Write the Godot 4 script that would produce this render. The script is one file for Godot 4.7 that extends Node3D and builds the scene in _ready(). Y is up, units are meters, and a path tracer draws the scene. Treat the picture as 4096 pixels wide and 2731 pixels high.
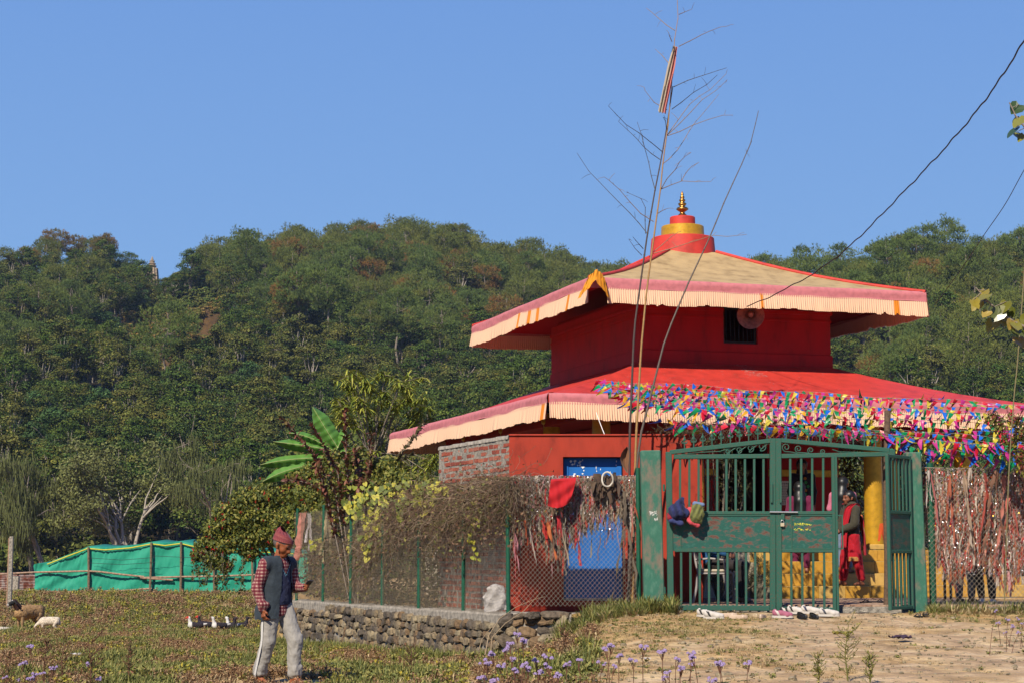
extends Node3D
# A red two-tiered shrine behind a green gate, below a forested hill, on a sunny day.
# Distances are metres; the viewpoint stands at x = 0, z = 0, 1.45 m above the field, and looks along -z.

const FOCAL := 7500.0
const TILT := 6.36
const EYE := Vector3(0, 1.45, 0)
var rng := RandomNumberGenerator.new()
var M := {}
var used_names := {}

func _ready() -> void:
	rng.seed = 20231
	setup_view()
	make_materials()
	build_ground()
	build_hill()
	build_forest()
	build_shrine()
	build_red_store()
	build_brick_wall()
	build_stone_wall()
	build_gate()
	build_fences()
	build_ribbons()
	build_bamboo_poles()
	build_bunting()
	build_cables()
	build_net_enclosure()
	build_garden_plants()
	build_courtyard()
	build_people()
	build_animals()
	build_small_things()
	build_field_plants()

func setup_view() -> void:
	var cam := Camera3D.new()
	cam.name = "camera"
	cam.position = EYE
	cam.rotation_degrees = Vector3(TILT, 0, 0)
	cam.fov = rad_to_deg(2.0 * atan(2731.0 / 2.0 / FOCAL))
	cam.near = 0.1
	cam.far = 3000.0
	add_child(cam)
	var sky_mat := ProceduralSkyMaterial.new()
	sky_mat.sky_top_color = Color(0.14, 0.39, 0.81)
	sky_mat.sky_horizon_color = Color(0.56, 0.73, 0.91)
	sky_mat.sky_curve = 0.40
	sky_mat.ground_bottom_color = Color(0.3, 0.27, 0.2)
	sky_mat.ground_horizon_color = Color(0.5, 0.55, 0.6)
	sky_mat.sun_angle_max = 3.0
	var sky := Sky.new()
	sky.sky_material = sky_mat
	var env := Environment.new()
	env.background_mode = Environment.BG_SKY
	env.background_energy_multiplier = 0.62
	env.sky = sky
	env.tonemap_mode = Environment.TONE_MAPPER_LINEAR
	env.tonemap_exposure = 1.6
	env.ssao_enabled = true
	env.ssil_enabled = true
	env.sdfgi_enabled = true
	env.fog_enabled = true
	env.fog_density = 0.00009
	env.fog_light_color = Color(0.62, 0.72, 0.86)
	var we := WorldEnvironment.new()
	we.name = "environment"
	we.environment = env
	add_child(we)
	var sun := DirectionalLight3D.new()
	sun.name = "sun"
	sun.light_color = Color(1.0, 0.955, 0.88)
	sun.light_energy = 1.58
	sun.light_angular_distance = 0.5
	sun.shadow_enabled = true
	var az := deg_to_rad(25.0)
	var el := deg_to_rad(42.0)
	add_child(sun)
	sun.look_at_from_position(Vector3.ZERO, Vector3(sin(az) * cos(el), -sin(el), -cos(az) * cos(el)), Vector3.UP)

# ---------------------------------------------------------------- helpers

# the world point that lies Z metres away at a place measured on the photograph
func at(px: float, py: float, z: float) -> Vector3:
	var t := deg_to_rad(TILT)
	var v := (1365.5 - py) / FOCAL
	var fwd := cos(t) - v * sin(t)
	return Vector3(z * (px - 2048.0) / FOCAL / fwd, EYE.y + z * (sin(t) + v * cos(t)) / fwd, -z)

func on_ground(px: float, z: float) -> Vector3:
	var x := z * (px - 2048.0) / FOCAL * 1.015
	return Vector3(x, ground_y(x, z), -z)

func numbered(called: String) -> String:
	if not used_names.has(called):
		used_names[called] = 0
		return called
	used_names[called] += 1
	return "%s_%03d" % [called, used_names[called]]

func tag(o: Node, label: String, category: String, group := "", kind := "") -> void:
	if label:
		o.set_meta("label", label)
	if category:
		o.set_meta("category", category)
	if group:
		o.set_meta("group", group)
	if kind:
		o.set_meta("kind", kind)

func thing(called: String, label: String, category: String, where := Vector3.ZERO, turn := 0.0, group := "") -> Node3D:
	var o := Node3D.new()
	o.name = numbered(called)
	add_child(o)
	o.position = where
	o.rotation.y = turn
	tag(o, label, category, group)
	return o

func part(parent: Node, called: String, mesh: Mesh, mat: Material, where := Vector3.ZERO, label := "") -> MeshInstance3D:
	var o := MeshInstance3D.new()
	o.name = called
	o.mesh = mesh
	o.material_override = mat
	o.position = where
	if label:
		o.set_meta("label", label)
	parent.add_child(o, true)
	return o

func single(called: String, mesh: Mesh, mat: Material, label: String, category: String, where := Vector3.ZERO, group := "") -> MeshInstance3D:
	var o := MeshInstance3D.new()
	o.name = numbered(called)
	o.mesh = mesh
	o.material_override = mat
	o.position = where
	add_child(o)
	tag(o, label, category, group)
	return o

func structure(called: String, mesh: Mesh, mat: Material, where := Vector3.ZERO) -> MeshInstance3D:
	var o := single(called, mesh, mat, "", "", where)
	o.set_meta("kind", "structure")
	return o

func scatter(called: String, mesh: Mesh, mat: Material, xfs: Array, cols: Array, label: String, category: String, parent: Node = self) -> MultiMeshInstance3D:
	var mm := MultiMesh.new()
	mm.transform_format = MultiMesh.TRANSFORM_3D
	mm.use_colors = cols.size() > 0
	mm.mesh = mesh
	mm.instance_count = xfs.size()
	for i in xfs.size():
		mm.set_instance_transform(i, xfs[i])
		if cols.size() > 0:
			mm.set_instance_color(i, cols[i])
	var o := MultiMeshInstance3D.new()
	o.name = numbered(called) if parent == self else called
	o.multimesh = mm
	o.material_override = mat
	parent.add_child(o, true)
	o.set_meta("kind", "stuff")
	if label:
		o.set_meta("label", label)
	if category:
		o.set_meta("category", category)
	return o

func rnd(a: float, b: float) -> float:
	return rng.randf_range(a, b)

func rdir() -> Vector3:
	var z := rng.randf_range(-1, 1)
	var a := rng.randf_range(0, TAU)
	var r := sqrt(1.0 - z * z)
	return Vector3(r * cos(a), z, r * sin(a))

func pick(a: Array) -> Variant:
	return a[rng.randi() % a.size()]

func lin(r: float, g: float, b: float) -> Color:
	return Color(r, g, b).linear_to_srgb()

# an sRGB colour 0..255 as linear, for vertex colours
func vc(r: float, g: float, b: float) -> Color:
	return Color(r / 255.0, g / 255.0, b / 255.0).srgb_to_linear()

# collects triangles
class MB:
	var v := PackedVector3Array()
	var n := PackedVector3Array()
	var c := PackedColorArray()
	var u := PackedVector2Array()
	var idx := PackedInt32Array()
	var col := Color.WHITE

	func put(p: Vector3, nn: Vector3, uv := Vector2.ZERO) -> int:
		v.append(p); n.append(nn); c.append(col); u.append(uv)
		return v.size() - 1

	func tri(a: Vector3, b: Vector3, d: Vector3) -> void:
		var nn := (d - a).cross(b - a).normalized()
		var i := put(a, nn); put(b, nn); put(d, nn)
		idx.append(i); idx.append(i + 1); idx.append(i + 2)

	func quad(a: Vector3, b: Vector3, d: Vector3, e: Vector3) -> void:
		var nn := (d - a).cross(b - a)
		if nn.length_squared() < 1e-16:
			nn = (e - a).cross(d - a)
		nn = nn.normalized()
		var i := put(a, nn, Vector2(0, 0)); put(b, nn, Vector2(1, 0)); put(d, nn, Vector2(1, 1)); put(e, nn, Vector2(0, 1))
		for k in [0, 1, 2, 0, 2, 3]:
			idx.append(i + k)

	# eight corners: x fastest, then y, then z
	func hexa(p: Array) -> void:
		quad(p[4], p[6], p[7], p[5])
		quad(p[1], p[3], p[2], p[0])
		quad(p[0], p[2], p[6], p[4])
		quad(p[5], p[7], p[3], p[1])
		quad(p[6], p[2], p[3], p[7])
		quad(p[0], p[4], p[5], p[1])

	func box(centre: Vector3, size: Vector3, b := Basis.IDENTITY) -> void:
		var p := []
		for k in 8:
			p.append(centre + b * Vector3(size.x * ((k & 1) - 0.5), size.y * (((k >> 1) & 1) - 0.5), size.z * (((k >> 2) & 1) - 0.5)))
		hexa(p)

	# a box with chamfered edges
	func cbox(centre: Vector3, size: Vector3, ch: float, b := Basis.IDENTITY) -> void:
		var h := size * 0.5
		var pt := func(sx: float, sy: float, sz: float, axis: int) -> Vector3:
			var q := Vector3(sx * (h.x - ch), sy * (h.y - ch), sz * (h.z - ch))
			q[axis] += signf(q[axis]) * ch if q[axis] != 0.0 else 0.0
			return centre + b * q
		for ax in 3:
			for s in [-1.0, 1.0]:
				var r := []
				for w in [[-1.0, -1.0], [-1.0, 1.0], [1.0, 1.0], [1.0, -1.0]]:
					var sg := [0.0, 0.0, 0.0]
					sg[ax] = s; sg[(ax + 1) % 3] = w[0]; sg[(ax + 2) % 3] = w[1]
					r.append(pt.call(sg[0], sg[1], sg[2], ax))
				if s > 0:
					quad(r[0], r[1], r[2], r[3])
				else:
					quad(r[3], r[2], r[1], r[0])
		for ax in 3:
			var a1 := (ax + 1) % 3
			var a2 := (ax + 2) % 3
			for s1 in [-1.0, 1.0]:
				for s2 in [-1.0, 1.0]:
					var sg := [0.0, 0.0, 0.0]
					sg[a1] = s1; sg[a2] = s2
					sg[ax] = -1.0
					var p0: Vector3 = pt.call(sg[0], sg[1], sg[2], a1)
					var p1: Vector3 = pt.call(sg[0], sg[1], sg[2], a2)
					sg[ax] = 1.0
					var p2: Vector3 = pt.call(sg[0], sg[1], sg[2], a2)
					var p3: Vector3 = pt.call(sg[0], sg[1], sg[2], a1)
					if s1 * s2 > 0:
						quad(p3, p2, p1, p0)
					else:
						quad(p0, p1, p2, p3)
		for k in 8:
			var sx := (k & 1) * 2.0 - 1.0
			var sy := ((k >> 1) & 1) * 2.0 - 1.0
			var sz := ((k >> 2) & 1) * 2.0 - 1.0
			var a: Vector3 = pt.call(sx, sy, sz, 0)
			var bb: Vector3 = pt.call(sx, sy, sz, 1)
			var d: Vector3 = pt.call(sx, sy, sz, 2)
			if sx * sy * sz > 0:
				tri(a, d, bb)
			else:
				tri(a, bb, d)

	# a smooth sheet over a grid of points, rows of equal length
	func sheet(rows: Array, flip := false, closed := false) -> void:
		var m: int = rows[0].size()
		var base := v.size()
		for i in rows.size():
			for j in m:
				var a: Vector3 = rows[mini(i + 1, rows.size() - 1)][j] - rows[maxi(i - 1, 0)][j]
				var j0 := (j - 1 + m) % m if closed else maxi(j - 1, 0)
				var j1 := (j + 1) % m if closed else mini(j + 1, m - 1)
				var b: Vector3 = rows[i][j1] - rows[i][j0]
				if b.length_squared() < 1e-12:
					var ii := i + 1 if i == 0 else i - 1
					b = rows[ii][j1] - rows[ii][j0]
				var nn := a.cross(b).normalized()
				put(rows[i][j], -nn if flip else nn, Vector2(float(j) / maxf(1, m - 1), float(i) / maxf(1, rows.size() - 1)))
		var last := m if closed else m - 1
		for i in rows.size() - 1:
			for j in last:
				var p := base + i * m + j
				var q := base + i * m + (j + 1) % m
				var t := [p, p + m, q, q, p + m, q + m] if flip else [p, q, p + m, q, q + m, p + m]
				for k in t:
					idx.append(k)

	func tube(pts: Array, radii: Array, sides := 6, cap := true) -> void:
		var rows := []
		var ref := Vector3.UP
		for i in pts.size():
			var d: Vector3 = (pts[mini(i + 1, pts.size() - 1)] - pts[maxi(i - 1, 0)]).normalized()
			var x := d.cross(ref)
			if x.length() < 0.05:
				x = d.cross(Vector3.RIGHT)
			x = x.normalized()
			ref = x.cross(d).normalized()
			var r: float = radii[mini(i, radii.size() - 1)]
			var ring := []
			for k in sides:
				var a := TAU * k / sides
				ring.append(pts[i] + (x * cos(a) + ref * sin(a)) * r)
			rows.append(ring)
		sheet(rows, true, true)
		if cap:
			for e in 2:
				var ring: Array = rows[0] if e == 0 else rows[-1]
				var mid: Vector3 = pts[0] if e == 0 else pts[-1]
				for k in sides:
					if e == 0:
						tri(mid, ring[k], ring[(k + 1) % sides])
					else:
						tri(mid, ring[(k + 1) % sides], ring[k])

	# a profile of (radius, height) turned round the y axis
	func lathe(profile: Array, sides := 24, centre := Vector3.ZERO) -> void:
		var rows := []
		for p in profile:
			var ring := []
			for k in sides:
				var a := TAU * k / sides
				ring.append(centre + Vector3(cos(a) * p.x, p.y, sin(a) * p.x))
			rows.append(ring)
		sheet(rows, false, true)

	# hard-edged lathe: every profile segment gets its own normals
	func turned(profile: Array, sides := 24, centre := Vector3.ZERO) -> void:
		for i in profile.size() - 1:
			lathe([profile[i], profile[i + 1]], sides, centre)

	func append(o: MB, xf: Transform3D) -> void:
		var base := v.size()
		for i in o.v.size():
			v.append(xf * o.v[i]); n.append((xf.basis * o.n[i]).normalized()); c.append(o.c[i]); u.append(o.u[i])
		for i in o.idx:
			idx.append(base + i)

	func mesh() -> ArrayMesh:
		var a := []
		a.resize(Mesh.ARRAY_MAX)
		a[Mesh.ARRAY_VERTEX] = v
		a[Mesh.ARRAY_NORMAL] = n
		a[Mesh.ARRAY_COLOR] = c
		a[Mesh.ARRAY_TEX_UV] = u
		a[Mesh.ARRAY_INDEX] = idx
		var m := ArrayMesh.new()
		if v.size() > 0:
			m.add_surface_from_arrays(Mesh.PRIMITIVE_TRIANGLES, a)
		return m

# ---------------------------------------------------------------- materials

func mat(called: String, albedo: Color, rough := 0.85, vertex := false) -> StandardMaterial3D:
	var m := StandardMaterial3D.new()
	m.resource_name = called
	m.albedo_color = albedo
	m.roughness = rough
	m.metallic_specular = 0.4
	m.vertex_color_use_as_albedo = vertex
	M[called] = m
	return m

# a tiling picture of noise between colours (stops: [offset, colour] in sRGB)
func noise_tex(seed_: int, freq: float, stops: Array, size := 512, octaves := 5, gain := 0.5) -> ImageTexture:
	var f := FastNoiseLite.new()
	f.seed = seed_
	f.frequency = freq
	f.noise_type = FastNoiseLite.TYPE_SIMPLEX_SMOOTH
	f.fractal_gain = gain
	f.fractal_octaves = octaves
	var im := f.get_seamless_image(size, size, false, false, 0.15, true)
	var g := Gradient.new()
	g.offsets = PackedFloat32Array(stops.map(func(s): return s[0]))
	g.colors = PackedColorArray(stops.map(func(s): return s[1]))
	im.convert(Image.FORMAT_L8)
	var data := im.get_data()
	var lut := []
	for i in 256:
		var cc := g.sample(i / 255.0)
		lut.append([int(cc.r * 255), int(cc.g * 255), int(cc.b * 255)])
	var outb := PackedByteArray()
	outb.resize(size * size * 3)
	for i in data.size():
		var l: Array = lut[data[i]]
		outb[i * 3] = l[0]; outb[i * 3 + 1] = l[1]; outb[i * 3 + 2] = l[2]
	return ImageTexture.create_from_image(Image.create_from_data(size, size, false, Image.FORMAT_RGB8, outb))

func triplanar(m: StandardMaterial3D, tex: Texture2D, metres: float, world := true) -> StandardMaterial3D:
	m.albedo_texture = tex
	m.uv1_triplanar = true
	m.uv1_world_triplanar = world
	m.uv1_scale = Vector3.ONE / metres
	return m

func relief(m: StandardMaterial3D, tex: Texture2D, cm: float) -> StandardMaterial3D:
	m.heightmap_enabled = true
	m.heightmap_texture = tex
	m.heightmap_scale = cm
	return m

# the paint that shows this colour (0..255) where full sun falls on it
func ph(r: float, g: float, b: float, light := 1.9) -> Color:
	var c := vc(r, g, b) / light
	c.a = 1.0
	return c.linear_to_srgb()

func vp(r: float, g: float, b: float, light := 1.9) -> Color:
	return ph(r, g, b, light).srgb_to_linear()

func grey(a: float) -> Color:
	return Color(a, a, a)

func make_materials() -> void:
	var fine := noise_tex(11, 0.03, [[0.25, grey(0.62)], [0.5, grey(0.86)], [0.78, grey(1.0)]], 512, 6)
	var coarse := noise_tex(12, 0.012, [[0.2, grey(0.7)], [0.5, grey(0.9)], [0.8, grey(1.0)]], 512, 6)
	M.fine_tex = fine
	M.coarse_tex = coarse
	# ground: dry soil, straw and dusty green, broken up at two scales
	var soil := noise_tex(13, 0.006, [[0.2, Color(0.50, 0.41, 0.30)], [0.45, Color(0.60, 0.50, 0.375)], [0.6, Color(0.645, 0.55, 0.42)], [0.82, Color(0.71, 0.62, 0.49)]], 1024, 9, 0.62)
	var g := triplanar(mat("soil", Color(1, 1, 1), 0.95, true), soil, 5.0)
	relief(g, noise_tex(14, 0.02, [[0.0, grey(0.0)], [1.0, grey(1.0)]], 1024, 8, 0.7), 4.0)
	triplanar(mat("hill_soil", Color(0.42, 0.36, 0.22), 0.95, true), coarse, 9.0)
	var leaf := mat("tree_leaf", Color(1, 1, 1), 0.8, true)
	leaf.backlight_enabled = true
	leaf.backlight = grey(0.45)
	leaf.metallic_specular = 0.2
	var tint := {"sal_a": Color(0.97, 1.0, 0.8), "sal_b": Color(1.0, 1.0, 0.84), "sal_c": Color(0.88, 0.98, 0.86), "sal_d": Color(1.02, 1.0, 0.8), "pine_a": Color(1.06, 1, 0.86), "pine_b": Color(0.98, 1, 0.88), "pine_c": Color(1.12, 1.0, 0.85)}
	for k in tint:
		var l: StandardMaterial3D = leaf.duplicate()
		l.albedo_color = tint[k]
		l.resource_name = k
		M[k] = l
	mat("bark", lin(0.17, 0.14, 0.11), 0.9)
	mat("pale_bark", lin(0.25, 0.22, 0.18), 0.9)
	mat("grass_blade", Color(1, 1, 1), 0.7, true)
	M.grass_blade.backlight_enabled = true
	M.grass_blade.backlight = grey(0.4)
	mat("petal", Color(1, 1, 1), 0.6, true)
	M.petal.backlight_enabled = true
	M.petal.backlight = grey(0.3)
	# paints
	var wash := noise_tex(21, 0.014, [[0.15, grey(0.86)], [0.5, grey(0.96)], [0.85, grey(1.0)]], 512, 6)
	M.wash_tex = wash
	triplanar(mat("red_wall", Color8(156, 12, 16), 0.75), noise_tex(28, 0.012, [[0.1, grey(0.74)], [0.4, grey(0.92)], [0.75, grey(1.0)], [0.95, Color(1.0, 0.96, 0.94)]], 512, 8, 0.6), 3.0)
	M.red_wall.uv1_scale = Vector3(0.5, 0.16, 0.5)
	triplanar(mat("red_roof", ph(240, 72, 58), 0.6), noise_tex(22, 0.010, [[0.12, grey(0.78)], [0.4, grey(0.92)], [0.7, grey(1.0)], [0.93, Color(1, 1, 1)]], 1024, 9, 0.62), 4.0)
	triplanar(mat("tan_roof", ph(226, 192, 132), 0.75), noise_tex(23, 0.008, [[0.12, Color(0.74, 0.72, 0.68)], [0.45, grey(0.91)], [0.85, grey(1.0)]], 1024, 9, 0.62), 4.0)
	triplanar(mat("brick_red_wall", ph(196, 66, 42), 0.85), noise_tex(29, 0.012, [[0.1, grey(0.78)], [0.4, grey(0.94)], [0.75, grey(1.0)], [0.95, Color(1.0, 0.97, 0.94)]], 512, 8, 0.6), 3.0)
	M.brick_red_wall.uv1_scale = Vector3(0.55, 0.25, 0.55)
	relief(M.brick_red_wall, fine, 0.4)
	mat("pink_cloth", ph(238, 142, 146), 0.8)
	triplanar(M.pink_cloth, wash, 1.0)
	mat("peach_cloth", Color8(255, 196, 142), 0.85)
	M.peach_cloth.backlight_enabled = true
	M.peach_cloth.backlight = grey(0.5)
	mat("orange_cloth", ph(248, 160, 20), 0.8)
	M.orange_cloth.backlight_enabled = true
	M.orange_cloth.backlight = grey(0.3)
	mat("gold_paint", ph(232, 178, 50, 1.6), 0.42)
	triplanar(M.gold_paint, wash, 0.9)
	M.gold_paint.metallic = 0.35
	relief(M.gold_paint, fine, 0.25)
	mat("brass", Color8(164, 120, 62), 0.36)
	M.brass.metallic = 1.0
	mat("dark", Color8(26, 22, 22), 0.9)
	mat("black_paint", Color8(24, 23, 24), 0.6)
	triplanar(mat("blue_paint", ph(24, 122, 216), 0.5), noise_tex(24, 0.008, [[0.2, grey(0.92)], [0.5, grey(0.98)], [0.8, grey(1.0)]], 512, 6), 1.2)
	mat("white_paint", Color8(214, 212, 206), 0.7)
	triplanar(mat("green_paint", Color8(255, 255, 255), 0.6), noise_tex(25, 0.03, [[0.16, ph(120, 88, 66)], [0.30, ph(110, 112, 86)], [0.40, ph(72, 118, 92)], [0.55, ph(52, 116, 90)], [0.85, ph(66, 130, 104)]], 1024, 9, 0.75), 1.2)
	triplanar(mat("green_panel", Color8(255, 255, 255), 0.55), noise_tex(26, 0.008, [[0.2, ph(126, 76, 58)], [0.33, ph(146, 106, 84)], [0.42, ph(104, 118, 98)], [0.5, ph(52, 116, 96)], [0.66, ph(40, 112, 90)], [0.85, ph(74, 134, 112)]], 1024, 9, 0.72), 1.8)
	M.green_panel.uv1_scale = Vector3(0.45, 0.9, 0.45)
	M.green_panel.albedo_color = Color(0.86, 0.89, 0.95)
	M.green_paint.albedo_color = Color(0.86, 0.89, 0.95)
	triplanar(mat("green_concrete", Color8(255, 255, 255), 0.85), noise_tex(27, 0.006, [[0.22, ph(138, 126, 110)], [0.38, ph(112, 126, 108)], [0.5, ph(78, 126, 106)], [0.62, ph(62, 124, 102)], [0.85, ph(92, 142, 120)]], 1024, 9, 0.68), 2.6)
	M.green_concrete.uv1_scale = Vector3(0.5, 0.25, 0.5)
	relief(M.green_concrete, fine, 0.8)
	mat("green_post", ph(28, 104, 76), 0.5)
	triplanar(M.green_post, wash, 0.5)
	mat("wire", ph(196, 182, 160), 0.5)
	M.wire.metallic = 0.2
	mat("rust_wire", Color8(88, 64, 50), 0.8)
	triplanar(mat("cement", ph(196, 186, 170), 0.95), coarse, 0.7)
	relief(M.cement, fine, 1.5)
	for k in 5:
		var b := triplanar(mat("brick_%d" % k, [ph(214, 116, 86), ph(202, 100, 74), ph(224, 134, 102), ph(184, 92, 70), ph(210, 128, 102)][k], 0.9), noise_tex(30 + k, 0.03, [[0.2, grey(0.72)], [0.5, grey(0.92)], [0.8, grey(1.0)]], 256, 5), 0.35)
		relief(b, fine, 0.8)
	for k in 6:
		var b := triplanar(mat("stone_%d" % k, [ph(160, 144, 118), ph(134, 118, 98), ph(184, 162, 128), ph(118, 106, 92), ph(190, 172, 138), ph(156, 128, 96)][k], 0.95), noise_tex(40 + k, 0.02, [[0.2, grey(0.6)], [0.5, grey(0.88)], [0.8, grey(1.0)]], 256, 6), 0.5)
		relief(b, fine, 1.5)
	triplanar(mat("yellow_tile", ph(240, 182, 74), 0.35), wash, 0.8)
	triplanar(mat("pale_tile", ph(244, 200, 112), 0.4), wash, 0.8)
	mat("grout", Color8(160, 150, 130), 0.9)
	triplanar(mat("paving", ph(196, 160, 130), 0.9), coarse, 1.2)
	mat("cane", Color8(255, 255, 255), 0.5, true)
	triplanar(M.cane, wash, 0.4, false)
	mat("cloth", Color8(255, 255, 255), 0.85, true)
	M.cloth.backlight_enabled = true
	M.cloth.backlight = grey(0.3)
	M.cloth.rim_enabled = true
	M.cloth.rim = 0.15
	mat("flag", Color8(255, 255, 255), 0.35, true)
	M.flag.backlight_enabled = true
	M.flag.backlight = grey(0.55)
	mat("tinsel", Color8(226, 224, 228), 0.38)
	M.tinsel.metallic = 0.7
	mat("gold_tinsel", Color8(226, 178, 70), 0.25)
	M.gold_tinsel.metallic = 0.95
	mat("cable", Color8(30, 30, 34), 0.6)
	mat("plastic", Color8(255, 255, 255), 0.45, true)
	mat("plain", Color8(255, 255, 255), 0.8, true)
	mat("net", ph(40, 176, 142), 0.7)
	M.net.backlight_enabled = true
	M.net.backlight = grey(0.3)
	mat("skin", Color8(255, 255, 255), 0.55, true)
	M.skin.subsurf_scatter_enabled = true
	M.skin.subsurf_scatter_strength = 0.08

# ---------------------------------------------------------------- land

var lumps := FastNoiseLite.new()
const WALL_A := Vector2(0.86, 26.9)     # the retaining wall: front end, corner, far end (x, distance)
const WALL_B := Vector2(-0.04, 27.2)
const WALL_C := Vector2(-4.75, 40.0)

func behind_wall(x: float, z: float) -> float:
	# positive inside the compound, metres from the line of the wall
	var d1 := (WALL_C - WALL_B).normalized()
	var n1 := Vector2(d1.y, -d1.x)
	var s1 := (Vector2(x, z) - WALL_B).dot(n1)
	var s2 := z - 27.0
	return minf(s1, s2)

func ground_y(x: float, z: float) -> float:
	var f := 0.0
	if z > 20.5:
		f = -0.0268 * (minf(z, 56.0) - 20.5)
	f += 0.68 * smoothstep(60.0, 72.0, z)
	f -= 0.8 * smoothstep(85.0, 120.0, z)
	var p := 0.57 - 0.027 * clampf(26.5 - z, 0.0, 14.0)
	p -= 0.2 * smoothstep(14.0, 6.0, z)
	p += 0.08 * smoothstep(26.5, 29.0, z)
	var wide := lerpf(0.7, 2.6, clampf((27.0 - z) / 10.0, 0.0, 1.0))
	var mid := lerpf(0.75, 0.2, clampf((27.0 - z) / 8.0, 0.0, 1.0))
	var k := smoothstep(mid - wide, mid + wide, x)
	if z > 26.9:
		k = smoothstep(0.10, 0.34, behind_wall(x, z))
		p = minf(p, 0.52 + 0.13 * smoothstep(0.3, 3.0, x))
	k *= 1.0 - smoothstep(41.0, 43.0, z) * smoothstep(1.0, -3.0, x) - smoothstep(60.0, 70.0, z) * smoothstep(-3.0, 1.0, x)
	var y := lerpf(f, p, k)
	var rough := 0.045 if z > 15.0 else 0.02
	if z > 27.2 and k > 0.9:
		rough = 0.015
	y += lumps.get_noise_2d(x * 9.0, z * 9.0) * rough + lumps.get_noise_2d(x * 38.0, z * 38.0) * rough * 0.35
	if z < 60.0 and k < 0.5:
		y += lumps.get_noise_2d(x * 3.0 + 70.0, z * 3.0) * 0.09
	return y

# how bare the ground is: 1 on the trodden path, 0 in the weeds
func bare(x: float, z: float) -> float:
	var path := 1.0 - absf(x - lerpf(5.4, 4.4, clampf((z - 16.0) / 10.0, 0, 1))) / lerpf(4.6, 1.7, clampf((z - 16.0) / 10.0, 0, 1))
	path = clampf(path * 1.8, 0.0, 1.0) if z < 27.0 else 0.0
	if z < 19.5:
		path = maxf(path, smoothstep(19.5, 17.0, z) * smoothstep(-0.6, 1.6, x))
	path = maxf(path, 0.65 * smoothstep(2.3, 1.0, absf(z - 20.2)) * smoothstep(-3.4, -2.2, x))
	var nz := lumps.get_noise_2d(x * 7.0 + 30.0, z * 7.0) + 0.5 * lumps.get_noise_2d(x * 21.0, z * 21.0 + 9.0)
	return clampf(path + nz * 0.75 - 0.08, 0.0, 1.0)

func steps_list(spans: Array) -> PackedFloat32Array:
	var out := PackedFloat32Array()
	for s in spans:
		var t: float = s[0]
		while t < s[1] - 1e-4:
			out.append(t)
			t += s[2]
	out.append(spans[-1][1])
	return out

func build_ground() -> void:
	lumps.seed = 5
	lumps.frequency = 0.1
	lumps.fractal_octaves = 3
	var xs := steps_list([[-400, -60, 34], [-60, -16, 2.2], [-16, -7, 0.4], [-7, 9, 0.16], [9, 16, 0.5], [16, 60, 2.2], [60, 400, 34]])
	var zs := steps_list([[-120, 0, 20], [0, 12, 1.0], [12, 29, 0.16], [29, 60, 0.5], [60, 80, 0.6], [80, 240, 6]])
	var b := MB.new()
	for j in zs.size():
		for i in xs.size():
			var x := xs[i]
			var z := zs[j]
			var y := ground_y(x, z)
			var e := 0.12
			var nn := Vector3(ground_y(x - e, z) - ground_y(x + e, z), 2.0 * e, ground_y(x, z + e) - ground_y(x, z - e)).normalized()
			# green moss and thin turf in patches, paler where the path is trodden
			var w := bare(x, z)
			var patch := clampf(0.5 + 1.2 * lumps.get_noise_2d(x * 5.0, z * 5.0 + 40.0), 0.0, 1.0)
			var turf := Color(0.72, 0.70, 0.42).lerp(Color(1.0, 0.88, 0.64), patch)
			b.col = turf.lerp(Color(1.15, 1.08, 1.0), w)
			b.put(Vector3(x, y, -z), nn)
	var m := xs.size()
	for j in zs.size() - 1:
		for i in m - 1:
			var p := j * m + i
			for k in [p, p + m, p + 1, p + 1, p + m, p + m + 1]:
				b.idx.append(k)
	structure("ground", b.mesh(), M.soil)

# ---------------------------------------------------------------- hill

const CREST := [[-900, 1080], [-300, 1100], [0, 1165], [250, 1105], [420, 1115], [520, 1160], [600, 1200], [690, 1190], [760, 1180], [900, 1150], [1000, 1130], [1200, 1105], [1400, 1090], [1700, 1080], [1900, 1115], [2100, 1160], [2400, 1225], [2600, 1270], [2900, 1285], [3100, 1250], [3300, 1260], [3500, 1205], [3700, 1165], [3900, 1140], [4096, 1140], [4600, 1100], [5400, 1050]]
const FOOT := 190.0

func crest_px(px: float) -> float:
	for i in CREST.size() - 1:
		if px <= CREST[i + 1][0]:
			return lerpf(CREST[i][1], CREST[i + 1][1], clampf((px - CREST[i][0]) / (CREST[i + 1][0] - CREST[i][0]), 0, 1))
	return CREST[-1][1]

func crest_z(px: float) -> float:
	return lerpf(500.0, 400.0, smoothstep(2400.0, 3600.0, px))

func hill_y(x: float, z: float) -> float:
	var px := 2048.0 + x / z * FOCAL
	var zr := crest_z(px)
	var top := at(px, crest_px(px), zr).y
	var s := (z - FOOT) / (zr - FOOT)
	var base := ground_y(x, minf(z, 230.0))
	if s <= 0.0:
		return base - 0.5
	var y := base + (top - base) * (0.75 * s + 0.25 * s * s) if s <= 1.0 else top - (s - 1.0) * 90.0
	var bump := smoothstep(0.0, 0.2, s) * (1.0 - 0.8 * smoothstep(0.75, 1.0, s))
	y += bump * (9.0 * lumps.get_noise_2d(x * 0.11, z * 0.11) + 3.0 * lumps.get_noise_2d(x * 0.4, z * 0.4))
	return y

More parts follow.
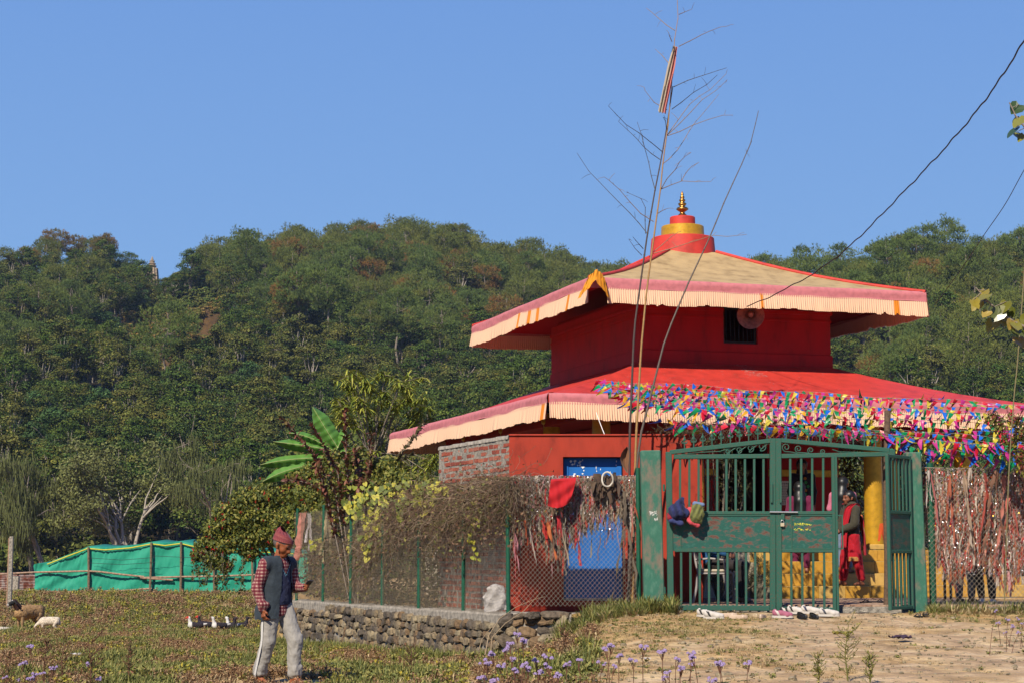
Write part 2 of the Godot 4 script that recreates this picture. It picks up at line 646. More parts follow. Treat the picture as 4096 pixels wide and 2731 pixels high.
func build_hill() -> void:
	var b := MB.new()
	var rows := []
	var z := FOOT - 10.0
	while z < 720.0:
		var row := []
		for i in 91:
			var px := -1500.0 + i * 80.0
			var x := z * (px - 2048.0) / FOCAL
			row.append(Vector3(x, hill_y(x, z), -z))
		rows.append(row)
		z += 5.0
	b.col = Color(0.30, 0.27, 0.17)
	b.sheet(rows, true)
	for i in b.v.size():
		var p := b.v[i]
		var k := clearing(2048.0 + p.x / -p.z * FOCAL, -p.z, p.x)
		b.c[i] = Color(0.20, 0.19, 0.12).lerp(Color(0.55, 0.40, 0.22), k)
	structure("hill", b.mesh(), M.hill_soil)

# the opening in the forest with dry orange undergrowth
var clear_z := 0.0
func clearing(px: float, z: float, _x: float) -> float:
	if clear_z == 0.0:
		clear_z = 360.0
		for k in 280:
			var zz := 210.0 + k
			var xx := zz * (720.0 - 2048.0) / FOCAL
			if hill_y(xx, zz) >= at(720.0, 1405.0, zz).y:
				clear_z = zz
				break
	var d := Vector2((px - 705.0) / 230.0, (z - clear_z) / 44.0)
	d = d.rotated(-0.25)
	return 1.0 - smoothstep(0.65, 1.1, d.length() + 0.25 * lumps.get_noise_2d(px * 0.12, z * 0.8))

# ---------------------------------------------------------------- trees of the hill

func leaf(b: MB, p: Vector3, nn: Vector3, along: Vector3, l: float, w: float) -> void:
	var side := nn.cross(along).normalized() * w * 0.5
	b.quad(p - along * l * 0.5, p + side, p + along * l * 0.5, p - side)

func tilted(nn: Vector3) -> Vector3:
	var a := nn.cross(rdir())
	return a.normalized() if a.length() > 0.01 else Vector3.RIGHT

func limb(b: MB, a: Vector3, e: Vector3, r0: float, r1: float, sag := 0.0, sides := 5, bends := 4) -> Array:
	var pts := []
	var rr := []
	for i in bends + 1:
		var t := float(i) / bends
		var p := a.lerp(e, t) + Vector3(0, -sag * sin(t * PI), 0)
		if i > 0 and i < bends:
			p += rdir() * a.distance_to(e) * 0.04
		pts.append(p)
		rr.append(lerpf(r0, r1, t))
	b.tube(pts, rr, sides, false)
	return pts

func broadleaf_crown(h: float, r: float, palette: Array, low: float, clumps: int, per: int, size: float) -> Array:
	var crown := MB.new()
	var wood := MB.new()
	limb(wood, Vector3.ZERO, Vector3(rnd(-0.4, 0.4), h * 0.62, rnd(-0.4, 0.4)), 0.22, 0.1)
	for i in clumps:
		var d := rdir()
		d.y = d.y * 0.9 + 0.1
		var t := float(i) / clumps
		var reach := rnd(0.55, 1.0)
		var c := Vector3(d.x * r * reach, lerpf(h * low, h * 0.93, clampf(0.5 + d.y * 0.5 * reach, 0, 1)), d.z * r * reach)
		var taper := 1.0 - 0.35 * absf(c.y / h - 0.6) / 0.4
		c.x *= taper
		c.z *= taper
		var cr := r * rnd(0.26, 0.42)
		if t < 0.35:
			limb(wood, Vector3(0, h * rnd(0.25, 0.5), 0), c, 0.09, 0.03)
		var tone: Color = pick(palette)
		for k in per:
			var dd := rdir()
			dd.y = absf(dd.y) * 0.85 if rng.randf() < 0.72 else dd.y
			var p := c + dd * cr * (rnd(0.55, 1.05)) * Vector3(1, 0.72, 1)
			var nn := (dd + rdir() * 0.7 + Vector3(0, 0.35, 0)).normalized()
			var v := rnd(0.5, 1.15)
			var yel := 1.0
			if rng.randf() < 0.2:
				v *= 1.65
				yel = 1.04
			crown.col = Color(tone.r * v * yel * rnd(0.9, 1.15), tone.g * v, tone.b * v)
			leaf(crown, p, nn, tilted(nn), size * rnd(0.7, 1.35), size * rnd(0.45, 0.8))
	return [crown.mesh(), wood.mesh()]

func pine_crown(h: float, r: float, palette: Array, low: float, tufts: int) -> Array:
	var crown := MB.new()
	var wood := MB.new()
	limb(wood, Vector3.ZERO, Vector3(rnd(-0.3, 0.3), h * 0.9, rnd(-0.3, 0.3)), 0.24, 0.06)
	var boughs := []
	var mid := h * (low + 1.0) * 0.5
	var tall := h * (1.0 - low) * 0.5
	for i in 34:
		var d := rdir()
		var reach := rnd(0.60, 0.76)
		var e := Vector3(d.x * r * reach, mid + d.y * tall * reach, d.z * r * reach)
		if d.y < 0.0:
			e.x *= 1.0 + 0.35 * d.y
			e.z *= 1.0 + 0.35 * d.y
		if i % 2 == 0:
			limb(wood, Vector3(0, maxf(h * 0.2, e.y - 1.4), 0), e, 0.06, 0.02, 0.3, 4, 3)
		boughs.append([e, r * rnd(0.30, 0.42), pick(palette)])
	for i in tufts:
		var bo: Array = pick(boughs)
		var dd := rdir()
		if dd.y < -0.2:
			dd.y *= -0.6
		var p: Vector3 = bo[0] + dd * bo[1] * rnd(0.5, 1.0)
		var tone: Color = bo[2]
		for k in 7:
			var nd := (dd * 0.55 + Vector3(0, 0.8, 0) + rdir() * 0.75).normalized()
			var side := tilted(nd) * rnd(0.03, 0.05)
			var v := rnd(0.7, 1.3)
			crown.col = Color(tone.r * v, tone.g * v, tone.b * v)
			crown.tri(p - side, p + nd * rnd(0.35, 0.65), p + side)
	return [crown.mesh(), wood.mesh()]

func tree_of(called: String, proto: Array, leafmat: Material, barkmat: Material, label: String, group: String, xf: Transform3D) -> Node3D:
	var o := thing(called, label, "tree", Vector3.ZERO, 0.0, group)
	o.transform = xf
	part(o, "crown", proto[0], leafmat)
	part(o, "trunk", proto[1], barkmat)
	return o

func build_forest() -> void:
	var dark := [Color(0.050, 0.080, 0.023), Color(0.060, 0.088, 0.028), Color(0.044, 0.071, 0.025), Color(0.075, 0.097, 0.028), Color(0.086, 0.088, 0.028)]
	var warm := [Color(0.086, 0.101, 0.035), Color(0.074, 0.091, 0.032), Color(0.096, 0.101, 0.037)]
	var cool := [Color(0.053, 0.082, 0.034), Color(0.065, 0.091, 0.039)]
	var pine := [Color(0.114, 0.150, 0.047), Color(0.095, 0.132, 0.045), Color(0.133, 0.159, 0.052), Color(0.086, 0.115, 0.045)]
	var dry := [Color(0.156, 0.108, 0.045), Color(0.129, 0.111, 0.048), Color(0.115, 0.122, 0.041)]
	var sal := []
	for k in 7:
		sal.append(broadleaf_crown([11.0, 12.5, 10.0, 13.0, 9.0, 11.5, 12.0][k], [3.6, 4.0, 3.9, 3.4, 3.6, 4.4, 3.2][k], [dark, dark, warm, dark, cool, dark, warm][k], [0.22, 0.3, 0.2, 0.34, 0.15, 0.25, 0.3][k], 36, 130, 0.31))
	var pines := []
	for k in 5:
		pines.append(pine_crown([14.0, 15.5, 13.0, 16.0, 14.0][k], [4.9, 5.4, 5.0, 4.4, 4.2][k], [pine, pine, pine, pine, dry][k], [0.26, 0.22, 0.2, 0.32, 0.3][k], 2000))
	var rest_sal := [[], [], [], [], [], [], []]
	var rest_pine := [[], [], [], [], []]
	var spots := []
	var z := FOOT + 3.0
	while z < 520.0:
		var step := 6.4
		var x := -0.30 * z
		while x < 0.30 * z:
			var xx := x + rnd(-2.6, 2.6)
			var zz := z + rnd(-2.6, 2.6)
			x += step
			var px := 2048.0 + xx / zz * FOCAL
			if px < -180 or px > 4280 or zz > crest_z(px) + 12.0:
				continue
			if clearing(px, zz, xx) > 0.25 or (px > 560 and px < 652 and zz > crest_z(px) - 55.0):
				continue
			spots.append([xx, zz, px])
		z += step * 0.95
	var single_sal := 0
	var single_pine := 0
	for s in spots:
		var q: float = (s[1] - FOOT) / (crest_z(s[2]) - FOOT)
		var nz := 0.25 * lumps.get_noise_2d(s[0] * 0.25, s[1] * 0.25)
		var is_pine := false
		if s[2] > 800 and s[2] < 2700:
			is_pine = q + nz > 0.60 + 0.18 * smoothstep(1300.0, 800.0, s[2])
		elif s[2] >= 2700:
			is_pine = q + nz > lerpf(0.66, 0.50, smoothstep(2900.0, 3700.0, s[2]))
		else:
			is_pine = rng.randf() < 0.10 and q > 0.35
		if is_pine and rng.randf() < 0.22:
			is_pine = false
		var sc := rnd(0.78, 1.18)
		if q > 0.93 and not is_pine:
			sc *= 0.75
		if clearing(s[2], s[1] + 12.0, s[0]) > 0.2 or clearing(s[2], s[1] + 22.0, s[0]) > 0.2:
			continue
		if clearing(s[2], s[1] + 32.0, s[0]) > 0.2 or clearing(s[2], s[1] + 46.0, s[0]) > 0.2:
			sc *= 0.5
			is_pine = false
		var y := hill_y(s[0], s[1]) - 0.3
		var xf := Transform3D(Basis(Vector3.UP, rnd(0, TAU)).scaled(Vector3(sc * rnd(0.9, 1.12), sc, sc * rnd(0.9, 1.12))), Vector3(s[0], y, -s[1]))
		if is_pine:
			var k := rng.randi() % 5
			if k == 4 and rng.randf() < 0.5:
				k = 0
			if single_pine < 300:
				single_pine += 1
				var dryish := k == 4
				tree_of("pine_tree", pines[k], M[["pine_a", "pine_b", "pine_a", "pine_b", "pine_c"][k]], M.bark, "browning pine tree standing among the green pines on the hill" if dryish else "rounded yellow green pine tree on the upper hillside", "browning pines" if dryish else "green pines on the hill", xf)
			else:
				rest_pine[k].append(xf)
		else:
			var k := rng.randi() % 7
			if single_sal < 300:
				single_sal += 1
				tree_of("broadleaf_tree", sal[k], M[["sal_a", "sal_b", "sal_d", "sal_a", "sal_c", "sal_b", "sal_b"][k]], M.pale_bark if k % 3 == 0 else M.bark, ["dark green broadleaf tree in the forest at the foot of the hill", "olive tinged broadleaf tree in the forest at the foot of the hill", "bluish green broadleaf tree in the forest at the foot of the hill"][0 if k in [0, 3] else 2 if k == 4 else 1], ["dark green forest trees", "olive forest trees", "bluish forest trees"][0 if k in [0, 3] else 2 if k == 4 else 1], xf)
			else:
				rest_sal[k].append(xf)
	var wood := thing("distant_forest", "mass of broadleaf forest covering the upper hillside", "forest")
	wood.set_meta("kind", "stuff")
	for k in 7:
		if rest_sal[k].size():
			scatter("crowns", sal[k][0], M[["sal_a", "sal_b", "sal_d", "sal_a", "sal_c", "sal_b", "sal_b"][k]], rest_sal[k], [], "", "", wood)
			scatter("trunks", sal[k][1], M.pale_bark if k % 2 == 0 else M.bark, rest_sal[k], [], "", "", wood)
	for k in 5:
		if rest_pine[k].size():
			scatter("crowns", pines[k][0], M.pine_a, rest_pine[k], [], "", "", wood)
			scatter("trunks", pines[k][1], M.bark, rest_pine[k], [], "", "", wood)
	# dry orange undergrowth in the clearing and low scrub between the trees
	var scrub := broadleaf_crown(1.5, 1.3, [Color(0.20, 0.13, 0.045), Color(0.15, 0.13, 0.045), Color(0.11, 0.12, 0.04), Color(0.22, 0.16, 0.075), Color(0.12, 0.10, 0.04)], 0.05, 22, 44, 0.26)
	var xfs := []
	for i in 900:
		var px := 705.0 + rnd(-290, 290)
		var zz := clear_z + rnd(-46, 46)
		var xx := zz * (px - 2048.0) / FOCAL
		if clearing(px, zz, xx) < 0.15 or (absf(px - 700.0) < 45.0 and absf(zz - clear_z + 8.0) < 6.0):
			continue
		var sc := rnd(0.3, 1.3) * (1.5 if rng.randf() < 0.1 else 1.0)
		xfs.append(Transform3D(Basis(Vector3.UP, rnd(0, TAU)).scaled(Vector3(sc, sc, sc)), Vector3(xx, hill_y(xx, zz) - 0.2, -zz)))
	scatter("clearing_scrub", scrub[0], M.sal_b, xfs, [], "dry orange undergrowth in the forest clearing", "undergrowth")
	var low := broadleaf_crown(3.2, 1.9, dark + warm, 0.05, 18, 34, 0.4)
	xfs = []
	for i in 420:
		var px := rnd(-120, 4250)
		var zz := rnd(FOOT - 16.0, FOOT + 9.0)
		var xx := zz * (px - 2048.0) / FOCAL
		var sc := rnd(0.4, 1.0) * (1.7 if rng.randf() < 0.25 else 1.0)
		xfs.append(Transform3D(Basis(Vector3.UP, rnd(0, TAU)).scaled(Vector3(sc, sc, sc)), Vector3(xx, minf(hill_y(xx, zz), ground_y(xx, 200.0)) - 0.2, -zz)))
	for i in 330:
		var px := rnd(470, 900)
		var zz := crest_z(px) - rnd(-4, 60)
		var xx := zz * (px - 2048.0) / FOCAL
		if clearing(px, zz, xx) > 0.4:
			continue
		var sc := rnd(0.9, 1.7)
		xfs.append(Transform3D(Basis(Vector3.UP, rnd(0, TAU)).scaled(Vector3(sc, sc, sc)), Vector3(xx, hill_y(xx, zz) - 0.3, -zz)))
	scatter("forest_edge_scrub", low[0], M.sal_b, xfs, [], "low scrub along the edge of the forest", "undergrowth")
	build_edge_trees()
	build_stone_tower()

# the trees with bare pale limbs and hanging foliage at the forest edge
func build_edge_trees() -> void:
	for spec in [[520.0, 172.0, 13.0, 0, 1.0], [150.0, 168.0, 12.0, 1, 1.0], [205.0, 165.0, 8.5, 1, 0.8], [860.0, 176.0, 13.5, 1, 1.1]]:
		var px: float = spec[0]
		var z: float = spec[1]
		var base := Vector3(z * (px - 2048.0) / FOCAL, ground_y(-40, 160.0) - 0.2, -z)
		var h: float = spec[2]
		var crown := MB.new()
		var wood := MB.new()
		var tips := []
		for s in (5 if spec[3] == 0 else 2):
			var a := rnd(0, TAU)
			var e := Vector3(cos(a) * h * 0.16, h * rnd(0.4, 0.55), sin(a) * h * 0.16)
			limb(wood, Vector3(cos(a) * 0.2, 0, sin(a) * 0.2), e, 0.20, 0.12, -0.3, 6, 5)
			for t in 6:
				var a2 := a + rnd(-1.3, 1.3)
				var e2 := e + Vector3(cos(a2) * rnd(0.1, 0.34) * h, rnd(0.02, 0.38) * h, sin(a2) * rnd(0.1, 0.34) * h)
				limb(wood, e.lerp(Vector3(e.x * 0.6, e.y * 0.7, e.z * 0.6), rng.randf() * 0.6), e2, 0.09, 0.035, -0.25, 5, 4)
				tips.append(e2)
				for w in 2:
					var e3 := e2 + rdir() * h * 0.13
					limb(wood, e2, e3, 0.05, 0.02, 0.0, 4, 2)
					tips.append(e3)
		for t in tips:
			if spec[3] == 0:
				if rng.randf() < 0.95:
					for k in 170:
						var p: Vector3 = t + rdir() * rnd(0.2, 1.5) * Vector3(1.2, 0.8, 1.2)
						var nn := (rdir() + Vector3(0, 0.6, 0)).normalized()
						crown.col = Color(0.13, 0.14, 0.05) * rnd(0.6, 1.3)
						leaf(crown, p, nn, tilted(nn), rnd(0.2, 0.4), rnd(0.12, 0.22))
			else:
				for k in 90:
					var p: Vector3 = t + rdir() * rnd(0.1, 1.1)
					var l := rnd(0.35, 1.3)
					var side := Vector3(rnd(-1, 1), 0, rnd(-1, 1)).normalized() * rnd(0.02, 0.045)
					var v := rnd(0.6, 1.4)
					crown.col = Color(0.085 * v, 0.095 * v, 0.036 * v)
					var e: Vector3 = p + Vector3(rnd(-0.2, 0.2), -l, rnd(-0.2, 0.2))
					crown.quad(p - side, p + side, e + side * 0.5, e - side * 0.5)
		var o := thing("forest_edge_tree", ["pale barked tree with bare spreading limbs behind the green net", "weeping tree with hanging grey green strands at the far left", "small weeping tree with a crooked trunk beside the concrete post", "weeping tree rising behind the middle of the green net"][[520.0, 150.0, 205.0, 860.0].find(px)], "tree", base)
		part(o, "crown", crown.mesh(), M.tree_leaf)
		part(o, "trunk", wood.mesh(), M.pale_bark if spec[3] == 0 else M.bark)

# the stone tower on the skyline
func build_stone_tower() -> void:
	var z := 500.0
	var base := at(603, 1236, z)
	var t := thing("stone_temple_tower", "ribbed grey stone temple tower poking above the trees on the skyline", "tower", base)
	var s := z / FOCAL
	var b := MB.new()
	for k in 12:
		var a := TAU * k / 12
		var rib := []
		for i in 9:
			var f := i / 8.0
			var r := lerpf(31.0, 19.0, f * f) * s
			rib.append(Vector3(cos(a) * r, lerpf(0.0, 195.0, f) * s - 2.0, sin(a) * r))
		b.tube(rib, [5.5 * s], 6)
	var prof := []
	for i in 9:
		var f := i / 8.0
		prof.append(Vector2(lerpf(31.0, 19.0, f * f) * s, lerpf(0.0, 195.0, f) * s - 2.0))
	b.lathe(prof, 24)
	tower_mat()
	part(t, "ribbed_shaft", b.mesh(), M.tower_stone)
	var y := 191.0
	for d in [[21.0, 5.0], [16.0, 7.0], [20.0, 4.0], [14.0, 6.0], [16.0, 4.0], [10.0, 7.0], [12.0, 4.0], [6.0, 8.0], [3.0, 8.0]]:
		var c := MB.new()
		c.turned([Vector2(0, y * s - 2.0), Vector2(d[0] * 0.85 * s, y * s - 2.0), Vector2(d[0] * s, (y + d[1] * 0.5) * s - 2.0), Vector2(d[0] * 0.8 * s, (y + d[1]) * s - 2.0), Vector2(0, (y + d[1]) * s - 2.0)], 20)
		part(t, "stone_disc", c.mesh(), M.tower_stone)
		y += d[1] - 0.2

func tower_mat() -> void:
	triplanar(mat("tower_stone", Color8(168, 150, 128), 0.95), M.coarse_tex, 4.0)

# ---------------------------------------------------------------- the shrine

const SHRINE := Vector3(3.38, 0, -36.65)
const SHRINE_TURN := 17.0

# a pleated strip hanging along a -> b (local), facing out; parts of it turned to bright orange
func fringe(parent: Node, a: Vector3, b: Vector3, drop: float, out: Vector3, flips: Array) -> void:
	var m := MB.new()
	var len_ := a.distance_to(b)
	var n := int(len_ / 0.0125)
	var rows := [[], [], [], []]
	var cols := []
	var sag := 0.0
	var amp := 0.014
	for i in n + 1:
		var t := float(i) / n
		var s := t * len_
		var w := sin(s * TAU / 0.042 + 1.7 * sin(s * 3.1) + 0.9 * sin(s * 7.7))
		if i % 9 == 0:
			sag = rnd(-0.012, 0.012)
		var short := 0.0
		var orange := false
		for f in flips:
			if absf(t - f[0]) < f[1]:
				short = f[2] * (1.0 - absf(t - f[0]) / f[1])
				orange = f[3]
		var slump := 0.014 * sin(s * 1.3 + a.x) + 0.008 * sin(s * 4.1)
		var p := a.lerp(b, t) + Vector3(0, slump, 0)
		for r in 4:
			var f := r / 3.0
			var wide := amp * (0.35 + 1.15 * f)
			rows[r].append(p + out * (w * wide + 0.03 * f + 0.012 * sin(s * 2.3) * f) + Vector3(0, -(drop + sag - short + w * 0.006) * f, 0))
		cols.append(vp(250, 150, 22) if orange else vp(252, 208, 172, 1.7))
	m.sheet(rows, true)
	for r in 4:
		for i in n + 1:
			m.c[r * (n + 1) + i] = cols[i]
	part(parent, "pleated_fringe", m.mesh(), M.cloth)

func band(parent: Node, a: Vector3, b: Vector3, high: float, out: Vector3, inward: Vector3) -> void:
	var m := MB.new()
	var n := int(a.distance_to(b) / 0.08)
	var rows := [[], [], [], [], [], []]
	for i in n + 1:
		var t := float(i) / n
		var s := t * a.distance_to(b)
		var p := a.lerp(b, t)
		var wob := 0.012 * sin(s * 1.9 + a.z) + 0.006 * sin(s * 6.3)
		rows[0].append(p + inward * 0.10 + Vector3(0, 0.028, 0))
		rows[1].append(p + inward * 0.01 + Vector3(0, 0.018 + wob * 0.3, 0))
		rows[2].append(p + out * 0.022 + Vector3(0, -0.012, 0))
		rows[3].append(p + out * (0.030 + wob * 0.7) + Vector3(0, -high * 0.4, 0))
		rows[4].append(p + out * (0.028 - wob * 0.7) + Vector3(0, -high * 0.75, 0))
		rows[5].append(p + out * 0.034 + Vector3(0, -high + wob, 0))
	m.sheet(rows, true)
	part(parent, "cloth_band", m.mesh(), M.pink_cloth)

# a hipped roof slab from an eave rectangle up to a smaller rectangle, hollowed a little
func hip_roof(parent: Node, called: String, ex: float, ez: float, ey: float, tx: float, tz: float, ty: float, thick: float, hollow: float, top_mat: Material, soffit_mat: Material) -> void:
	var top := MB.new()
	var under := MB.new()
	var corners := [Vector2(-1, 1), Vector2(1, 1), Vector2(1, -1), Vector2(-1, -1)]
	for k in 4:
		var c0: Vector2 = corners[k]
		var c1: Vector2 = corners[(k + 1) % 4]
		var rows := []
		var low := []
		for i in 9:
			var f := i / 8.0
			var y := lerpf(ey, ty, f) - hollow * sin(f * PI)
			var hx := lerpf(ex, tx, f)
			var hz := lerpf(ez, tz, f)
			var r := []
			var r2 := []
			for j in 13:
				var g := j / 12.0
				var c := c0.lerp(c1, g)
				r.append(Vector3(c.x * hx, y, c.y * hz))
				r2.append(Vector3(c.x * (hx - 0.01), y - thick, c.y * (hz - 0.01)))
			rows.append(r)
			low.append(r2)
		top.sheet(rows, false)
		under.sheet(low, true)
		top.sheet([low[0], rows[0]], false)
	part(parent, called, top.mesh(), top_mat)
	part(parent, "soffit", under.mesh(), soffit_mat)

func wall_box(parent: Node, called: String, x0: float, x1: float, y0: float, y1: float, z0: float, z1: float, m: Material) -> MeshInstance3D:
	var b := MB.new()
	b.cbox(Vector3((x0 + x1) / 2, (y0 + y1) / 2, (z0 + z1) / 2), Vector3(absf(x1 - x0), absf(y1 - y0), absf(z1 - z0)), 0.012)
	return part(parent, called, b.mesh(), m)

func build_shrine() -> void:
	var t := thing("shrine", "red two tiered shrine with pink banded eaves and pleated peach fringes", "shrine", SHRINE, deg_to_rad(SHRINE_TURN))
	var lx := 4.6
	var lz := 5.5
	var ly := 3.96
	var ux := 3.26
	var uz := 3.72
	var uy := 6.14
	var px := 1.9
	var pz := 2.56
	mat("soffit", Color8(150, 22, 22), 0.8)
	hip_roof(t, "lower_roof", lx, lz, ly, px - 0.05, pz - 0.05, 4.86, 0.14, 0.07, M.red_roof, M.soffit)
	hip_roof(t, "upper_roof", ux, uz, uy, 0.5, 0.5, 7.25, 0.12, 0.10, M.tan_roof, M.soffit)
	# flecks of lost paint on the front of the lower roof
	var fl := MB.new()
	fl.col = vp(246, 170, 160)
	for i in 230:
		var u := rnd(-0.9, 0.9)
		var f := rnd(0.05, 0.98)
		if i % 2 == 0:
			u = 0.02 + rnd(-0.06, 0.08)
			f = rnd(0.72, 0.98)
		var zz := lerpf(lz, pz - 0.05, f)
		var yy := lerpf(ly, 4.86, f) - 0.07 * sin(f * PI) + 0.006
		var xx := u * lerpf(lx, px - 0.05, f)
		var w := rnd(0.006, 0.02)
		fl.quad(Vector3(xx - w, yy, zz), Vector3(xx, yy + 0.004, zz - w * 0.8), Vector3(xx + w * 1.3, yy, zz), Vector3(xx, yy - 0.003, zz + w * 0.6))
	part(t, "paint_flecks", fl.mesh(), M.plain).set_meta("kind", "stuff")
	# red ridges along the hips of the upper roof
	for sx in [-1.0, 1.0]:
		for sz in [-1.0, 1.0]:
			var pts := []
			for i in 9:
				var f := i / 8.0
				pts.append(Vector3(sx * lerpf(ux, 0.5, f), lerpf(uy, 7.25, f) - 0.10 * sin(f * PI) + 0.012, sz * lerpf(uz, 0.5, f)))
			var b := MB.new()
			b.tube(pts, [0.04], 6)
			part(t, "hip_ridge", b.mesh(), M.red_roof)
	for lv in [[lx, lz, ly, 0.165, 0.27], [ux, uz, uy, 0.175, 0.275]]:
		var hx: float = lv[0]
		var hz: float = lv[1]
		var y: float = lv[2]
		var c := [Vector3(-hx, y, hz), Vector3(hx, y, hz), Vector3(hx, y, -hz), Vector3(-hx, y, -hz)]
		var outs := [Vector3(0, 0, 1), Vector3(1, 0, 0), Vector3(0, 0, -1), Vector3(-1, 0, 0)]
		for k in 4:
			var a: Vector3 = c[k]
			var b: Vector3 = c[(k + 1) % 4]
			var o: Vector3 = outs[k]
			band(t, a, b, lv[3], o, -o)
			var flips := []
			if hx == lx:
				flips = [[[0.19, 0.008, 0.03, false], [0.5, 0.006, 0.03, false]], [], [], [[0.985, 0.008, 0.0, true], [0.3, 0.004, 0.02, false]]][k]
			else:
				flips = [[[0.16, 0.012, 0.04, false], [0.30, 0.01, 0.03, false], [0.47, 0.004, 0.05, true], [0.86, 0.012, 0.06, false], [0.9, 0.008, 0.05, true]], [[0.3, 0.02, 0.05, false], [0.6, 0.02, 0.06, true]], [], [[0.62, 0.012, 0.0, true], [0.55, 0.014, 0.02, true], [0.46, 0.010, 0.0, true], [0.86, 0.008, 0.02, true]]][k]
			var dir: Vector3 = (b - a).normalized()
			var a2 := a
			if hx == ux and k == 0:
				a2 = a + dir * 0.30
			fringe(t, a2 + o * 0.03 + Vector3(0, -lv[3] + 0.02, 0), b + o * 0.03 + Vector3(0, -lv[3] + 0.02, 0), lv[4], o, flips)
	# orange drape tied over the front corner of the upper eave
	var drape := MB.new()
	var rows := []
	for i in 7:
		var f := i / 6.0
		var r := []
		for j in 25:
			var a := PI * j / 24.0
			var rr := 0.20 + 0.10 * f + 0.018 * sin(j * 2.2 + i) 
			var dn := -0.34 * absf(cos(a)) * (0.3 + 0.7 * f) - 0.1 * f
			r.append(Vector3(-ux - 0.03 - 0.06 * f + 0.13 * -cos(a) * (1.3 + f), uy + 0.03 + 0.10 * sin(a) * (1.0 - f) + dn + 0.012 * sin(j * 1.3 + i * 2.0), uz + 0.05 + 0.05 * f + 0.22 * cos(a) * 0.0 + 0.07 * sin(a) * rr / 0.2 - 0.02 * cos(j * 2.4)))
		rows.append(r)
	drape.sheet(rows, true)
	part(t, "corner_drape", drape.mesh(), M.orange_cloth, Vector3(0.12, 0, 0), "orange cloth draped over the eave corner")
	# upper storey: hollow walls with a window opening in the front
	var y0 := 4.60
	var y1 := 6.02
	var wx0 := -0.26
	var wx1 := 0.42
	var wy0 := 5.22
	var wy1 := 5.90
	var uw := MB.new()
	uw.box(Vector3((-px + wx0) / 2, (y0 + y1) / 2, pz - 0.09), Vector3(wx0 + px, y1 - y0, 0.18))
	uw.box(Vector3((px + wx1) / 2, (y0 + y1) / 2, pz - 0.09), Vector3(px - wx1, y1 - y0, 0.18))
	uw.box(Vector3((wx0 + wx1) / 2, (y0 + wy0) / 2, pz - 0.09), Vector3(wx1 - wx0, wy0 - y0, 0.18))
	uw.box(Vector3((wx0 + wx1) / 2, (wy1 + y1) / 2, pz - 0.09), Vector3(wx1 - wx0, y1 - wy1, 0.18))
	uw.box(Vector3(-px + 0.09, (y0 + y1) / 2, -0.09), Vector3(0.18, y1 - y0, 2 * pz - 0.18))
	uw.box(Vector3(px - 0.09, (y0 + y1) / 2, -0.09), Vector3(0.18, y1 - y0, 2 * pz - 0.18))
	uw.box(Vector3(0, (y0 + y1) / 2, -pz + 0.09), Vector3(2 * px - 0.36, y1 - y0, 0.18))
	part(t, "upper_wall", uw.mesh(), M.red_wall)
	wall_box(t, "ceiling", -px + 0.1, px - 0.1, 6.03, 6.12, -pz + 0.1, pz - 0.1, M.soffit)
	for cz in [[4.55, 5.06, 0.03], [5.80, 5.87, 0.035], [5.66, 5.71, 0.02]]:
		var e: float = cz[2]
		var ring := MB.new()
		var hy: float = (cz[0] + cz[1]) / 2
		var dy: float = cz[1] - cz[0]
		if cz[0] > 5.2:
			ring.cbox(Vector3((-px + wx0) / 2 - e / 2, hy, pz + e / 2), Vector3(wx0 + px + e, dy, e), 0.006)
			ring.cbox(Vector3((px + wx1) / 2 + e / 2, hy, pz + e / 2), Vector3(px - wx1 + e, dy, e), 0.006)
		else:
			ring.cbox(Vector3(0, hy, pz + e / 2), Vector3(2 * px + 2 * e, dy, e), 0.008)
		for sx in [-1.0, 1.0]:
			ring.cbox(Vector3(sx * (px + e / 2), hy, -0.0), Vector3(e, dy, 2 * pz), 0.006)
		part(t, "wall_moulding", ring.mesh(), M.red_wall)
	var win := part(t, "window", frame_mesh(wx0, wx1, wy0, wy1, 0.05, 0.05), M.black_paint, Vector3(0, 0, pz - 0.08))
	for k in 7:
		var g := MB.new()
		g.tube([Vector3(lerpf(wx0, wx1, (k + 1) / 8.0), wy0 + 0.02, 0), Vector3(lerpf(wx0, wx1, (k + 1) / 8.0), wy1 - 0.02, 0)], [0.008], 5)
		part(win, "grille_bar", g.mesh(), M.black_paint)
	# drums and finial
	for d in [[0.66, 0.62, 7.10, 7.58, M.red_roof], [0.43, 0.42, 7.58, 7.82, M.gold_paint], [0.255, 0.25, 7.82, 8.01, M.red_roof]]:
		var b := MB.new()
		var r: float = d[0]
		b.turned([Vector2(r, d[2]), Vector2(d[1], d[3] - 0.015), Vector2(d[1] - 0.015, d[3]), Vector2(0, d[3] + 0.01)], 40)
		part(t, "drum_tier", b.mesh(), d[4])
	var fin := MB.new()
	var prof := []
	for q in [[0.12, 0], [0.10, 0.03], [0.055, 0.07], [0.045, 0.10], [0.10, 0.135], [0.125, 0.16], [0.10, 0.19], [0.045, 0.21], [0.075, 0.245], [0.085, 0.27], [0.04, 0.30], [0.06, 0.325], [0.065, 0.345], [0.03, 0.37], [0.045, 0.39], [0.048, 0.405], [0.022, 0.43], [0.034, 0.455], [0.022, 0.48], [0.008, 0.515], [0.0, 0.525]]:
		prof.append(Vector2(q[0], q[1]))
	fin.lathe(prof, 24)
	part(t, "finial", fin.mesh(), M.brass, Vector3(0, 8.01, 0))
	# plinth and steps
	var base_y := 0.40
	var floor_y := 0.67
	var top_y := 1.47
	wall_box(t, "plinth", -3.95, 3.95, base_y, top_y - 0.012, -5.0, 5.0, M.grout)
	var s0 := -0.9
	var s1 := 3.9
	for k in 3:
		wall_box(t, "step_core", s0, s1, base_y, floor_y + 0.2 * (k + 1) - 0.012, 5.0, 5.0 + 0.30 * (3 - k), M.grout)
	var tile_w := 0.48
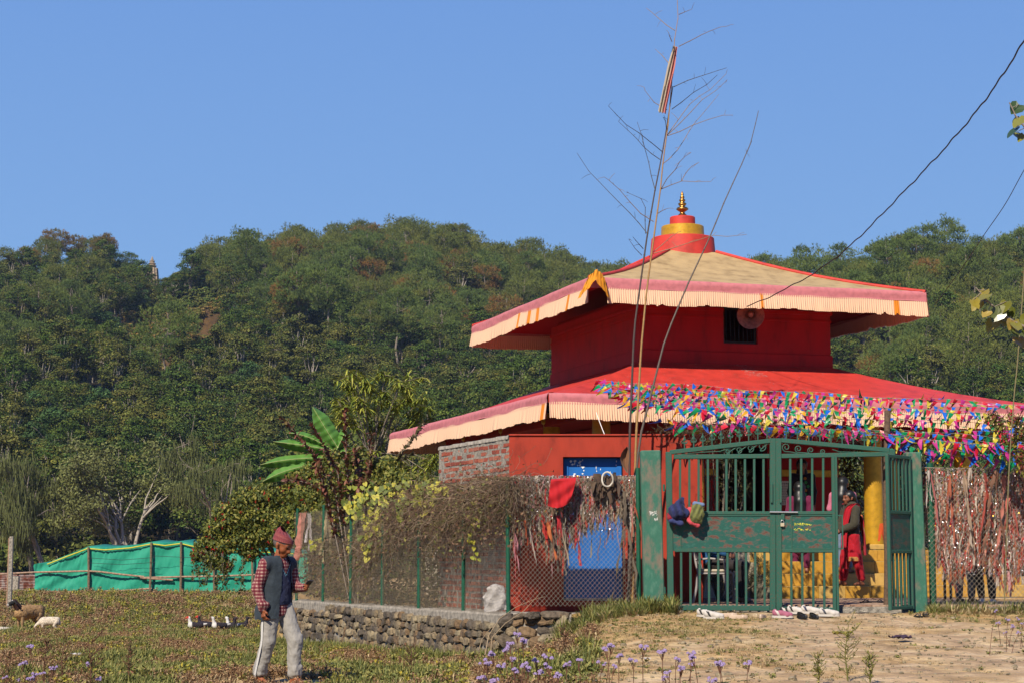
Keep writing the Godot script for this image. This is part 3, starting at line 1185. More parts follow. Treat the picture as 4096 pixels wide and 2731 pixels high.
	for k in 4:
		var zf := 5.0 + 0.30 * (3 - k)
		var yb := floor_y + 0.2 * k
		var x := s0
		var off := rnd(0, 0.3)
		var first := true
		while x < s1 - 0.02:
			var w := minf(tile_w - (off if first else 0.0), s1 - x)
			first = false
			var b := MB.new()
			b.cbox(Vector3(x + w / 2, yb + 0.098, zf + 0.007), Vector3(w - 0.006, 0.190, 0.014), 0.003)
			part(t, "riser_tile", b.mesh(), M.yellow_tile if rng.randf() < 0.75 else M.pale_tile)
			if k < 3:
				var c := MB.new()
				c.cbox(Vector3(x + w / 2, yb + 0.194, zf - 0.143), Vector3(w - 0.006, 0.014, 0.30), 0.003)
				part(t, "tread_tile", c.mesh(), M.pale_tile)
			x += w
	# columns
	for p in [[-3.4, 4.65], [-1.73, 4.65], [1.62, 4.65], [3.4, 4.65], [-3.4, 2.0], [-3.4, -0.7], [-3.4, -3.4], [3.4, 2.0], [3.4, -0.7], [3.4, -3.4]]:
		var b := MB.new()
		b.turned([Vector2(0.168, top_y + 0.09), Vector2(0.152, 3.70), Vector2(0.19, 3.74), Vector2(0.19, 3.9)], 28)
		var col := part(t, "column", b.mesh(), M.gold_paint, Vector3(p[0], 0, p[1]))
		var c := MB.new()
		c.cbox(Vector3(0, top_y + 0.045, 0), Vector3(0.46, 0.09, 0.46), 0.012)
		part(col, "column_base", c.mesh(), M.pale_tile)
	wall_box(t, "beam", -3.6, 3.6, 3.66, 3.80, 4.5, 4.8, M.red_wall)
	wall_box(t, "beam", -3.55, -3.25, 3.66, 3.80, -4.8, 4.48, M.red_wall)
	wall_box(t, "beam", 3.25, 3.55, 3.66, 3.80, -4.8, 4.48, M.red_wall)
	# sanctum behind the columns, with a dark doorway
	var sw := MB.new()
	sw.box(Vector3(-1.2, 2.62, 2.5), Vector3(1.6, 2.3, 0.2))
	sw.box(Vector3(1.28, 2.62, 2.5), Vector3(1.44, 2.3, 0.2))
	sw.box(Vector3(0.08, 3.55, 2.5), Vector3(0.96, 0.44, 0.2))
	sw.box(Vector3(-1.9, 2.62, -0.7), Vector3(0.2, 2.3, 6.2))
	sw.box(Vector3(1.9, 2.62, -0.7), Vector3(0.2, 2.3, 6.2))
	sw.box(Vector3(0, 2.62, -3.9), Vector3(3.6, 2.3, 0.2))
	part(t, "sanctum_wall", sw.mesh(), M.red_wall)
	wall_box(t, "ceiling_slab", -3.2, 3.2, 3.80, 3.87, -4.4, 4.4, M.soffit)
	wall_box(t, "yellow_frieze", 0.57, 1.98, 2.80, 2.93, 2.60, 2.62, M.gold_paint)
	wall_box(t, "yellow_frieze", -1.98, -0.42, 2.80, 2.93, 2.60, 2.62, M.gold_paint)
	notice_board(t)
	# the horn loudspeaker under the upper eave
	var hp := at(3004, 1262, 33.25)
	var horn := thing("horn_loudspeaker", "dusty pink horn loudspeaker hanging under the upper eave by the dark window", "loudspeaker", hp, deg_to_rad(-8))
	horn.rotation.x = deg_to_rad(12)
	var hb := MB.new()
	var hprof := []
	for q in [[0.245, 0.0], [0.235, -0.01], [0.19, -0.09], [0.13, -0.17], [0.08, -0.23], [0.055, -0.30], [0.055, -0.36]]:
		hprof.append([q[0], q[1]])
	var rows2 := []
	for q in hprof:
		var ring := []
		for k in 32:
			ring.append(Vector3(cos(TAU * k / 32) * q[0], sin(TAU * k / 32) * q[0], q[1]))
		rows2.append(ring)
	hb.sheet(rows2, true, true)
	mat("horn", Color8(176, 112, 96), 0.55)
	triplanar(M.horn, M.coarse_tex, 0.5)
	part(horn, "bell", hb.mesh(), M.horn)
	var dr := MB.new()
	dr.tube([Vector3(0, 0, -0.42), Vector3(0, 0, -0.28)], [0.075], 20)
	dr.tube([Vector3(0, 0, -0.2), Vector3(0, 0, -0.06)], [0.06, 0.035], 16)
	part(horn, "driver", dr.mesh(), M.horn)
	var br := MB.new()
	br.tube([Vector3(0, 0.02, -0.36), Vector3(0, 0.30, -0.40), Vector3(0, 0.46, -0.40)], [0.012], 6)
	part(horn, "bracket", br.mesh(), M.black_paint)

func frame_mesh(x0: float, x1: float, y0: float, y1: float, w: float, d: float) -> ArrayMesh:
	var b := MB.new()
	b.box(Vector3((x0 + x1) / 2, y0 + w / 2, 0), Vector3(x1 - x0, w, d))
	b.box(Vector3((x0 + x1) / 2, y1 - w / 2, 0), Vector3(x1 - x0, w, d))
	b.box(Vector3(x0 + w / 2, (y0 + y1) / 2, 0), Vector3(w, y1 - y0 - 2 * w, d))
	b.box(Vector3(x1 - w / 2, (y0 + y1) / 2, 0), Vector3(w, y1 - y0 - 2 * w, d))
	return b.mesh()

# a white paper notice with rows of small print on the sanctum wall
func notice_board(shrine: Node3D) -> void:
	var im := Image.create_empty(128, 176, false, Image.FORMAT_RGB8)
	im.fill(Color8(196, 190, 182))
	for r in 13:
		var x := 10
		while x < 112:
			var w := rng.randi_range(4, 12)
			im.fill_rect(Rect2i(x, 14 + r * 12, w, 4 if r > 0 else 6), Color8(60, 56, 58))
			x += w + rng.randi_range(3, 6)
	mat("notice", Color.WHITE, 0.9)
	M.notice.albedo_texture = ImageTexture.create_from_image(im)
	var b := MB.new()
	b.quad(Vector3(-0.17, 0.22, 0), Vector3(0.17, 0.22, 0), Vector3(0.17, -0.22, 0), Vector3(-0.17, -0.22, 0))
	var o := single("notice_sheet", b.mesh(), M.notice, "white printed notice pasted on the red sanctum wall behind the gate", "notice")
	o.transform = Transform3D(Basis(Vector3.UP, deg_to_rad(SHRINE_TURN)), SHRINE) * Transform3D(Basis.IDENTITY, Vector3(0.98, 2.50, 2.606))

# ---------------------------------------------------------------- the red store with the blue door

func build_red_store() -> void:
	var z := 28.5
	var a := at(2037, 1742, z)
	var b := at(2815, 2440, z)
	var d0 := at(2252, 1826, z)
	var d1 := at(2496, 2402, z)
	var t := thing("red_store_room", "small flat roofed red rendered store room with a blue door", "building", Vector3(0, 0, -z))
	var y0 := 0.3
	var m := MB.new()
	m.box(Vector3((a.x + d0.x) / 2, (a.y + y0) / 2, -0.12), Vector3(d0.x - a.x, a.y - y0, 0.24))
	m.box(Vector3((b.x + d1.x) / 2, (a.y + y0) / 2, -0.12), Vector3(b.x - d1.x, a.y - y0, 0.24))
	m.box(Vector3((d0.x + d1.x) / 2, (a.y + d0.y) / 2, -0.12), Vector3(d1.x - d0.x, a.y - d0.y, 0.24))
	m.box(Vector3((d0.x + d1.x) / 2, (d1.y + y0) / 2, -0.12), Vector3(d1.x - d0.x, d1.y - y0, 0.24))
	m.box(Vector3(b.x - 0.12, (a.y + y0) / 2, -1.0), Vector3(0.24, a.y - y0, 1.52))
	m.box(Vector3((a.x + b.x) / 2, a.y - 0.06, -1.0), Vector3(b.x - a.x - 0.49, 0.12, 1.52))
	m.box(Vector3((a.x + b.x) / 2 + 0.15, (a.y + y0) / 2, -1.86), Vector3(b.x - a.x - 0.3, a.y - y0, 0.2))
	part(t, "wall", m.mesh(), M.brick_red_wall)
	var door := MB.new()
	door.cbox(Vector3((d0.x + d1.x) / 2, (d0.y + d1.y) / 2, -0.17), Vector3(d1.x - d0.x - 0.02, d0.y - d1.y - 0.02, 0.04), 0.004)
	var dn := part(t, "door", door.mesh(), M.blue_paint)
	mat("worn_edge", Color8(150, 60, 44), 0.9)
	var r1 := MB.new()
	var mid := (d0.y + d1.y) / 2
	r1.cbox(Vector3((d0.x + d1.x) / 2, mid + 0.02, -0.145), Vector3(d1.x - d0.x - 0.05, 0.07, 0.012), 0.003)
	part(dn, "cross_rail", r1.mesh(), M.blue_paint)
	for s in [[d0.x + 0.05], [d1.x - 0.05]]:
		var r2 := MB.new()
		r2.cbox(Vector3(s[0], (d0.y + d1.y) / 2, -0.1435), Vector3(0.07, d0.y - d1.y - 0.06, 0.013), 0.003)
		part(dn, "stile", r2.mesh(), M.blue_paint)
	# chipped paint on the top of the door
	var chips := MB.new()
	for i in 26:
		var cx := rnd(d0.x + 0.08, d1.x - 0.06)
		var cy := d0.y - rnd(0.03, 0.30)
		if i < 12:
			cx = d0.x + rnd(0.12, 0.34)
			cy = d0.y - rnd(0.05, 0.16)
		var w := rnd(0.006, 0.03)
		var h := rnd(0.004, 0.03) if i % 3 else rnd(0.02, 0.05)
		if i % 3 == 0:
			w = 0.006
		chips.quad(Vector3(cx - w, cy, -0.1435), Vector3(cx, cy + h * 0.6, -0.1435), Vector3(cx + w, cy, -0.1435), Vector3(cx - w * 0.2, cy - h, -0.1435))
	part(dn, "chipped_paint", chips.mesh(), M.white_paint)
	var lint := MB.new()
	lint.cbox(Vector3((d0.x + d1.x) / 2, d1.y + 0.012, -0.08), Vector3(d1.x - d0.x - 0.01, 0.05, 0.10), 0.008)
	part(t, "door_sill", lint.mesh(), M.cement)
	var coping := MB.new()
	coping.cbox(Vector3((a.x + b.x) / 2, a.y + 0.012, -0.14), Vector3(b.x - a.x + 0.015, 0.03, 0.33), 0.008)
	part(t, "coping", coping.mesh(), M.brick_red_wall)

# ---------------------------------------------------------------- the bare brick wall

func build_brick_wall() -> void:
	var a := Vector2(at(2037, 1742, 28.5).x - 0.004, 28.52)
	var b := Vector2(at(1755, 1790, 31.8).x, 31.8)
	var len_ := a.distance_to(b)
	var ang := atan2(b.y - a.y, b.x - a.x)
	# local x runs along the wall from the red store to the far end, local z points inwards
	var t := thing("brick_wall", "bare brick wall with thick grey mortar beside the red store", "wall", Vector3(a.x, 0, -a.y), ang)
	var y0 := 0.42
	var top := 3.20
	var core := MB.new()
	core.box(Vector3(len_ / 2, (y0 + top - 0.05) / 2, 0.10), Vector3(len_ - 0.02, top - 0.05 - y0, 0.20))
	part(t, "mortar_core", core.mesh(), M.cement)
	var cap := MB.new()
	var rows := [[], [], [], []]
	for i in 40:
		var x := len_ * i / 39.0
		rows[0].append(Vector3(x, top - 0.06, -0.012 + rnd(-0.01, 0.01)))
		rows[1].append(Vector3(x, top - 0.005 + rnd(-0.012, 0.012), -0.01))
		rows[2].append(Vector3(x, top + 0.01 + rnd(-0.02, 0.015), 0.12))
		rows[3].append(Vector3(x, top - 0.05, 0.24))
	cap.sheet(rows)
	part(t, "mortar_cap", cap.mesh(), M.cement)
	var shapes := []
	for k in 6:
		var m := MB.new()
		var p := []
		for q in 8:
			p.append(Vector3(((q & 1) - 0.5) * 0.218 + rnd(-0.005, 0.005), (((q >> 1) & 1) - 0.5) * 0.058 + rnd(-0.004, 0.004), (((q >> 2) & 1) - 0.5) * 0.10 + rnd(-0.006, 0.006)))
		m.hexa(p)
		shapes.append(m.mesh())
	var half := []
	for k in 3:
		var m := MB.new()
		var p := []
		for q in 8:
			p.append(Vector3(((q & 1) - 0.5) * 0.105 + rnd(-0.004, 0.004), (((q >> 1) & 1) - 0.5) * 0.058 + rnd(-0.004, 0.004), (((q >> 2) & 1) - 0.5) * 0.10 + rnd(-0.005, 0.005)))
		m.hexa(p)
		half.append(m.mesh())
	var y := y0 + 0.05
	var row := 0
	while y < top - 0.07:
		var x := 0.12 if row % 2 == 0 else 0.0
		if row % 2 == 1:
			var h := part(t, "brick", pick(half), M["brick_%d" % (rng.randi() % 5)], Vector3(0.058, y + rnd(-0.004, 0.004), 0.046 + rnd(-0.004, 0.004)))
			h.rotation.z = rnd(-0.02, 0.02)
			x = 0.233
		while x < len_ - 0.05:
			var o := part(t, "brick", pick(shapes), M["brick_%d" % (rng.randi() % 5)], Vector3(x, y + rnd(-0.005, 0.005), 0.046 + rnd(-0.004, 0.004)))
			o.rotation.z = rnd(-0.015, 0.015)
			if x > len_ - 0.18:
				o.scale.x = clampf((len_ - x + 0.11) / 0.218, 0.3, 1.0)
				o.position.x = len_ - 0.109 * o.scale.x
			x += 0.238
		y += 0.0925
		row += 1

# ---------------------------------------------------------------- the rubble retaining wall

func stone_shape(sz: Vector3) -> ArrayMesh:
	# a rough lump: a squashed icosphere with facets knocked off
	var m := MB.new()
	var planes := []
	for k in 7:
		planes.append([rdir(), rnd(0.72, 0.92)])
	planes.append([Vector3(0, 0, 1), rnd(0.62, 0.8)])
	var rows := []
	for i in 6:
		var a := PI * i / 5.0
		var r := []
		for j in 9:
			var b := TAU * j / 9.0
			var d := Vector3(sin(a) * cos(b), cos(a), sin(a) * sin(b))
			d = Vector3(signf(d.x) * pow(absf(d.x), 0.7), signf(d.y) * pow(absf(d.y), 0.7), signf(d.z) * pow(absf(d.z), 0.7))
			for p in planes:
				var e: float = d.dot(p[0]) - p[1]
				if e > 0:
					d -= p[0] * e
			r.append(d * sz * 0.5)
		rows.append(r)
	for i in 5:
		for j in 9:
			var q := (j + 1) % 9
			m.quad(rows[i][j], rows[i][q], rows[i + 1][q], rows[i + 1][j])
	return m.mesh()

func build_stone_wall() -> void:
	var shapes := []
	for k in 9:
		shapes.append(stone_shape(Vector3.ONE))
	var runs := [[WALL_B, WALL_C, true], [WALL_A, WALL_B, false]]
	var t := thing("rubble_retaining_wall", "low retaining wall of rough mortared stones below the wire fence", "wall")
	var mortar: Material = M.cement
	for run in runs:
		var a: Vector2 = run[0]
		var b: Vector2 = run[1]
		var len_ := a.distance_to(b)
		var dir := Vector3(b.x - a.x, 0, -(b.y - a.y)).normalized()
		var out := Vector3(-dir.z, 0, dir.x)
		if out.z < 0:
			out = -out
		if run[2]:
			out = Vector3(dir.z, 0, -dir.x)
			if out.z < 0:
				out = -out
		# mortar body
		var body := MB.new()
		var n := int(len_ / 0.3) + 1
		var r := [[], [], [], []]
		for i in n + 1:
			var f := float(i) / n
			var p := Vector3(lerpf(a.x, b.x, f), 0, -lerpf(a.y, b.y, f))
			var top := lerpf(0.56, 0.43, f) if run[2] else 0.565
			var low := -0.45 if run[2] else -0.4
			r[0].append(p + out * 0.10 + Vector3(0, low, 0))
			r[1].append(p + out * 0.06 + Vector3(0, top - 0.05, 0))
			r[2].append(p + out * 0.05 + Vector3(0, top - 0.012 + rnd(-0.012, 0.012), 0))
			r[3].append(p - out * 0.36 + Vector3(0, top + rnd(-0.02, 0.015), 0))
		body.sheet(r, run[2])
		part(t, "mortar_bed", body.mesh(), mortar)
		# stones in uneven courses
		var basis := Basis(dir, Vector3.UP, dir.cross(Vector3.UP)).orthonormalized()
		if basis.z.dot(out) < 0:
			basis = Basis(-dir, Vector3.UP, (-dir).cross(Vector3.UP)).orthonormalized()
		var top0 := 0.52 if run[2] else 0.53
		var count := 0
		var y := -0.3 if run[2] else -0.25
		while y < top0:
			var h := rnd(0.12, 0.2)
			if y + h > top0 - 0.06:
				h = maxf(0.08, top0 - y)
			var s := rnd(0.0, 0.1)
			while s < len_:
				var w := rnd(0.13, 0.36)
				var f := clampf((s + w / 2) / len_, 0, 1)
				var topf := lerpf(0.56, 0.43, f) if run[2] else 0.56
				var hh := h * rnd(0.85, 1.15)
				var yy := y + h / 2 + rnd(-0.02, 0.02)
				if yy + hh / 2 > topf + 0.01:
					yy = topf - hh / 2
				var p := Vector3(lerpf(a.x, b.x, f), yy, -lerpf(a.y, b.y, f)) + out * rnd(0.045, 0.085)
				s += w * 0.93
				if count >= 290 and run[2]:
					continue
				count += 1
				var o := part(t, "stone", pick(shapes), M["stone_%d" % (rng.randi() % 6)], p)
				o.basis = basis * Basis(Vector3(0, 0, 1), rnd(-0.25, 0.25)) * Basis.from_scale(Vector3(w * 1.08, hh * 1.12, rnd(0.16, 0.24)))
			y += h * 0.92
		if not run[2]:
			for q in [[0.28, 0.5, 0.13, M.stone_1], [0.62, 0.28, 0.12, M.stone_3]]:
				var o := part(t, "cap_stone", pick(shapes), q[3], Vector3(lerpf(a.x, b.x, q[0]), 0.60, -27.0) + Vector3(0, -0.06, 0.06))
				o.basis = Basis.from_scale(Vector3(q[1], q[2], 0.3))

# ---------------------------------------------------------------- the gate

const GATE_Z := 27.0

func bar(m: MB, a: Vector3, b: Vector3, w: float, d: float) -> void:
	# a rectangular bar from a to b in the plane of the gate
	var dir := (b - a)
	var l := dir.length()
	dir /= l
	var side := dir.cross(Vector3(0, 0, 1)).normalized()
	m.cbox((a + b) / 2, Vector3(w, l, d), minf(w, d) * 0.15, Basis(side, dir, Vector3(0, 0, 1)))

func gp(px: float, py: float) -> Vector3:
	return at(px, py, GATE_Z) + Vector3(0, 0, GATE_Z)

func bars_part(t: Node, called: String, a: Vector3, b: Vector3, w: float, d: float, m: Material) -> MeshInstance3D:
	var mb := MB.new()
	bar(mb, a, b, w, d)
	return part(t, called, mb.mesh(), m)

func scroll_mesh(c: Vector3, r: float, turn: float, flip: float, tail: Vector3) -> ArrayMesh:
	var pts := []
	for i in 22:
		var f := i / 21.0
		var a := turn + flip * f * TAU * 1.45
		var rr := r * (0.22 + 0.78 * f)
		pts.append(c + Vector3(cos(a) * rr, sin(a) * rr, 0))
	var last: Vector3 = pts[-1]
	var prev: Vector3 = pts[-2]
	var dir := (last - prev).normalized()
	for i in 8:
		var f := (i + 1) / 8.0
		var q := last + dir * r * 0.8 * f
		pts.append(q.lerp(tail, f * f))
	var m := MB.new()
	m.tube(pts, [0.009], 6)
	return m.mesh()

func spear_mesh() -> ArrayMesh:
	var m := MB.new()
	var d := 0.012
	m.cbox(Vector3(0, 0.035, 0), Vector3(0.018, 0.09, 0.018), 0.003)
	m.cbox(Vector3(0, 0.085, 0), Vector3(0.05, 0.016, 0.022), 0.004)
	for s in [-1.0, 1.0]:
		m.tube([Vector3(0, 0.07, 0), Vector3(s * 0.03, 0.075, 0), Vector3(s * 0.04, 0.10, 0), Vector3(s * 0.03, 0.115, 0)], [0.009, 0.009, 0.008, 0.005], 6)
	var pts := [Vector2(0, 0.09), Vector2(0.028, 0.125), Vector2(0.014, 0.15), Vector2(0.0, 0.205), Vector2(-0.014, 0.15), Vector2(-0.028, 0.125)]
	for i in 6:
		var p: Vector2 = pts[i]
		var q: Vector2 = pts[(i + 1) % 6]
		m.tri(Vector3(0, 0.13, d), Vector3(q.x, q.y, 0), Vector3(p.x, p.y, 0))
		m.tri(Vector3(0, 0.13, -d), Vector3(p.x, p.y, 0), Vector3(q.x, q.y, 0))
	return m.mesh()

func build_gate() -> void:
	var spear := spear_mesh()
	var gm: Material = M.green_paint
	var zero := Vector3(0, 0, -GATE_Z)
	# left leaf
	var t := thing("gate_leaf", "wide closed leaf of the rusty green iron gate with two hats hung on it", "gate", zero, 0.0, "leaves of the green iron gate")
	bars_part(t, "stile", gp(2684, 2438), gp(2675, 1806), 0.09, 0.05, gm)
	bars_part(t, "stile", gp(3092, 2440), gp(3092, 1752), 0.085, 0.05, gm)
	bars_part(t, "rail", gp(2700, 2430), gp(3080, 2432), 0.075, 0.045, gm)
	bars_part(t, "rail", gp(2696, 1826), gp(3080, 1823), 0.065, 0.045, gm)
	bars_part(t, "rail", gp(2700, 2050), gp(3080, 2051), 0.05, 0.045, gm)
	bars_part(t, "rail", gp(2700, 2200), gp(3080, 2202), 0.05, 0.045, gm)
	bars_part(t, "sloping_top", gp(2680, 1808), gp(3082, 1762), 0.065, 0.047, gm)
	var pm := MB.new()
	pm.cbox((gp(2698, 2052) + gp(3082, 2202)) / 2 + Vector3(0, 0, 0.008), Vector3(gp(3082, 0).x - gp(2698, 0).x, gp(0, 2052).y - gp(0, 2202).y, 0.006), 0.001)
	var sp := part(t, "sheet_panel", pm.mesh(), M.green_panel, Vector3.ZERO, "rust stained green sheet panel")
	part(sp, "panel_rim", frame_mesh(gp(2700, 0).x, gp(3080, 0).x, gp(0, 2196).y, gp(0, 2058).y, 0.018, 0.014), gm, Vector3(0, 0, 0.014))
	for k in 10:
		var px := 2684.0 + (3092.0 - 2684.0) * (k + 1) / 11.0
		bars_part(t, "bar", gp(px, 1832), gp(px, 2046), 0.033, 0.02, gm)
		bars_part(t, "bar", gp(px + 4, 2206), gp(px + 5, 2424), 0.033, 0.02, gm)
	for k in 4:
		var px: float = 2916.0 + 46.0 * k
		var r: float = [0.038, 0.048, 0.056, 0.066][k]
		part(t, "scroll", scroll_mesh(gp(px - 5, 1806 - 7 * k), r, PI * 0.3, -1.0, gp(px + 36, 1785 - 8 * k)), gm)
	var tw := MB.new()
	tw.tube([gp(2706, 1818), gp(2800, 1808), gp(2880, 1804), gp(2926, 1790)], [0.008], 6)
	part(t, "twisted_rod", tw.mesh(), gm)
	for k in 10:
		var f := (k + 0.9) / 10.3
		part(t, "spearhead", spear, gm, gp(lerpf(2706, 3084, f), lerpf(1805, 1757, f)) + Vector3(0, 0.03, 0))
	bars_part(t, "handle", gp(3086, 1930) + Vector3(0, 0, 0.045), gp(3086, 2010) + Vector3(0, 0, 0.045), 0.03, 0.02, gm)
	# right leaf with the wicket opening
	var u := thing("gate_leaf", "green iron gate leaf with an open wicket doorway at its end", "gate", zero, 0.0, "leaves of the green iron gate")
	bars_part(u, "stile", gp(3118, 2442), gp(3114, 1752), 0.085, 0.05, gm)
	bars_part(u, "stile", gp(3340, 2446), gp(3333, 1820), 0.05, 0.05, gm)
	bars_part(u, "stile", gp(3353, 2448), gp(3344, 1820), 0.035, 0.05, gm)
	bars_part(u, "rail", gp(3128, 2434), gp(3335, 2438), 0.06, 0.045, gm)
	bars_part(u, "rail", gp(3126, 1823), gp(3566, 1815), 0.065, 0.045, gm)
	bars_part(u, "rail", gp(3128, 2051), gp(3334, 2050), 0.05, 0.045, gm)
	bars_part(u, "rail", gp(3128, 2202), gp(3336, 2203), 0.05, 0.045, gm)
	bars_part(u, "sloping_top", gp(3124, 1760), gp(3560, 1800), 0.065, 0.047, gm)
	bars_part(u, "end_stile", gp(3570, 1796), gp(3572, 1840), 0.08, 0.05, gm)
	var pr := MB.new()
	pr.cbox((gp(3128, 2052) + gp(3334, 2202)) / 2 + Vector3(0, 0, 0.008), Vector3(gp(3334, 0).x - gp(3128, 0).x, gp(0, 2052).y - gp(0, 2202).y, 0.006), 0.001)
	var sp2 := part(u, "sheet_panel", pr.mesh(), M.green_panel, Vector3.ZERO, "rust stained green sheet panel with yellow chalk marks")
	part(sp2, "panel_rim", frame_mesh(gp(3130, 0).x, gp(3332, 0).x, gp(0, 2196).y, gp(0, 2058).y, 0.018, 0.014), gm, Vector3(0, 0, 0.014))
	var chalk := MB.new()
	chalk.col = vc(196, 190, 60)
	for i in 60:
		var p := gp(3178 + rnd(0, 70), (2095 if i < 40 else 2118) + rnd(-4, 4) - (0.0 if i < 40 else rnd(0, 3))) + Vector3(0, 0, 0.0125)
		var w := rnd(0.004, 0.014)
		if i >= 40 and p.x > gp(3212, 0).x:
			continue
		chalk.quad(p + Vector3(-w, -0.003, 0), p + Vector3(-w * 0.6, 0.004, 0), p + Vector3(w, 0.004, 0), p + Vector3(w * 0.7, -0.004, 0))
	part(sp2, "chalk_mark", chalk.mesh(), M.plain)
	for k in 4:
		var px := 3118.0 + (3338.0 - 3118.0) * (k + 1) / 5.0
		bars_part(u, "bar", gp(px, 1830), gp(px, 2046), 0.033, 0.02, gm)
		bars_part(u, "bar", gp(px + 4, 2206), gp(px + 5, 2428), 0.033, 0.02, gm)
	for k in 4:
		var px: float = 3146.0 + 49.0 * k
		var r: float = [0.066, 0.056, 0.05, 0.042][k]
		part(u, "scroll", scroll_mesh(gp(px, 1788 + 6 * k), r, PI * 0.7, 1.0, gp(px + 44, 1812)), gm)
	var tw2 := MB.new()
	tw2.tube([gp(3330, 1796), gp(3360, 1806), gp(3450, 1808), gp(3550, 1812)], [0.008], 6)
	part(u, "twisted_rod", tw2.mesh(), gm)
	for k in 9:
		var f := (k + 0.6) / 9.4
		part(u, "spearhead", spear, gm, gp(lerpf(3120, 3540, f), lerpf(1757, 1797, f)) + Vector3(0, 0.03, 0))
	bars_part(u, "handle", gp(3122, 1930) + Vector3(0, 0, 0.045), gp(3122, 2010) + Vector3(0, 0, 0.045), 0.03, 0.02, gm)
	# the wicket door, swung out towards the viewer on the right-hand post
	var hinge := at(3656, 2428, GATE_Z)
	var w := thing("wicket_door", "narrow green barred wicket door standing open beside the gatepost", "gate", Vector3(hinge.x, 0, -GATE_Z), deg_to_rad(52.0))
	var wl := 0.72
	var y0 := 0.62
	var y1 := at(0, 1822, GATE_Z).y
	var ym0 := at(0, 2050, GATE_Z).y
	var ym1 := at(0, 2205, GATE_Z).y
	bars_part(w, "stile", Vector3(-0.03, y0, 0), Vector3(-0.03, y1, 0), 0.05, 0.05, gm)
	bars_part(w, "stile", Vector3(-wl, y0, 0), Vector3(-wl, y1, 0), 0.05, 0.05, gm)
	for y in [y0 + 0.03, ym1, ym0, y1 - 0.03]:
		bars_part(w, "rail", Vector3(-wl + 0.025, y, 0), Vector3(-0.055, y, 0), 0.05, 0.045, gm)
	for k in 5:
		var x := lerpf(-wl, -0.03, (k + 1) / 6.0)
		bars_part(w, "bar", Vector3(x, y0 + 0.055, 0), Vector3(x, ym1 - 0.025, 0), 0.033, 0.03, gm)
		bars_part(w, "bar", Vector3(x, ym0 + 0.025, 0), Vector3(x, y1 - 0.055, 0), 0.033, 0.03, gm)
	var wp := MB.new()
	wp.cbox(Vector3(-wl / 2 - 0.015, (ym0 + ym1) / 2, 0), Vector3(wl - 0.085, ym0 - ym1 - 0.052, 0.006), 0.001)
	part(w, "sheet_panel", wp.mesh(), M.green_panel)
	# gateposts
	var lp := thing("gatepost", "weathered green concrete gatepost left of the gate with white scribbles", "gatepost", at(2613, 2440, GATE_Z + 0.03))
	lp.position.y = 0
	var c := MB.new()
	var top := at(0, 1800, GATE_Z).y
	c.cbox(Vector3(0, (0.3 + top) / 2, -0.05), Vector3(0.29, top - 0.3, 0.26), 0.015, Basis(Vector3(0, 0, 1), 0.018))
	part(lp, "shaft", c.mesh(), M.green_concrete)
	var ch := MB.new()
	ch.col = vc(206, 206, 200)
	for i in 34:
		var p := Vector3(rnd(-0.045, 0.06), at(0, 2050, GATE_Z).y + rnd(-0.035, 0.03), 0.0835)
		if i > 24:
			p = Vector3(rnd(0.03, 0.07), at(0, 2075, GATE_Z).y + rnd(-0.02, 0.02), 0.0835)
		var a := rnd(0, PI)
		var d := Vector3(cos(a), sin(a), 0) * rnd(0.006, 0.016)
		var e := Vector3(-d.y, d.x, 0).normalized() * 0.003
		ch.quad(p - d - e, p - d + e, p + d + e, p + d - e)
	part(lp, "white_scribble", ch.mesh(), M.plain)
	for y in [1950, 2360]:
		var h := MB.new()
		h.tube([Vector3(0.165, at(0, y + 14, GATE_Z).y, 0.05), Vector3(0.165, at(0, y - 14, GATE_Z).y, 0.05)], [0.016], 8)
		part(lp, "hinge", h.mesh(), gm)
	var rp := thing("gatepost", "green concrete gatepost behind the open wicket door", "gatepost", at(3672, 2440, GATE_Z + 0.14))
	rp.position.y = 0
	var c2 := MB.new()
	var top2 := at(0, 1806, GATE_Z).y
	c2.cbox(Vector3(0, (0.3 + top2) / 2, 0), Vector3(0.22, top2 - 0.3, 0.22), 0.015, Basis(Vector3(0, 0, 1), 0.02))
	part(rp, "shaft", c2.mesh(), M.green_concrete)
	# bolt and padlock
	var bo := MB.new()
	bo.tube([gp(3078, 2047) + Vector3(0, 0, 0.05), gp(3190, 2048) + Vector3(0, 0, 0.05)], [0.011], 8)
	mat("steel", Color8(190, 190, 188), 0.35)
	M.steel.metallic = 0.85
	part(u, "sliding_bolt", bo.mesh(), M.steel)
	bars_part(u, "bolt_hasp", gp(3131, 2052) + Vector3(0, 0, 0.035), gp(3131, 2078) + Vector3(0, 0, 0.035), 0.05, 0.012, gm)
	var pl := thing("padlock", "small pale brass padlock hanging from the gate bolt", "padlock", at(3131, 2098, GATE_Z - 0.045))
	var pb := MB.new()
	pb.cbox(Vector3(0, 0, 0), Vector3(0.058, 0.052, 0.024), 0.006)
	mat("pale_brass", Color8(206, 190, 158), 0.4)
	M.pale_brass.metallic = 0.6
	part(pl, "lock_body", pb.mesh(), M.pale_brass)
	var sh := MB.new()
	var sp_ := []
	for i in 9:
		var a := PI * i / 8.0
		sp_.append(Vector3(cos(a) * 0.02, 0.045 + sin(a) * 0.022, 0))
	sp_.push_front(Vector3(0.02, 0.02, 0))
	sp_.append(Vector3(-0.02, 0.02, 0))
	sh.tube(sp_, [0.005], 6)
	part(pl, "shackle", sh.mesh(), M.steel)
	# weathered wooden pole behind the wicket
	var pole := MB.new()
	var pts := []
	for i in 8:
		pts.append(at(3549 + 3.0 * sin(i * 1.1), lerpf(2440, 1640, i / 7.0), GATE_Z + 0.35))
	pole.tube(pts, [0.05, 0.05, 0.048, 0.048, 0.047, 0.046, 0.046, 0.045], 10)
	mat("weathered_wood", ph(128, 104, 84), 0.9)
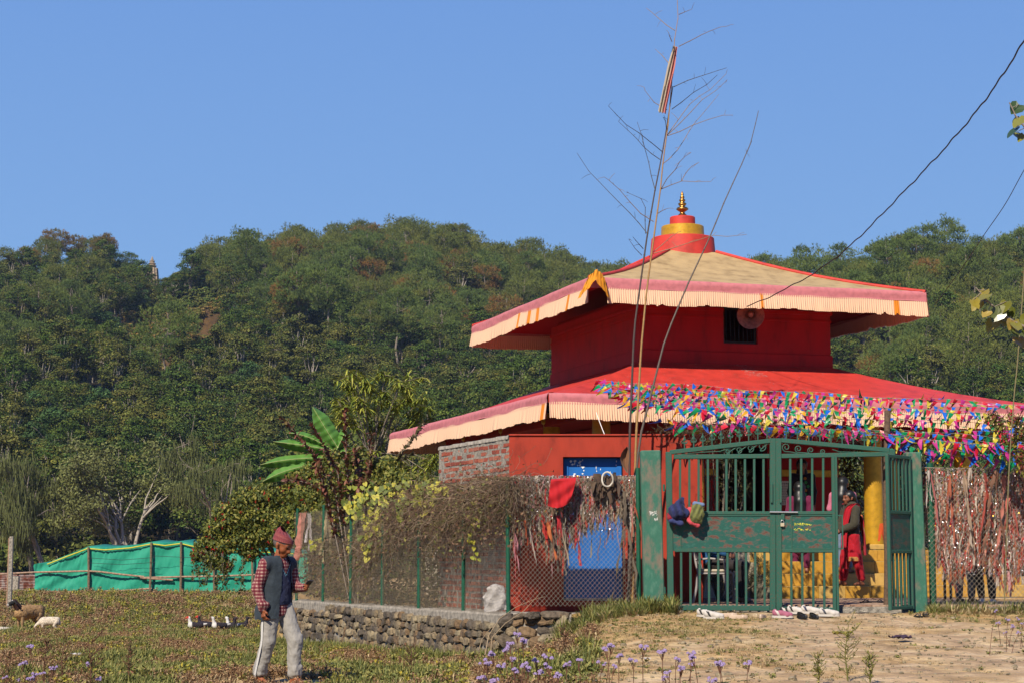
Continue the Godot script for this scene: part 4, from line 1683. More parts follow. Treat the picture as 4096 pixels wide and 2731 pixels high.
	triplanar(M.weathered_wood, M.coarse_tex, 0.4)
	single("wooden_pole", pole.mesh(), M.weathered_wood, "weathered wooden pole rising behind the open wicket door", "pole")

# ---------------------------------------------------------------- fences

func mesh_wires(b: MB, o: Vector3, ex: Vector3, width: float, height: float, pitch: float, r: float, out: Vector3) -> void:
	# diamonds of wire: two families of diagonals clipped to the panel
	var k := 1.12
	for fam in 2:
		var s := -height / k
		while s < width:
			# line x = s + y / k (fam 0) or x = s + (height - y) / k (fam 1)
			var x0 := s
			var x1 := s + height / k
			var t0 := 0.0
			var t1 := 1.0
			if x0 < 0:
				t0 = -x0 / (x1 - x0)
			if x1 > width:
				t1 = (width - x0) / (x1 - x0)
			if t1 > t0 + 0.01:
				var pts := []
				var n := int(maxf(2, (t1 - t0) * 9))
				for i in n + 1:
					var t := lerpf(t0, t1, float(i) / n)
					var x := lerpf(x0, x1, t)
					var y := t * height if fam == 0 else height - t * height
					pts.append(o + ex * x + Vector3(0, y, 0) + out * (0.012 * sin(x * 2.1) + 0.01 * sin(y * 3.0 + x) + (0.004 if fam else 0.0)))
				b.tube(pts, [r], 3, false)
			s += pitch

func post(called: String, foot: Vector3, top_y: float, r: float, label: String, lean := Vector3.ZERO) -> void:
	var b := MB.new()
	b.tube([Vector3(0, -0.15, 0), Vector3(0, (top_y - foot.y), 0) + lean], [r], 10)
	single(called, b.mesh(), M.green_post, label, "fence post", foot, "green fence posts")

func fence_point(f: float) -> Vector3:
	var p := WALL_B.lerp(WALL_C, f)
	return Vector3(p.x, lerpf(0.55, 0.42, f), -p.y)

func fence_f(px: float) -> float:
	# how far along the side fence the photograph's column px lies
	var r := (px - 2048.0) / FOCAL * 1.015
	return clampf((r * WALL_B.y - WALL_B.x) / ((WALL_C.x - WALL_B.x) - r * (WALL_C.y - WALL_B.y)), 0, 1)

func build_fences() -> void:
	# front section of diamond mesh, left of the gate
	var z := 27.2
	var a := at(2040, 2424, z)
	var e := at(2562, 1908, z)
	var b := MB.new()
	mesh_wires(b, a, Vector3.RIGHT, e.x - a.x, e.y - a.y, 0.066, 0.0025, Vector3(0, 0, 1))
	b.tube([Vector3(a.x, e.y, a.z), Vector3((a.x + e.x) / 2, e.y - 0.02, a.z), Vector3(e.x, e.y, a.z)], [0.004], 4)
	single("chain_link_panel", b.mesh(), M.wire, "diamond chain link fence panel in front of the blue door", "fence")
	post("fence_post", at(2034, 2432, z), at(0, 2050, z).y, 0.032, "green corner fence post where the chain link meets the vine covered fence", Vector3(-0.015, 0.42, 0))
	post("fence_post", at(2556, 2425, z), at(0, 1870, z).y, 0.034, "green fence post next to the left gatepost")
	# frayed wire ends by the gatepost
	var fr := MB.new()
	for i in 90:
		var y := rnd(0.75, 2.55)
		var p := Vector3(at(2572, 0, z).x, y, -z)
		var q := p + Vector3(rnd(0.01, 0.08), rnd(-0.03, 0.03), rnd(0.0, 0.05))
		fr.tube([p, (p + q) / 2 + Vector3(0, rnd(-0.02, 0.02), 0.01), q], [0.003], 3, false)
	single("frayed_fence_edge", fr.mesh(), M.rust_wire, "frayed rusty wire ends of the chain link beside the gatepost", "fence")
	# side section of fine hexagon wire along the retaining wall
	var c := MB.new()
	var p0 := fence_point(0.0)
	var p1 := fence_point(1.0)
	var d := (p1 - p0)
	var len_ := Vector2(d.x, d.z).length()
	var ex := Vector3(d.x, 0, d.z) / len_
	var out := Vector3(-ex.z, 0, ex.x)
	mesh_wires(c, Vector3(p0.x, 0.46, p0.z), ex, len_, 1.78, 0.05, 0.0017, -out)
	single("wire_netting_fence", c.mesh(), M.wire, "fine wire netting fence running back along the stone wall", "fence")
	for q in [[1858, "green fence post nearest the corner on the vine covered side fence"], [1684, "green fence post half buried in the brown dead vines"], [1541, "green fence post at the edge of the yellow leaved vine"], [1417, "green fence post under the yellow hanging leaves"], [1309, "green fence post carrying the long pale cloth strip"], [1206, "farthest green fence post, right behind the man with the cap"]]:
		var fp := fence_point(fence_f(q[0]))
		post("fence_post", fp, fp.y + 1.9, 0.032, q[1])
	# right-hand section
	var z2 := 27.25
	var a2 := at(3694, 2430, z2)
	var e2 := at(4260, 1868, z2)
	var b2 := MB.new()
	mesh_wires(b2, a2, Vector3.RIGHT, e2.x - a2.x, e2.y - a2.y, 0.07, 0.0026, Vector3(0, 0, 1))
	b2.tube([Vector3(a2.x, e2.y, a2.z), Vector3((a2.x + e2.x) / 2, e2.y - 0.03, a2.z), Vector3(e2.x, e2.y, a2.z)], [0.005], 4)
	single("chain_link_panel", b2.mesh(), M.wire, "diamond chain link fence right of the gate hung with glittering ribbons", "fence")
	post("fence_post", at(3735, 2432, z2 + 0.05), at(0, 1850, z2).y, 0.05, "thick dark green fence post right of the wicket door")
	# loose barbed wire above the gate and the fence
	var w := MB.new()
	for k in 7:
		var pts := []
		var y := rnd(1690, 1770)
		var x0 := rnd(2620, 2760) if k < 4 else rnd(3050, 3300)
		var x1 := rnd(3000, 3500) if k < 4 else rnd(3650, 4150)
		for i in 40:
			var f := i / 39.0
			pts.append(at(lerpf(x0, x1, f), y + 22.0 * sin(f * 9.0 + k) + rnd(-9, 9), 27.3 + 0.25 * sin(f * 17.0 + k)))
		w.tube(pts, [0.0032], 3, false)
	for k in 3:
		var pts := []
		for i in 130:
			var f := i / 129.0
			pts.append(at(lerpf(2650, 3530, f) + 24.0 * cos(f * 90.0 + k), 1742 + 24.0 * sin(f * 90.0 + k) + 12.0 * sin(f * 7.0 + k * 2.0), 27.35 + 0.1 * sin(f * 90.0)))
		w.tube(pts, [0.003], 3, false)
	single("loose_wire_coils", w.mesh(), M.rust_wire, "rusty loose wire coils strung above the gate", "wire")

# ---------------------------------------------------------------- ribbons on the fences

# a narrow crumpled strip that hangs from its top end
func strip(b: MB, top: Vector3, len_: float, w: float, c: Color, fold := 0.5, taper := 0.6) -> void:
	b.col = c
	var n := int(maxf(4, len_ / 0.055))
	var rows := []
	var a := rnd(0, TAU)
	var da := rnd(-1.2, 1.2) * fold
	var p := top
	var drift := Vector3(rnd(-0.09, 0.09), 0, rnd(-0.01, 0.03))
	for i in n + 1:
		var f := float(i) / n
		var ww := w * lerpf(1.0, taper, f) * rnd(0.8, 1.15)
		var d := Vector3(cos(a), 0, sin(a) * 0.6) * ww * 0.5
		var mid := Vector3(-sin(a) * 0.25, 0, 0.25) * ww * rnd(-0.5, 1.0)
		rows.append([p - d, p + mid, p + d])
		a += da * 0.5 + rnd(-0.3, 0.3) * fold
		p += Vector3(0, -len_ / n, 0) + (drift + Vector3(rnd(-0.12, 0.12), 0, rnd(-0.05, 0.05))) * len_ / n * 2.0
	b.sheet(rows)

func sparkle(b: MB, p: Vector3, s: float) -> void:
	var nn := (rdir() + Vector3(-0.2, 0.5, 1.0)).normalized()
	leaf(b, p, nn, tilted(nn), s * rnd(1.0, 2.2), s * rnd(0.5, 1.0))

func place_word(px: float) -> String:
	for q in [[2110, "beside the corner post"], [2215, "left of the red scarf"], [2310, "around the red scarf"], [2410, "in front of the blue door"], [2480, "near the white rope ring"], [2600, "close to the left gatepost"], [3745, "at the green post right of the wicket"], [3830, "left of the yellow knot"], [3930, "under the yellow knot"], [4020, "left of the stay wire"]]:
		if px < q[0]:
			return q[1]
	return "at the right edge of the picture"

func build_ribbons() -> void:
	var dust := [["dusty pink", 150, 106, 96], ["greyish brown", 120, 104, 88], ["faded beige", 168, 150, 128], ["dull grey", 128, 122, 112], ["brick red", 168, 56, 44], ["rusty orange", 178, 82, 44], ["bright red", 196, 30, 40], ["off white", 196, 184, 168], ["brown", 98, 76, 60], ["pale pink", 198, 140, 140]]
	# tangle on the left panel, then on the right one
	for side in 2:
		var z := 27.30 if side == 0 else 27.36
		var x0 := 2046.0 if side == 0 else 3705.0
		var x1 := 2560.0 if side == 0 else 4180.0
		var cl := MB.new()
		var sil := MB.new()
		var gold := MB.new()
		for i in (2500 if side == 0 else 2600):
			var px := rnd(x0, x1)
			var reach := 200.0 + 60.0 * sin(px * 0.02) + (130.0 if px < 2270 else 0.0) if side == 0 else 470.0 + 60.0 * sin(px * 0.03) - 120.0 * smoothstep(3760.0, 3700.0, px)
			if side == 1:
				reach *= 0.94 if px < 3900 else 1.0
			var top := (1900.0 if side == 0 else 1868.0) + pow(rng.randf(), 1.2 if side == 0 else 0.9) * reach * 0.85
			var l := rnd(0.08, 0.32)
			if side == 0 and rng.randf() < 0.25:
				top = 1902
			var c: Array = pick(dust)
			if side == 1 and rng.randf() < 0.6:
				c = pick([["", 206, 120, 100], ["", 216, 150, 130], ["", 186, 80, 70], ["", 214, 190, 176], ["", 132, 96, 76], ["", 160, 120, 98], ["", 100, 74, 60], ["", 176, 96, 60], ["", 196, 180, 166]])
			if side == 0 and rng.randf() < 0.3:
				c = pick([["", 120, 104, 88], ["", 142, 124, 104], ["", 104, 88, 74]])
			strip(cl, at(px, top, z - rnd(0.0, 0.07)), l, rnd(0.018, 0.05), vp(c[1], c[2], c[3]) * rnd(0.85, 1.45), 1.3)
		for i in (2200 if side == 0 else 5200):
			var px := rnd(x0, x1)
			var reach := 230.0 if side == 0 else 430.0
			var py := (1900.0 if side == 0 else 1868.0) + pow(rng.randf(), 1.5 if side == 0 else 1.1) * reach
			sparkle(gold if rng.randf() < 0.14 else sil, at(px, py, z - 0.03 - rnd(0, 0.07)), rnd(0.005, 0.016))
		var t := thing("ribbon_tangle", ["matted mass of dusty ribbons and tinsel on the fence before the blue door", "thick mass of glittering pink and orange ribbons on the right hand fence"][side], "ribbons")
		t.set_meta("kind", "stuff")
		part(t, "cloth_strips", cl.mesh(), M.cloth)
		part(t, "silver_tinsel", sil.mesh(), M.tinsel)
		part(t, "gold_tinsel", gold.mesh(), M.gold_tinsel)
		t.get_child(0).set_meta("kind", "stuff")
		t.get_child(1).set_meta("kind", "stuff")
		t.get_child(2).set_meta("kind", "stuff")
	# single ribbons one can pick out: px, top, bottom, width in metres, colour name and colour
	var picks := [
		[2058, 2125, 2300, 0.05, "pale pink", 200, 130, 138], [2068, 2130, 2312, 0.035, "bright red", 200, 60, 72], [2085, 1915, 2210, 0.03, "faded beige", 160, 142, 118], [2100, 2080, 2230, 0.05, "rusty orange", 196, 88, 50], [2112, 2080, 2260, 0.035, "off white", 190, 176, 160], [2128, 2100, 2250, 0.06, "brick red", 176, 56, 48], [2150, 1960, 2190, 0.05, "dusty pink", 160, 110, 100], [2172, 2060, 2190, 0.09, "bright red", 206, 44, 40], [2190, 2070, 2240, 0.08, "rusty orange", 214, 108, 50], [2208, 2020, 2250, 0.04, "brown", 110, 84, 66], [2224, 2110, 2320, 0.04, "pale pink", 206, 140, 146], [2232, 2060, 2240, 0.07, "bright red", 198, 36, 52], [2244, 2030, 2260, 0.03, "faded beige", 176, 158, 130], [2262, 2020, 2300, 0.02, "dull grey", 150, 142, 126], [2276, 1990, 2270, 0.02, "off white", 200, 190, 170], [2300, 2090, 2262, 0.10, "bright red", 214, 44, 62], [2322, 2085, 2250, 0.05, "pale pink", 206, 120, 124], [2345, 2000, 2190, 0.03, "greyish brown", 126, 108, 90], [2368, 2060, 2230, 0.06, "dull grey", 150, 146, 140], [2395, 1930, 2090, 0.05, "bright red", 186, 48, 58], [2418, 2040, 2240, 0.035, "dusty pink", 156, 116, 106], [2440, 2060, 2180, 0.07, "violet", 132, 104, 140], [2462, 1990, 2240, 0.025, "pale pink", 196, 146, 150], [2480, 2000, 2230, 0.03, "off white", 190, 184, 172], [2496, 1960, 2400, 0.07, "greyish brown", 112, 98, 84], [2512, 1980, 2400, 0.06, "brown", 96, 80, 68], [2535, 1990, 2180, 0.05, "rusty orange", 180, 100, 74], [2548, 1960, 2120, 0.04, "pale pink", 190, 130, 130],
		[3706, 1900, 2150, 0.06, "bright red", 190, 44, 52], [3720, 1870, 2150, 0.05, "dusty pink", 186, 100, 96], [3716, 1880, 2030, 0.04, "silver white", 206, 200, 196], [3778, 1905, 2180, 0.05, "dusty pink", 176, 112, 98], [3800, 1900, 2200, 0.06, "rusty orange", 188, 96, 64], [3815, 1960, 2230, 0.05, "bright red", 186, 52, 52], [3838, 1870, 1990, 0.06, "pale pink", 206, 160, 150], [3852, 1880, 2200, 0.05, "faded beige", 182, 156, 130], [3868, 1990, 2260, 0.07, "off white", 200, 186, 170], [3884, 1870, 1930, 0.05, "off white", 206, 192, 180], [3905, 1890, 2010, 0.05, "dusty pink", 196, 120, 104], [3918, 1900, 2290, 0.06, "rusty orange", 190, 84, 54], [3940, 1890, 2240, 0.07, "brick red", 170, 62, 52], [3962, 1960, 2300, 0.07, "rusty orange", 196, 100, 70], [3984, 1880, 2290, 0.08, "brown", 128, 84, 66], [4002, 1880, 2000, 0.06, "faded beige", 196, 176, 156], [4020, 1900, 2260, 0.08, "dusty pink", 198, 116, 100], [4036, 1990, 2250, 0.09, "salmon", 206, 106, 90], [4058, 1960, 2210, 0.08, "bright red", 196, 60, 60], [4074, 2010, 2160, 0.06, "lilac white", 190, 178, 190], [4090, 1950, 2230, 0.06, "bright red", 190, 50, 56]]
	for q in picks:
		var z := (27.13 if int(q[0]) % 3 == 0 else 27.26) if q[0] < 3000 else (27.19 if int(q[0]) % 4 == 0 else 27.32)
		var top := at(q[0], q[1], z)
		var l := top.y - at(q[0], q[2], z).y
		var b := MB.new()
		strip(b, Vector3.ZERO, l, q[3] * 0.8, vp(lerpf(q[5], 180, 0.15), lerpf(q[6], 150, 0.2), lerpf(q[7], 130, 0.2)), 1.1, 0.5)
		strip(b, Vector3(0.008, -0.02, -0.006), l * rnd(0.4, 0.8), q[3] * 0.6, vp(q[5], q[6], q[7]) * 0.85, 1.2, 0.6)
		single("offering_ribbon", b.mesh(), M.cloth, "%s %s ribbon on the chain link %s" % ["long" if l > 0.8 else "short", q[4], place_word(q[0])], "ribbon", top, "%s ribbons %s" % [q[4], place_word(q[0])])
	# the red scarf thrown over the fence
	var sc := MB.new()
	sc.col = vp(206, 26, 36)
	var rows := []
	for i in 22:
		var f := i / 21.0
		var r := []
		for j in 17:
			var g := j / 16.0
			var px := lerpf(2204 - 14 * f, 2306 - 16 * f - 12 * pow(f, 2.0), g)
			var py := lerpf(1914 - 8.0 * g, 2022 + 10.0 * sin(g * PI) - 14.0 * pow(g, 3.0), f)
			var p := at(px, py, 26.99)
			p.z += 0.02 * sin(g * 15.0 - f * 5.0) * (0.3 + f) + 0.012 * sin(f * 11.0 + g * 6.0) + 0.03 * f
			if i == 0:
				p.z -= 0.10
			r.append(p)
		rows.append(r)
	sc.sheet(rows)
	single("red_scarf", sc.mesh(), M.cloth, "bright red scarf draped over the chain link fence", "scarf")
	# white rope ring and the brown bag it hangs on
	var ring := MB.new()
	ring.col = vp(232, 222, 204)
	var rp := []
	for i in 25:
		var a := TAU * i / 24.0
		rp.append(at(2430 + 22 * cos(a) + rnd(-1, 1), 1916 + 29 * sin(a), 27.02 + 0.02 * sin(a * 2.0)))
	ring.tube(rp, [0.014], 6, false)
	single("rope_ring", ring.mesh(), M.cloth, "white rag twisted into a ring on top of the fence", "rag")
	var bag := MB.new()
	for i in 26:
		strip(bag, at(rnd(2372, 2470), rnd(1885, 1930), rnd(27.05, 27.14)), rnd(0.12, 0.3), rnd(0.05, 0.11), vp(104, 84, 68) * rnd(0.7, 1.2), 1.2, 0.8)
	single("crumpled_brown_rag", bag.mesh(), M.cloth, "crumpled brown rag bunched on the fence behind the white ring", "rag")
	var dry := MB.new()
	dry.col = vp(150, 104, 70)
	rows = []
	for i in 9:
		var f := i / 8.0
		var r := []
		for j in 9:
			var g := (j / 8.0 - 0.5) * 2.0
			var w := sin(PI * pow(f, 0.8)) * 16.0 + 1.5
			r.append(at(2510 - 22 * f * (1.0 - f) * 2.0 + g * w, 1785 + 105 * f, 27.3 + 0.05 * cos(g * 2.4) + 0.012 * sin(g * 9.0)))
		rows.append(r)
	dry.sheet(rows)
	single("curled_dry_leaf", dry.mesh(), M.cloth, "curled brown dry banana leaf hanging beside the bamboo poles", "leaf")
	# white sack leaning on the brick wall
	var sk := MB.new()
	rows = []
	for i in 10:
		var f := i / 9.0
		var r := []
		for j in 15:
			var a := TAU * j / 15.0
			var w := 0.14 + 0.05 * sin(f * 3.0 + 0.6) - 0.03 * f
			var cr := 0.022 * sin(a * 5.0 + f * 9.0) + 0.018 * sin(a * 3.0 - f * 14.0) + rnd(-0.008, 0.008)
			var top_in := 1.0 if i < 9 else 0.25
			r.append(Vector3(cos(a) * (w + cr) * top_in, f * 0.40, sin(a) * (0.09 + cr) * top_in))
		rows.append(r)
	sk.col = vp(232, 226, 222)
	sk.sheet(rows, false, true)
	var sp := at(1988, 2422, 28.2)
	var sack := single("white_sack", sk.mesh(), M.cloth, "crumpled white plastic sack behind the wire at the foot of the brick wall", "sack", Vector3(sp.x, 0.56, sp.z))
	sack.rotation.z = 0.1

# ---------------------------------------------------------------- bamboo poles

func zr(zx: float, zy: float) -> Vector2:
	return Vector2(2350.0 + 0.638 * zx, 0.638 * zy)

func cane_tube(b: MB, pts2: Array, z: float, r0: float, r1: float, knots: float, c: Color, dz := 0.0) -> void:
	var pts := []
	var rr := []
	var n := pts2.size()
	var total := 0.0
	for i in n:
		var f := float(i) / (n - 1)
		pts.append(at(pts2[i][0], pts2[i][1], z + dz * f))
	var curve := Curve3D.new()
	for p in pts:
		curve.add_point(p)
	total = curve.get_baked_length()
	var out := []
	var s := 0.0
	var k := 0
	while s < total:
		var f := s / total
		var r := lerpf(r0, r1, f)
		out.append(curve.sample_baked(s)); rr.append(r)
		out.append(curve.sample_baked(minf(s + knots * 0.93, total))); rr.append(lerpf(r0, r1, minf(1, (s + knots * 0.93) / total)))
		out.append(curve.sample_baked(minf(s + knots * 0.965, total))); rr.append(lerpf(r0, r1, f) * 1.28)
		s += knots
		k += 1
	b.col = c
	b.tube(out, rr, 7)
	for i in b.c.size():
		pass

func build_bamboo_poles() -> void:
	var z := 27.7
	var dark := vp(98, 84, 76)
	var tan_ := vp(196, 152, 96)
	var grey_ := vp(120, 106, 96)
	var poles := [
		["dark weathered bamboo pole leaning beside the tan one behind the fence", dark, 27.72, 0.024, 0.007, [[2516, 2440], [2518, 2000], [2519, 1750], [2537, 1317], [2588, 950], [2621, 759], [2645, 640], [2669, 500], [2692, 345]]],
		["tallest tan bamboo pole carrying a pale cloth banner near its tip", tan_, 27.66, 0.024, 0.004, [[2530, 2440], [2538, 2000], [2545, 1750], [2565, 1394], [2588, 1154], [2616, 950], [2643, 753], [2656, 612], [2669, 542], [2682, 400], [2694, 250], [2701, 121], [2717, 57], [2708, -20]]],
		["grey bamboo pole leaning far to the right with a bare thin tip", grey_, 27.60, 0.024, 0.005, [[2510, 2440], [2535, 2000], [2560, 1750], [2662, 1353], [2749, 1144], [2840, 950], [2905, 791], [2962, 670], [3007, 565], [3035, 443]]]]
	var twigs := [
		[1, [[548, 190], [515, 170], [460, 130], [425, 90], [395, 70], [370, 50]]], [1, [[575, 90], [610, 75], [655, 57]]], [1, [[575, 290], [625, 265], [685, 238], [740, 200], [785, 190], [830, 170], [880, 163]]], [1, [[517, 405], [490, 375], [465, 340], [425, 307]]], [0, [[540, 545], [590, 520], [670, 488], [735, 470], [825, 440], [875, 425]]], [0, [[530, 685], [580, 650], [665, 580], [750, 530], [815, 470]]], [1, [[500, 850], [570, 750], [660, 630], [767, 565], [870, 463]]], [1, [[510, 840], [610, 745], [720, 625], [840, 545], [877, 500]]], [1, [[505, 850], [570, 830], [660, 785], [785, 740], [860, 720], [912, 722]]], [1, [[500, 690], [440, 660], [395, 620], [370, 600], [357, 548]]], [0, [[468, 950], [435, 915], [370, 875], [335, 840], [245, 785], [205, 740], [170, 705], [132, 665]]], [0, [[455, 1000], [410, 970], [360, 930], [320, 880], [290, 850], [230, 795], [195, 762]]], [0, [[425, 1190], [400, 1100], [385, 1020], [360, 930], [350, 880], [330, 820], [313, 765]]], [1, [[470, 1030], [510, 1000], [575, 930], [620, 855], [660, 785], [735, 700], [825, 590]]], [1, [[460, 1190], [500, 1120], [555, 1060], [575, 1020], [605, 985], [650, 957]]], [1, [[465, 1185], [525, 1160], [590, 1135], [680, 1140], [775, 1138]]], [1, [[590, 1135], [620, 1080], [655, 1043], [700, 1018]]], [0, [[380, 1470], [340, 1420], [300, 1370], [215, 1285], [145, 1215], [85, 1150], [20, 1090], [-65, 960]]], [1, [[415, 1390], [365, 1360], [320, 1330], [270, 1270], [235, 1235], [200, 1185], [165, 1160], [135, 1130], [105, 1110]]], [0, [[365, 1465], [360, 1350], [365, 1285], [335, 1245], [245, 1205]]], [0, [[350, 1560], [325, 1535], [285, 1485]]], [1, [[440, 1340], [470, 1320], [505, 1307]]], [1, [[415, 1580], [500, 1510], [545, 1465], [590, 1450]]], [1, [[412, 1590], [560, 1550], [640, 1520], [720, 1500], [790, 1475], [855, 1485], [940, 1478], [1000, 1470]]], [0, [[340, 1600], [300, 1560], [260, 1500]]], [2, [[1030, 885], [1000, 960], [994, 935]]], [0, [[500, 850], [490, 760], [475, 735]]], [1, [[530, 260], [515, 225], [510, 205]]]]
	var canes := []
	for p in poles:
		var t := thing("bamboo_pole", p[0], "bamboo pole", Vector3.ZERO, 0.0, "bamboo poles tied behind the fence")
		var b := MB.new()
		cane_tube(b, p[5], p[2], p[3], p[4], 0.33, p[1])
		part(t, "cane", b.mesh(), M.cane)
		canes.append(t)
	for q in twigs:
		var b := MB.new()
		var pts := []
		for e in q[1]:
			var v := zr(e[0], e[1])
			pts.append([v.x, v.y])
		var tone: Color = [vp(84, 78, 78), vp(176, 148, 116), vp(100, 92, 88)][q[0]]
		cane_tube(b, pts, z, 0.0065, 0.003, 0.24, tone, rnd(-1.0, 1.0))
		# short side twigs at the joints
		for i in range(1, pts.size()):
			if rng.randf() < 0.75:
				var o: Vector3 = at(pts[i][0], pts[i][1], z)
				var d := Vector3(rnd(-1, 1), rnd(-0.6, 1), rnd(-1, 1)).normalized() * rnd(0.05, 0.16)
				b.tube([o, o + d * 0.5 + Vector3(0, 0.01, 0), o + d], [0.0032, 0.0028, 0.0018], 4, false)
		part(canes[q[0]], "twig", b.mesh(), M.cane)
	# the cloth banner tied near the top
	var m := MB.new()
	var rows := []
	var cols := []
	for i in 20:
		var f := i / 19.0
		var cx := lerpf(2350 + 0.638 * 552, 2350 + 0.638 * 468, f)
		var cy := lerpf(0.638 * 290, 0.638 * 700, f)
		var w := lerpf(9.0, 15.0, smoothstep(0.0, 0.35, f))
		var r := []
		for j in 9:
			var g := j / 8.0 * 2.0 - 1.0
			r.append(at(cx + g * w, cy + g * 3.0 + (8.0 * absf(sin(j * 2.1)) if i == 19 else 0.0), 27.6 + 0.035 * sin(j * 2.2 + f * 3.0)))
			cols.append(vp(206, 190, 170) if j < 5 else vp(226, 136, 132))
		rows.append(r)
	m.sheet(rows)
	for i in cols.size():
		m.c[i] = cols[i]
	single("cloth_banner", m.mesh(), M.cloth, "narrow beige and pink cloth banner tied high on the bamboo", "banner")

# ---------------------------------------------------------------- pennants

func pennant_mesh(c: Color, kind: int) -> ArrayMesh:
	var b := MB.new()
	b.col = c
	var rows := []
	var l: float = [0.13, 0.15, 0.12, 0.17, 0.115, 0.14][kind]
	var curl: float = [0.05, -0.06, 0.09, 0.03, -0.09, 0.12][kind]
	for i in 6:
		var f := i / 5.0
		var w := 0.075 * lerpf(1.0, 0.18, f)
		var tw: float = curl * 10.0 * f
		var d := Vector3(cos(tw), 0, sin(tw)) * w * 0.5
		var p := Vector3(curl * f * 0.5, -l * f, curl * 1.2 * f * f)
		rows.append([p - d, p + Vector3(0, 0, 0.008 * sin(f * 5.0 + kind)), p + d])
	b.sheet(rows)
	return b.mesh()

func build_bunting() -> void:
	var cols := [vp(40, 120, 235), vp(30, 165, 100), vp(226, 206, 60), vp(226, 40, 60), vp(214, 60, 150), vp(240, 176, 30)]
	var meshes := []
	for c in cols:
		var v := []
		for k in 6:
			v.append(pennant_mesh(c, k))
		meshes.append(v)
	var ordinal := ["topmost", "second", "third", "fourth", "fifth", "sixth", "seventh", "eighth", "ninth", "tenth", "eleventh", "twelfth", "thirteenth", "fourteenth", "fifteenth", "lowest"]
	var n := 16
	for k in n:
		var f := k / float(n - 1)
		var t := thing("pennant_string", "%s string of small coloured plastic pennants%s before the shrine roof" % [ordinal[k], " counted from the top" if k > 0 and k < n - 1 else ""], "bunting", Vector3.ZERO, 0.0, "pennant strings")
		var x0 := 2385.0 + 260.0 * f * f + rnd(-20, 20)
		var y0 := lerpf(1522.0, 1640.0, f) + rnd(-6, 6)
		var xm := 3150.0
		var ym := lerpf(1562.0, 1735.0, f) + rnd(-5, 5)
		var x1 := 4260.0
		var y1 := lerpf(1618.0, 1878.0, f) + rnd(-5, 5)
		if k > 11:
			y0 = lerpf(1660, 1740, (k - 11) / 4.0)
			x0 = 2570 + 60 * (k - 11)
			if k > 13:
				x0 = 3560
				y0 = lerpf(1770, 1800, (k - 13) / 2.0)
				ym = y0 + 8
				xm = 3700
		var z0 := lerpf(29.6, 27.9, f)
		var z1 := lerpf(27.4, 26.6, f)
		var pts := []
		var m := 60
		for i in m + 1:
			var g := float(i) / m
			var px := lerpf(x0, x1, g)
			var gm := (xm - x0) / (x1 - x0)
			# a parabola through the three measured points
			var a := y0 * (g - gm) * (g - 1.0) / (gm * 1.0)
			var bb := ym * g * (g - 1.0) / (gm * (gm - 1.0))
			var cc := y1 * g * (g - gm) / (1.0 - gm)
			pts.append(at(px, a + bb + cc + 5.0 * sin(g * 23.0 + k * 2.0), lerpf(z0, z1, g) + 0.1 * sin(g * 9.0 + k)))
		var s := MB.new()
		s.col = vp(190, 190, 180)
		s.tube(pts, [0.003], 3, false)
		part(t, "cord", s.mesh(), M.plain)
		var cv := Curve3D.new()
		for p in pts:
			cv.add_point(p)
		var total := cv.get_baked_length()
		var d := 0.06
		var ci := rng.randi() % 5
		while d < total:
			var p := cv.sample_baked(d)
			var g := d / total
			ci = (ci + 1 + (1 if rng.randf() < 0.15 else 0)) % 5
			var big := 1.28 if k > 9 else 1.0
			var which := 5 if ci == 2 and g < 0.45 and rng.randf() < 0.6 else ci
			var o := part(t, "pennant", meshes[which][rng.randi() % 6], M.flag, p)
			# streaming to the left at the windy end, hanging or lifted further right
			var lift := lerpf(0.9, 0.35, smoothstep(0.0, 0.35, g)) + rnd(-0.35, 0.4)
			if g > 0.5 and f < 0.6:
				o.rotation = Vector3(rnd(-1.5, -0.5) if rng.randf() < 0.55 else rnd(-0.5, 0.2), rnd(-0.5, 0.5), -lift * 0.6)
			else:
				o.rotation = Vector3(rnd(-0.6, 0.3), rnd(-0.9, 0.9), -lift)
			o.scale = Vector3(rnd(0.8, 1.15), rnd(0.8, 1.2), 1.0) * big
			d += rnd(0.085, 0.13)

# ---------------------------------------------------------------- cables

func cable(called: String, label: String, pts2: Array, r: float, wiggle: float, m: Material, category := "cable") -> void:
	var cv := Curve3D.new()
	for i in pts2.size():
		var p := at(pts2[i][0], pts2[i][1], pts2[i][2])
		var a: Array = pts2[maxi(0, i - 1)]
		var b: Array = pts2[mini(pts2.size() - 1, i + 1)]
		var tg := (at(b[0], b[1], b[2]) - at(a[0], a[1], a[2])) / 6.0
		cv.add_point(p, -tg, tg)
	var out := []
	var n := int(cv.get_baked_length() / 0.12)
	for i in n + 1:
		var s := cv.get_baked_length() * i / n
		out.append(cv.sample_baked(s) + Vector3(0, wiggle * (sin(s * 4.1) + 0.6 * sin(s * 9.7 + 1.0)), 0))
	var b2 := MB.new()
	b2.tube(out, [r], 6)
	single(called, b2.mesh(), m, label, category)

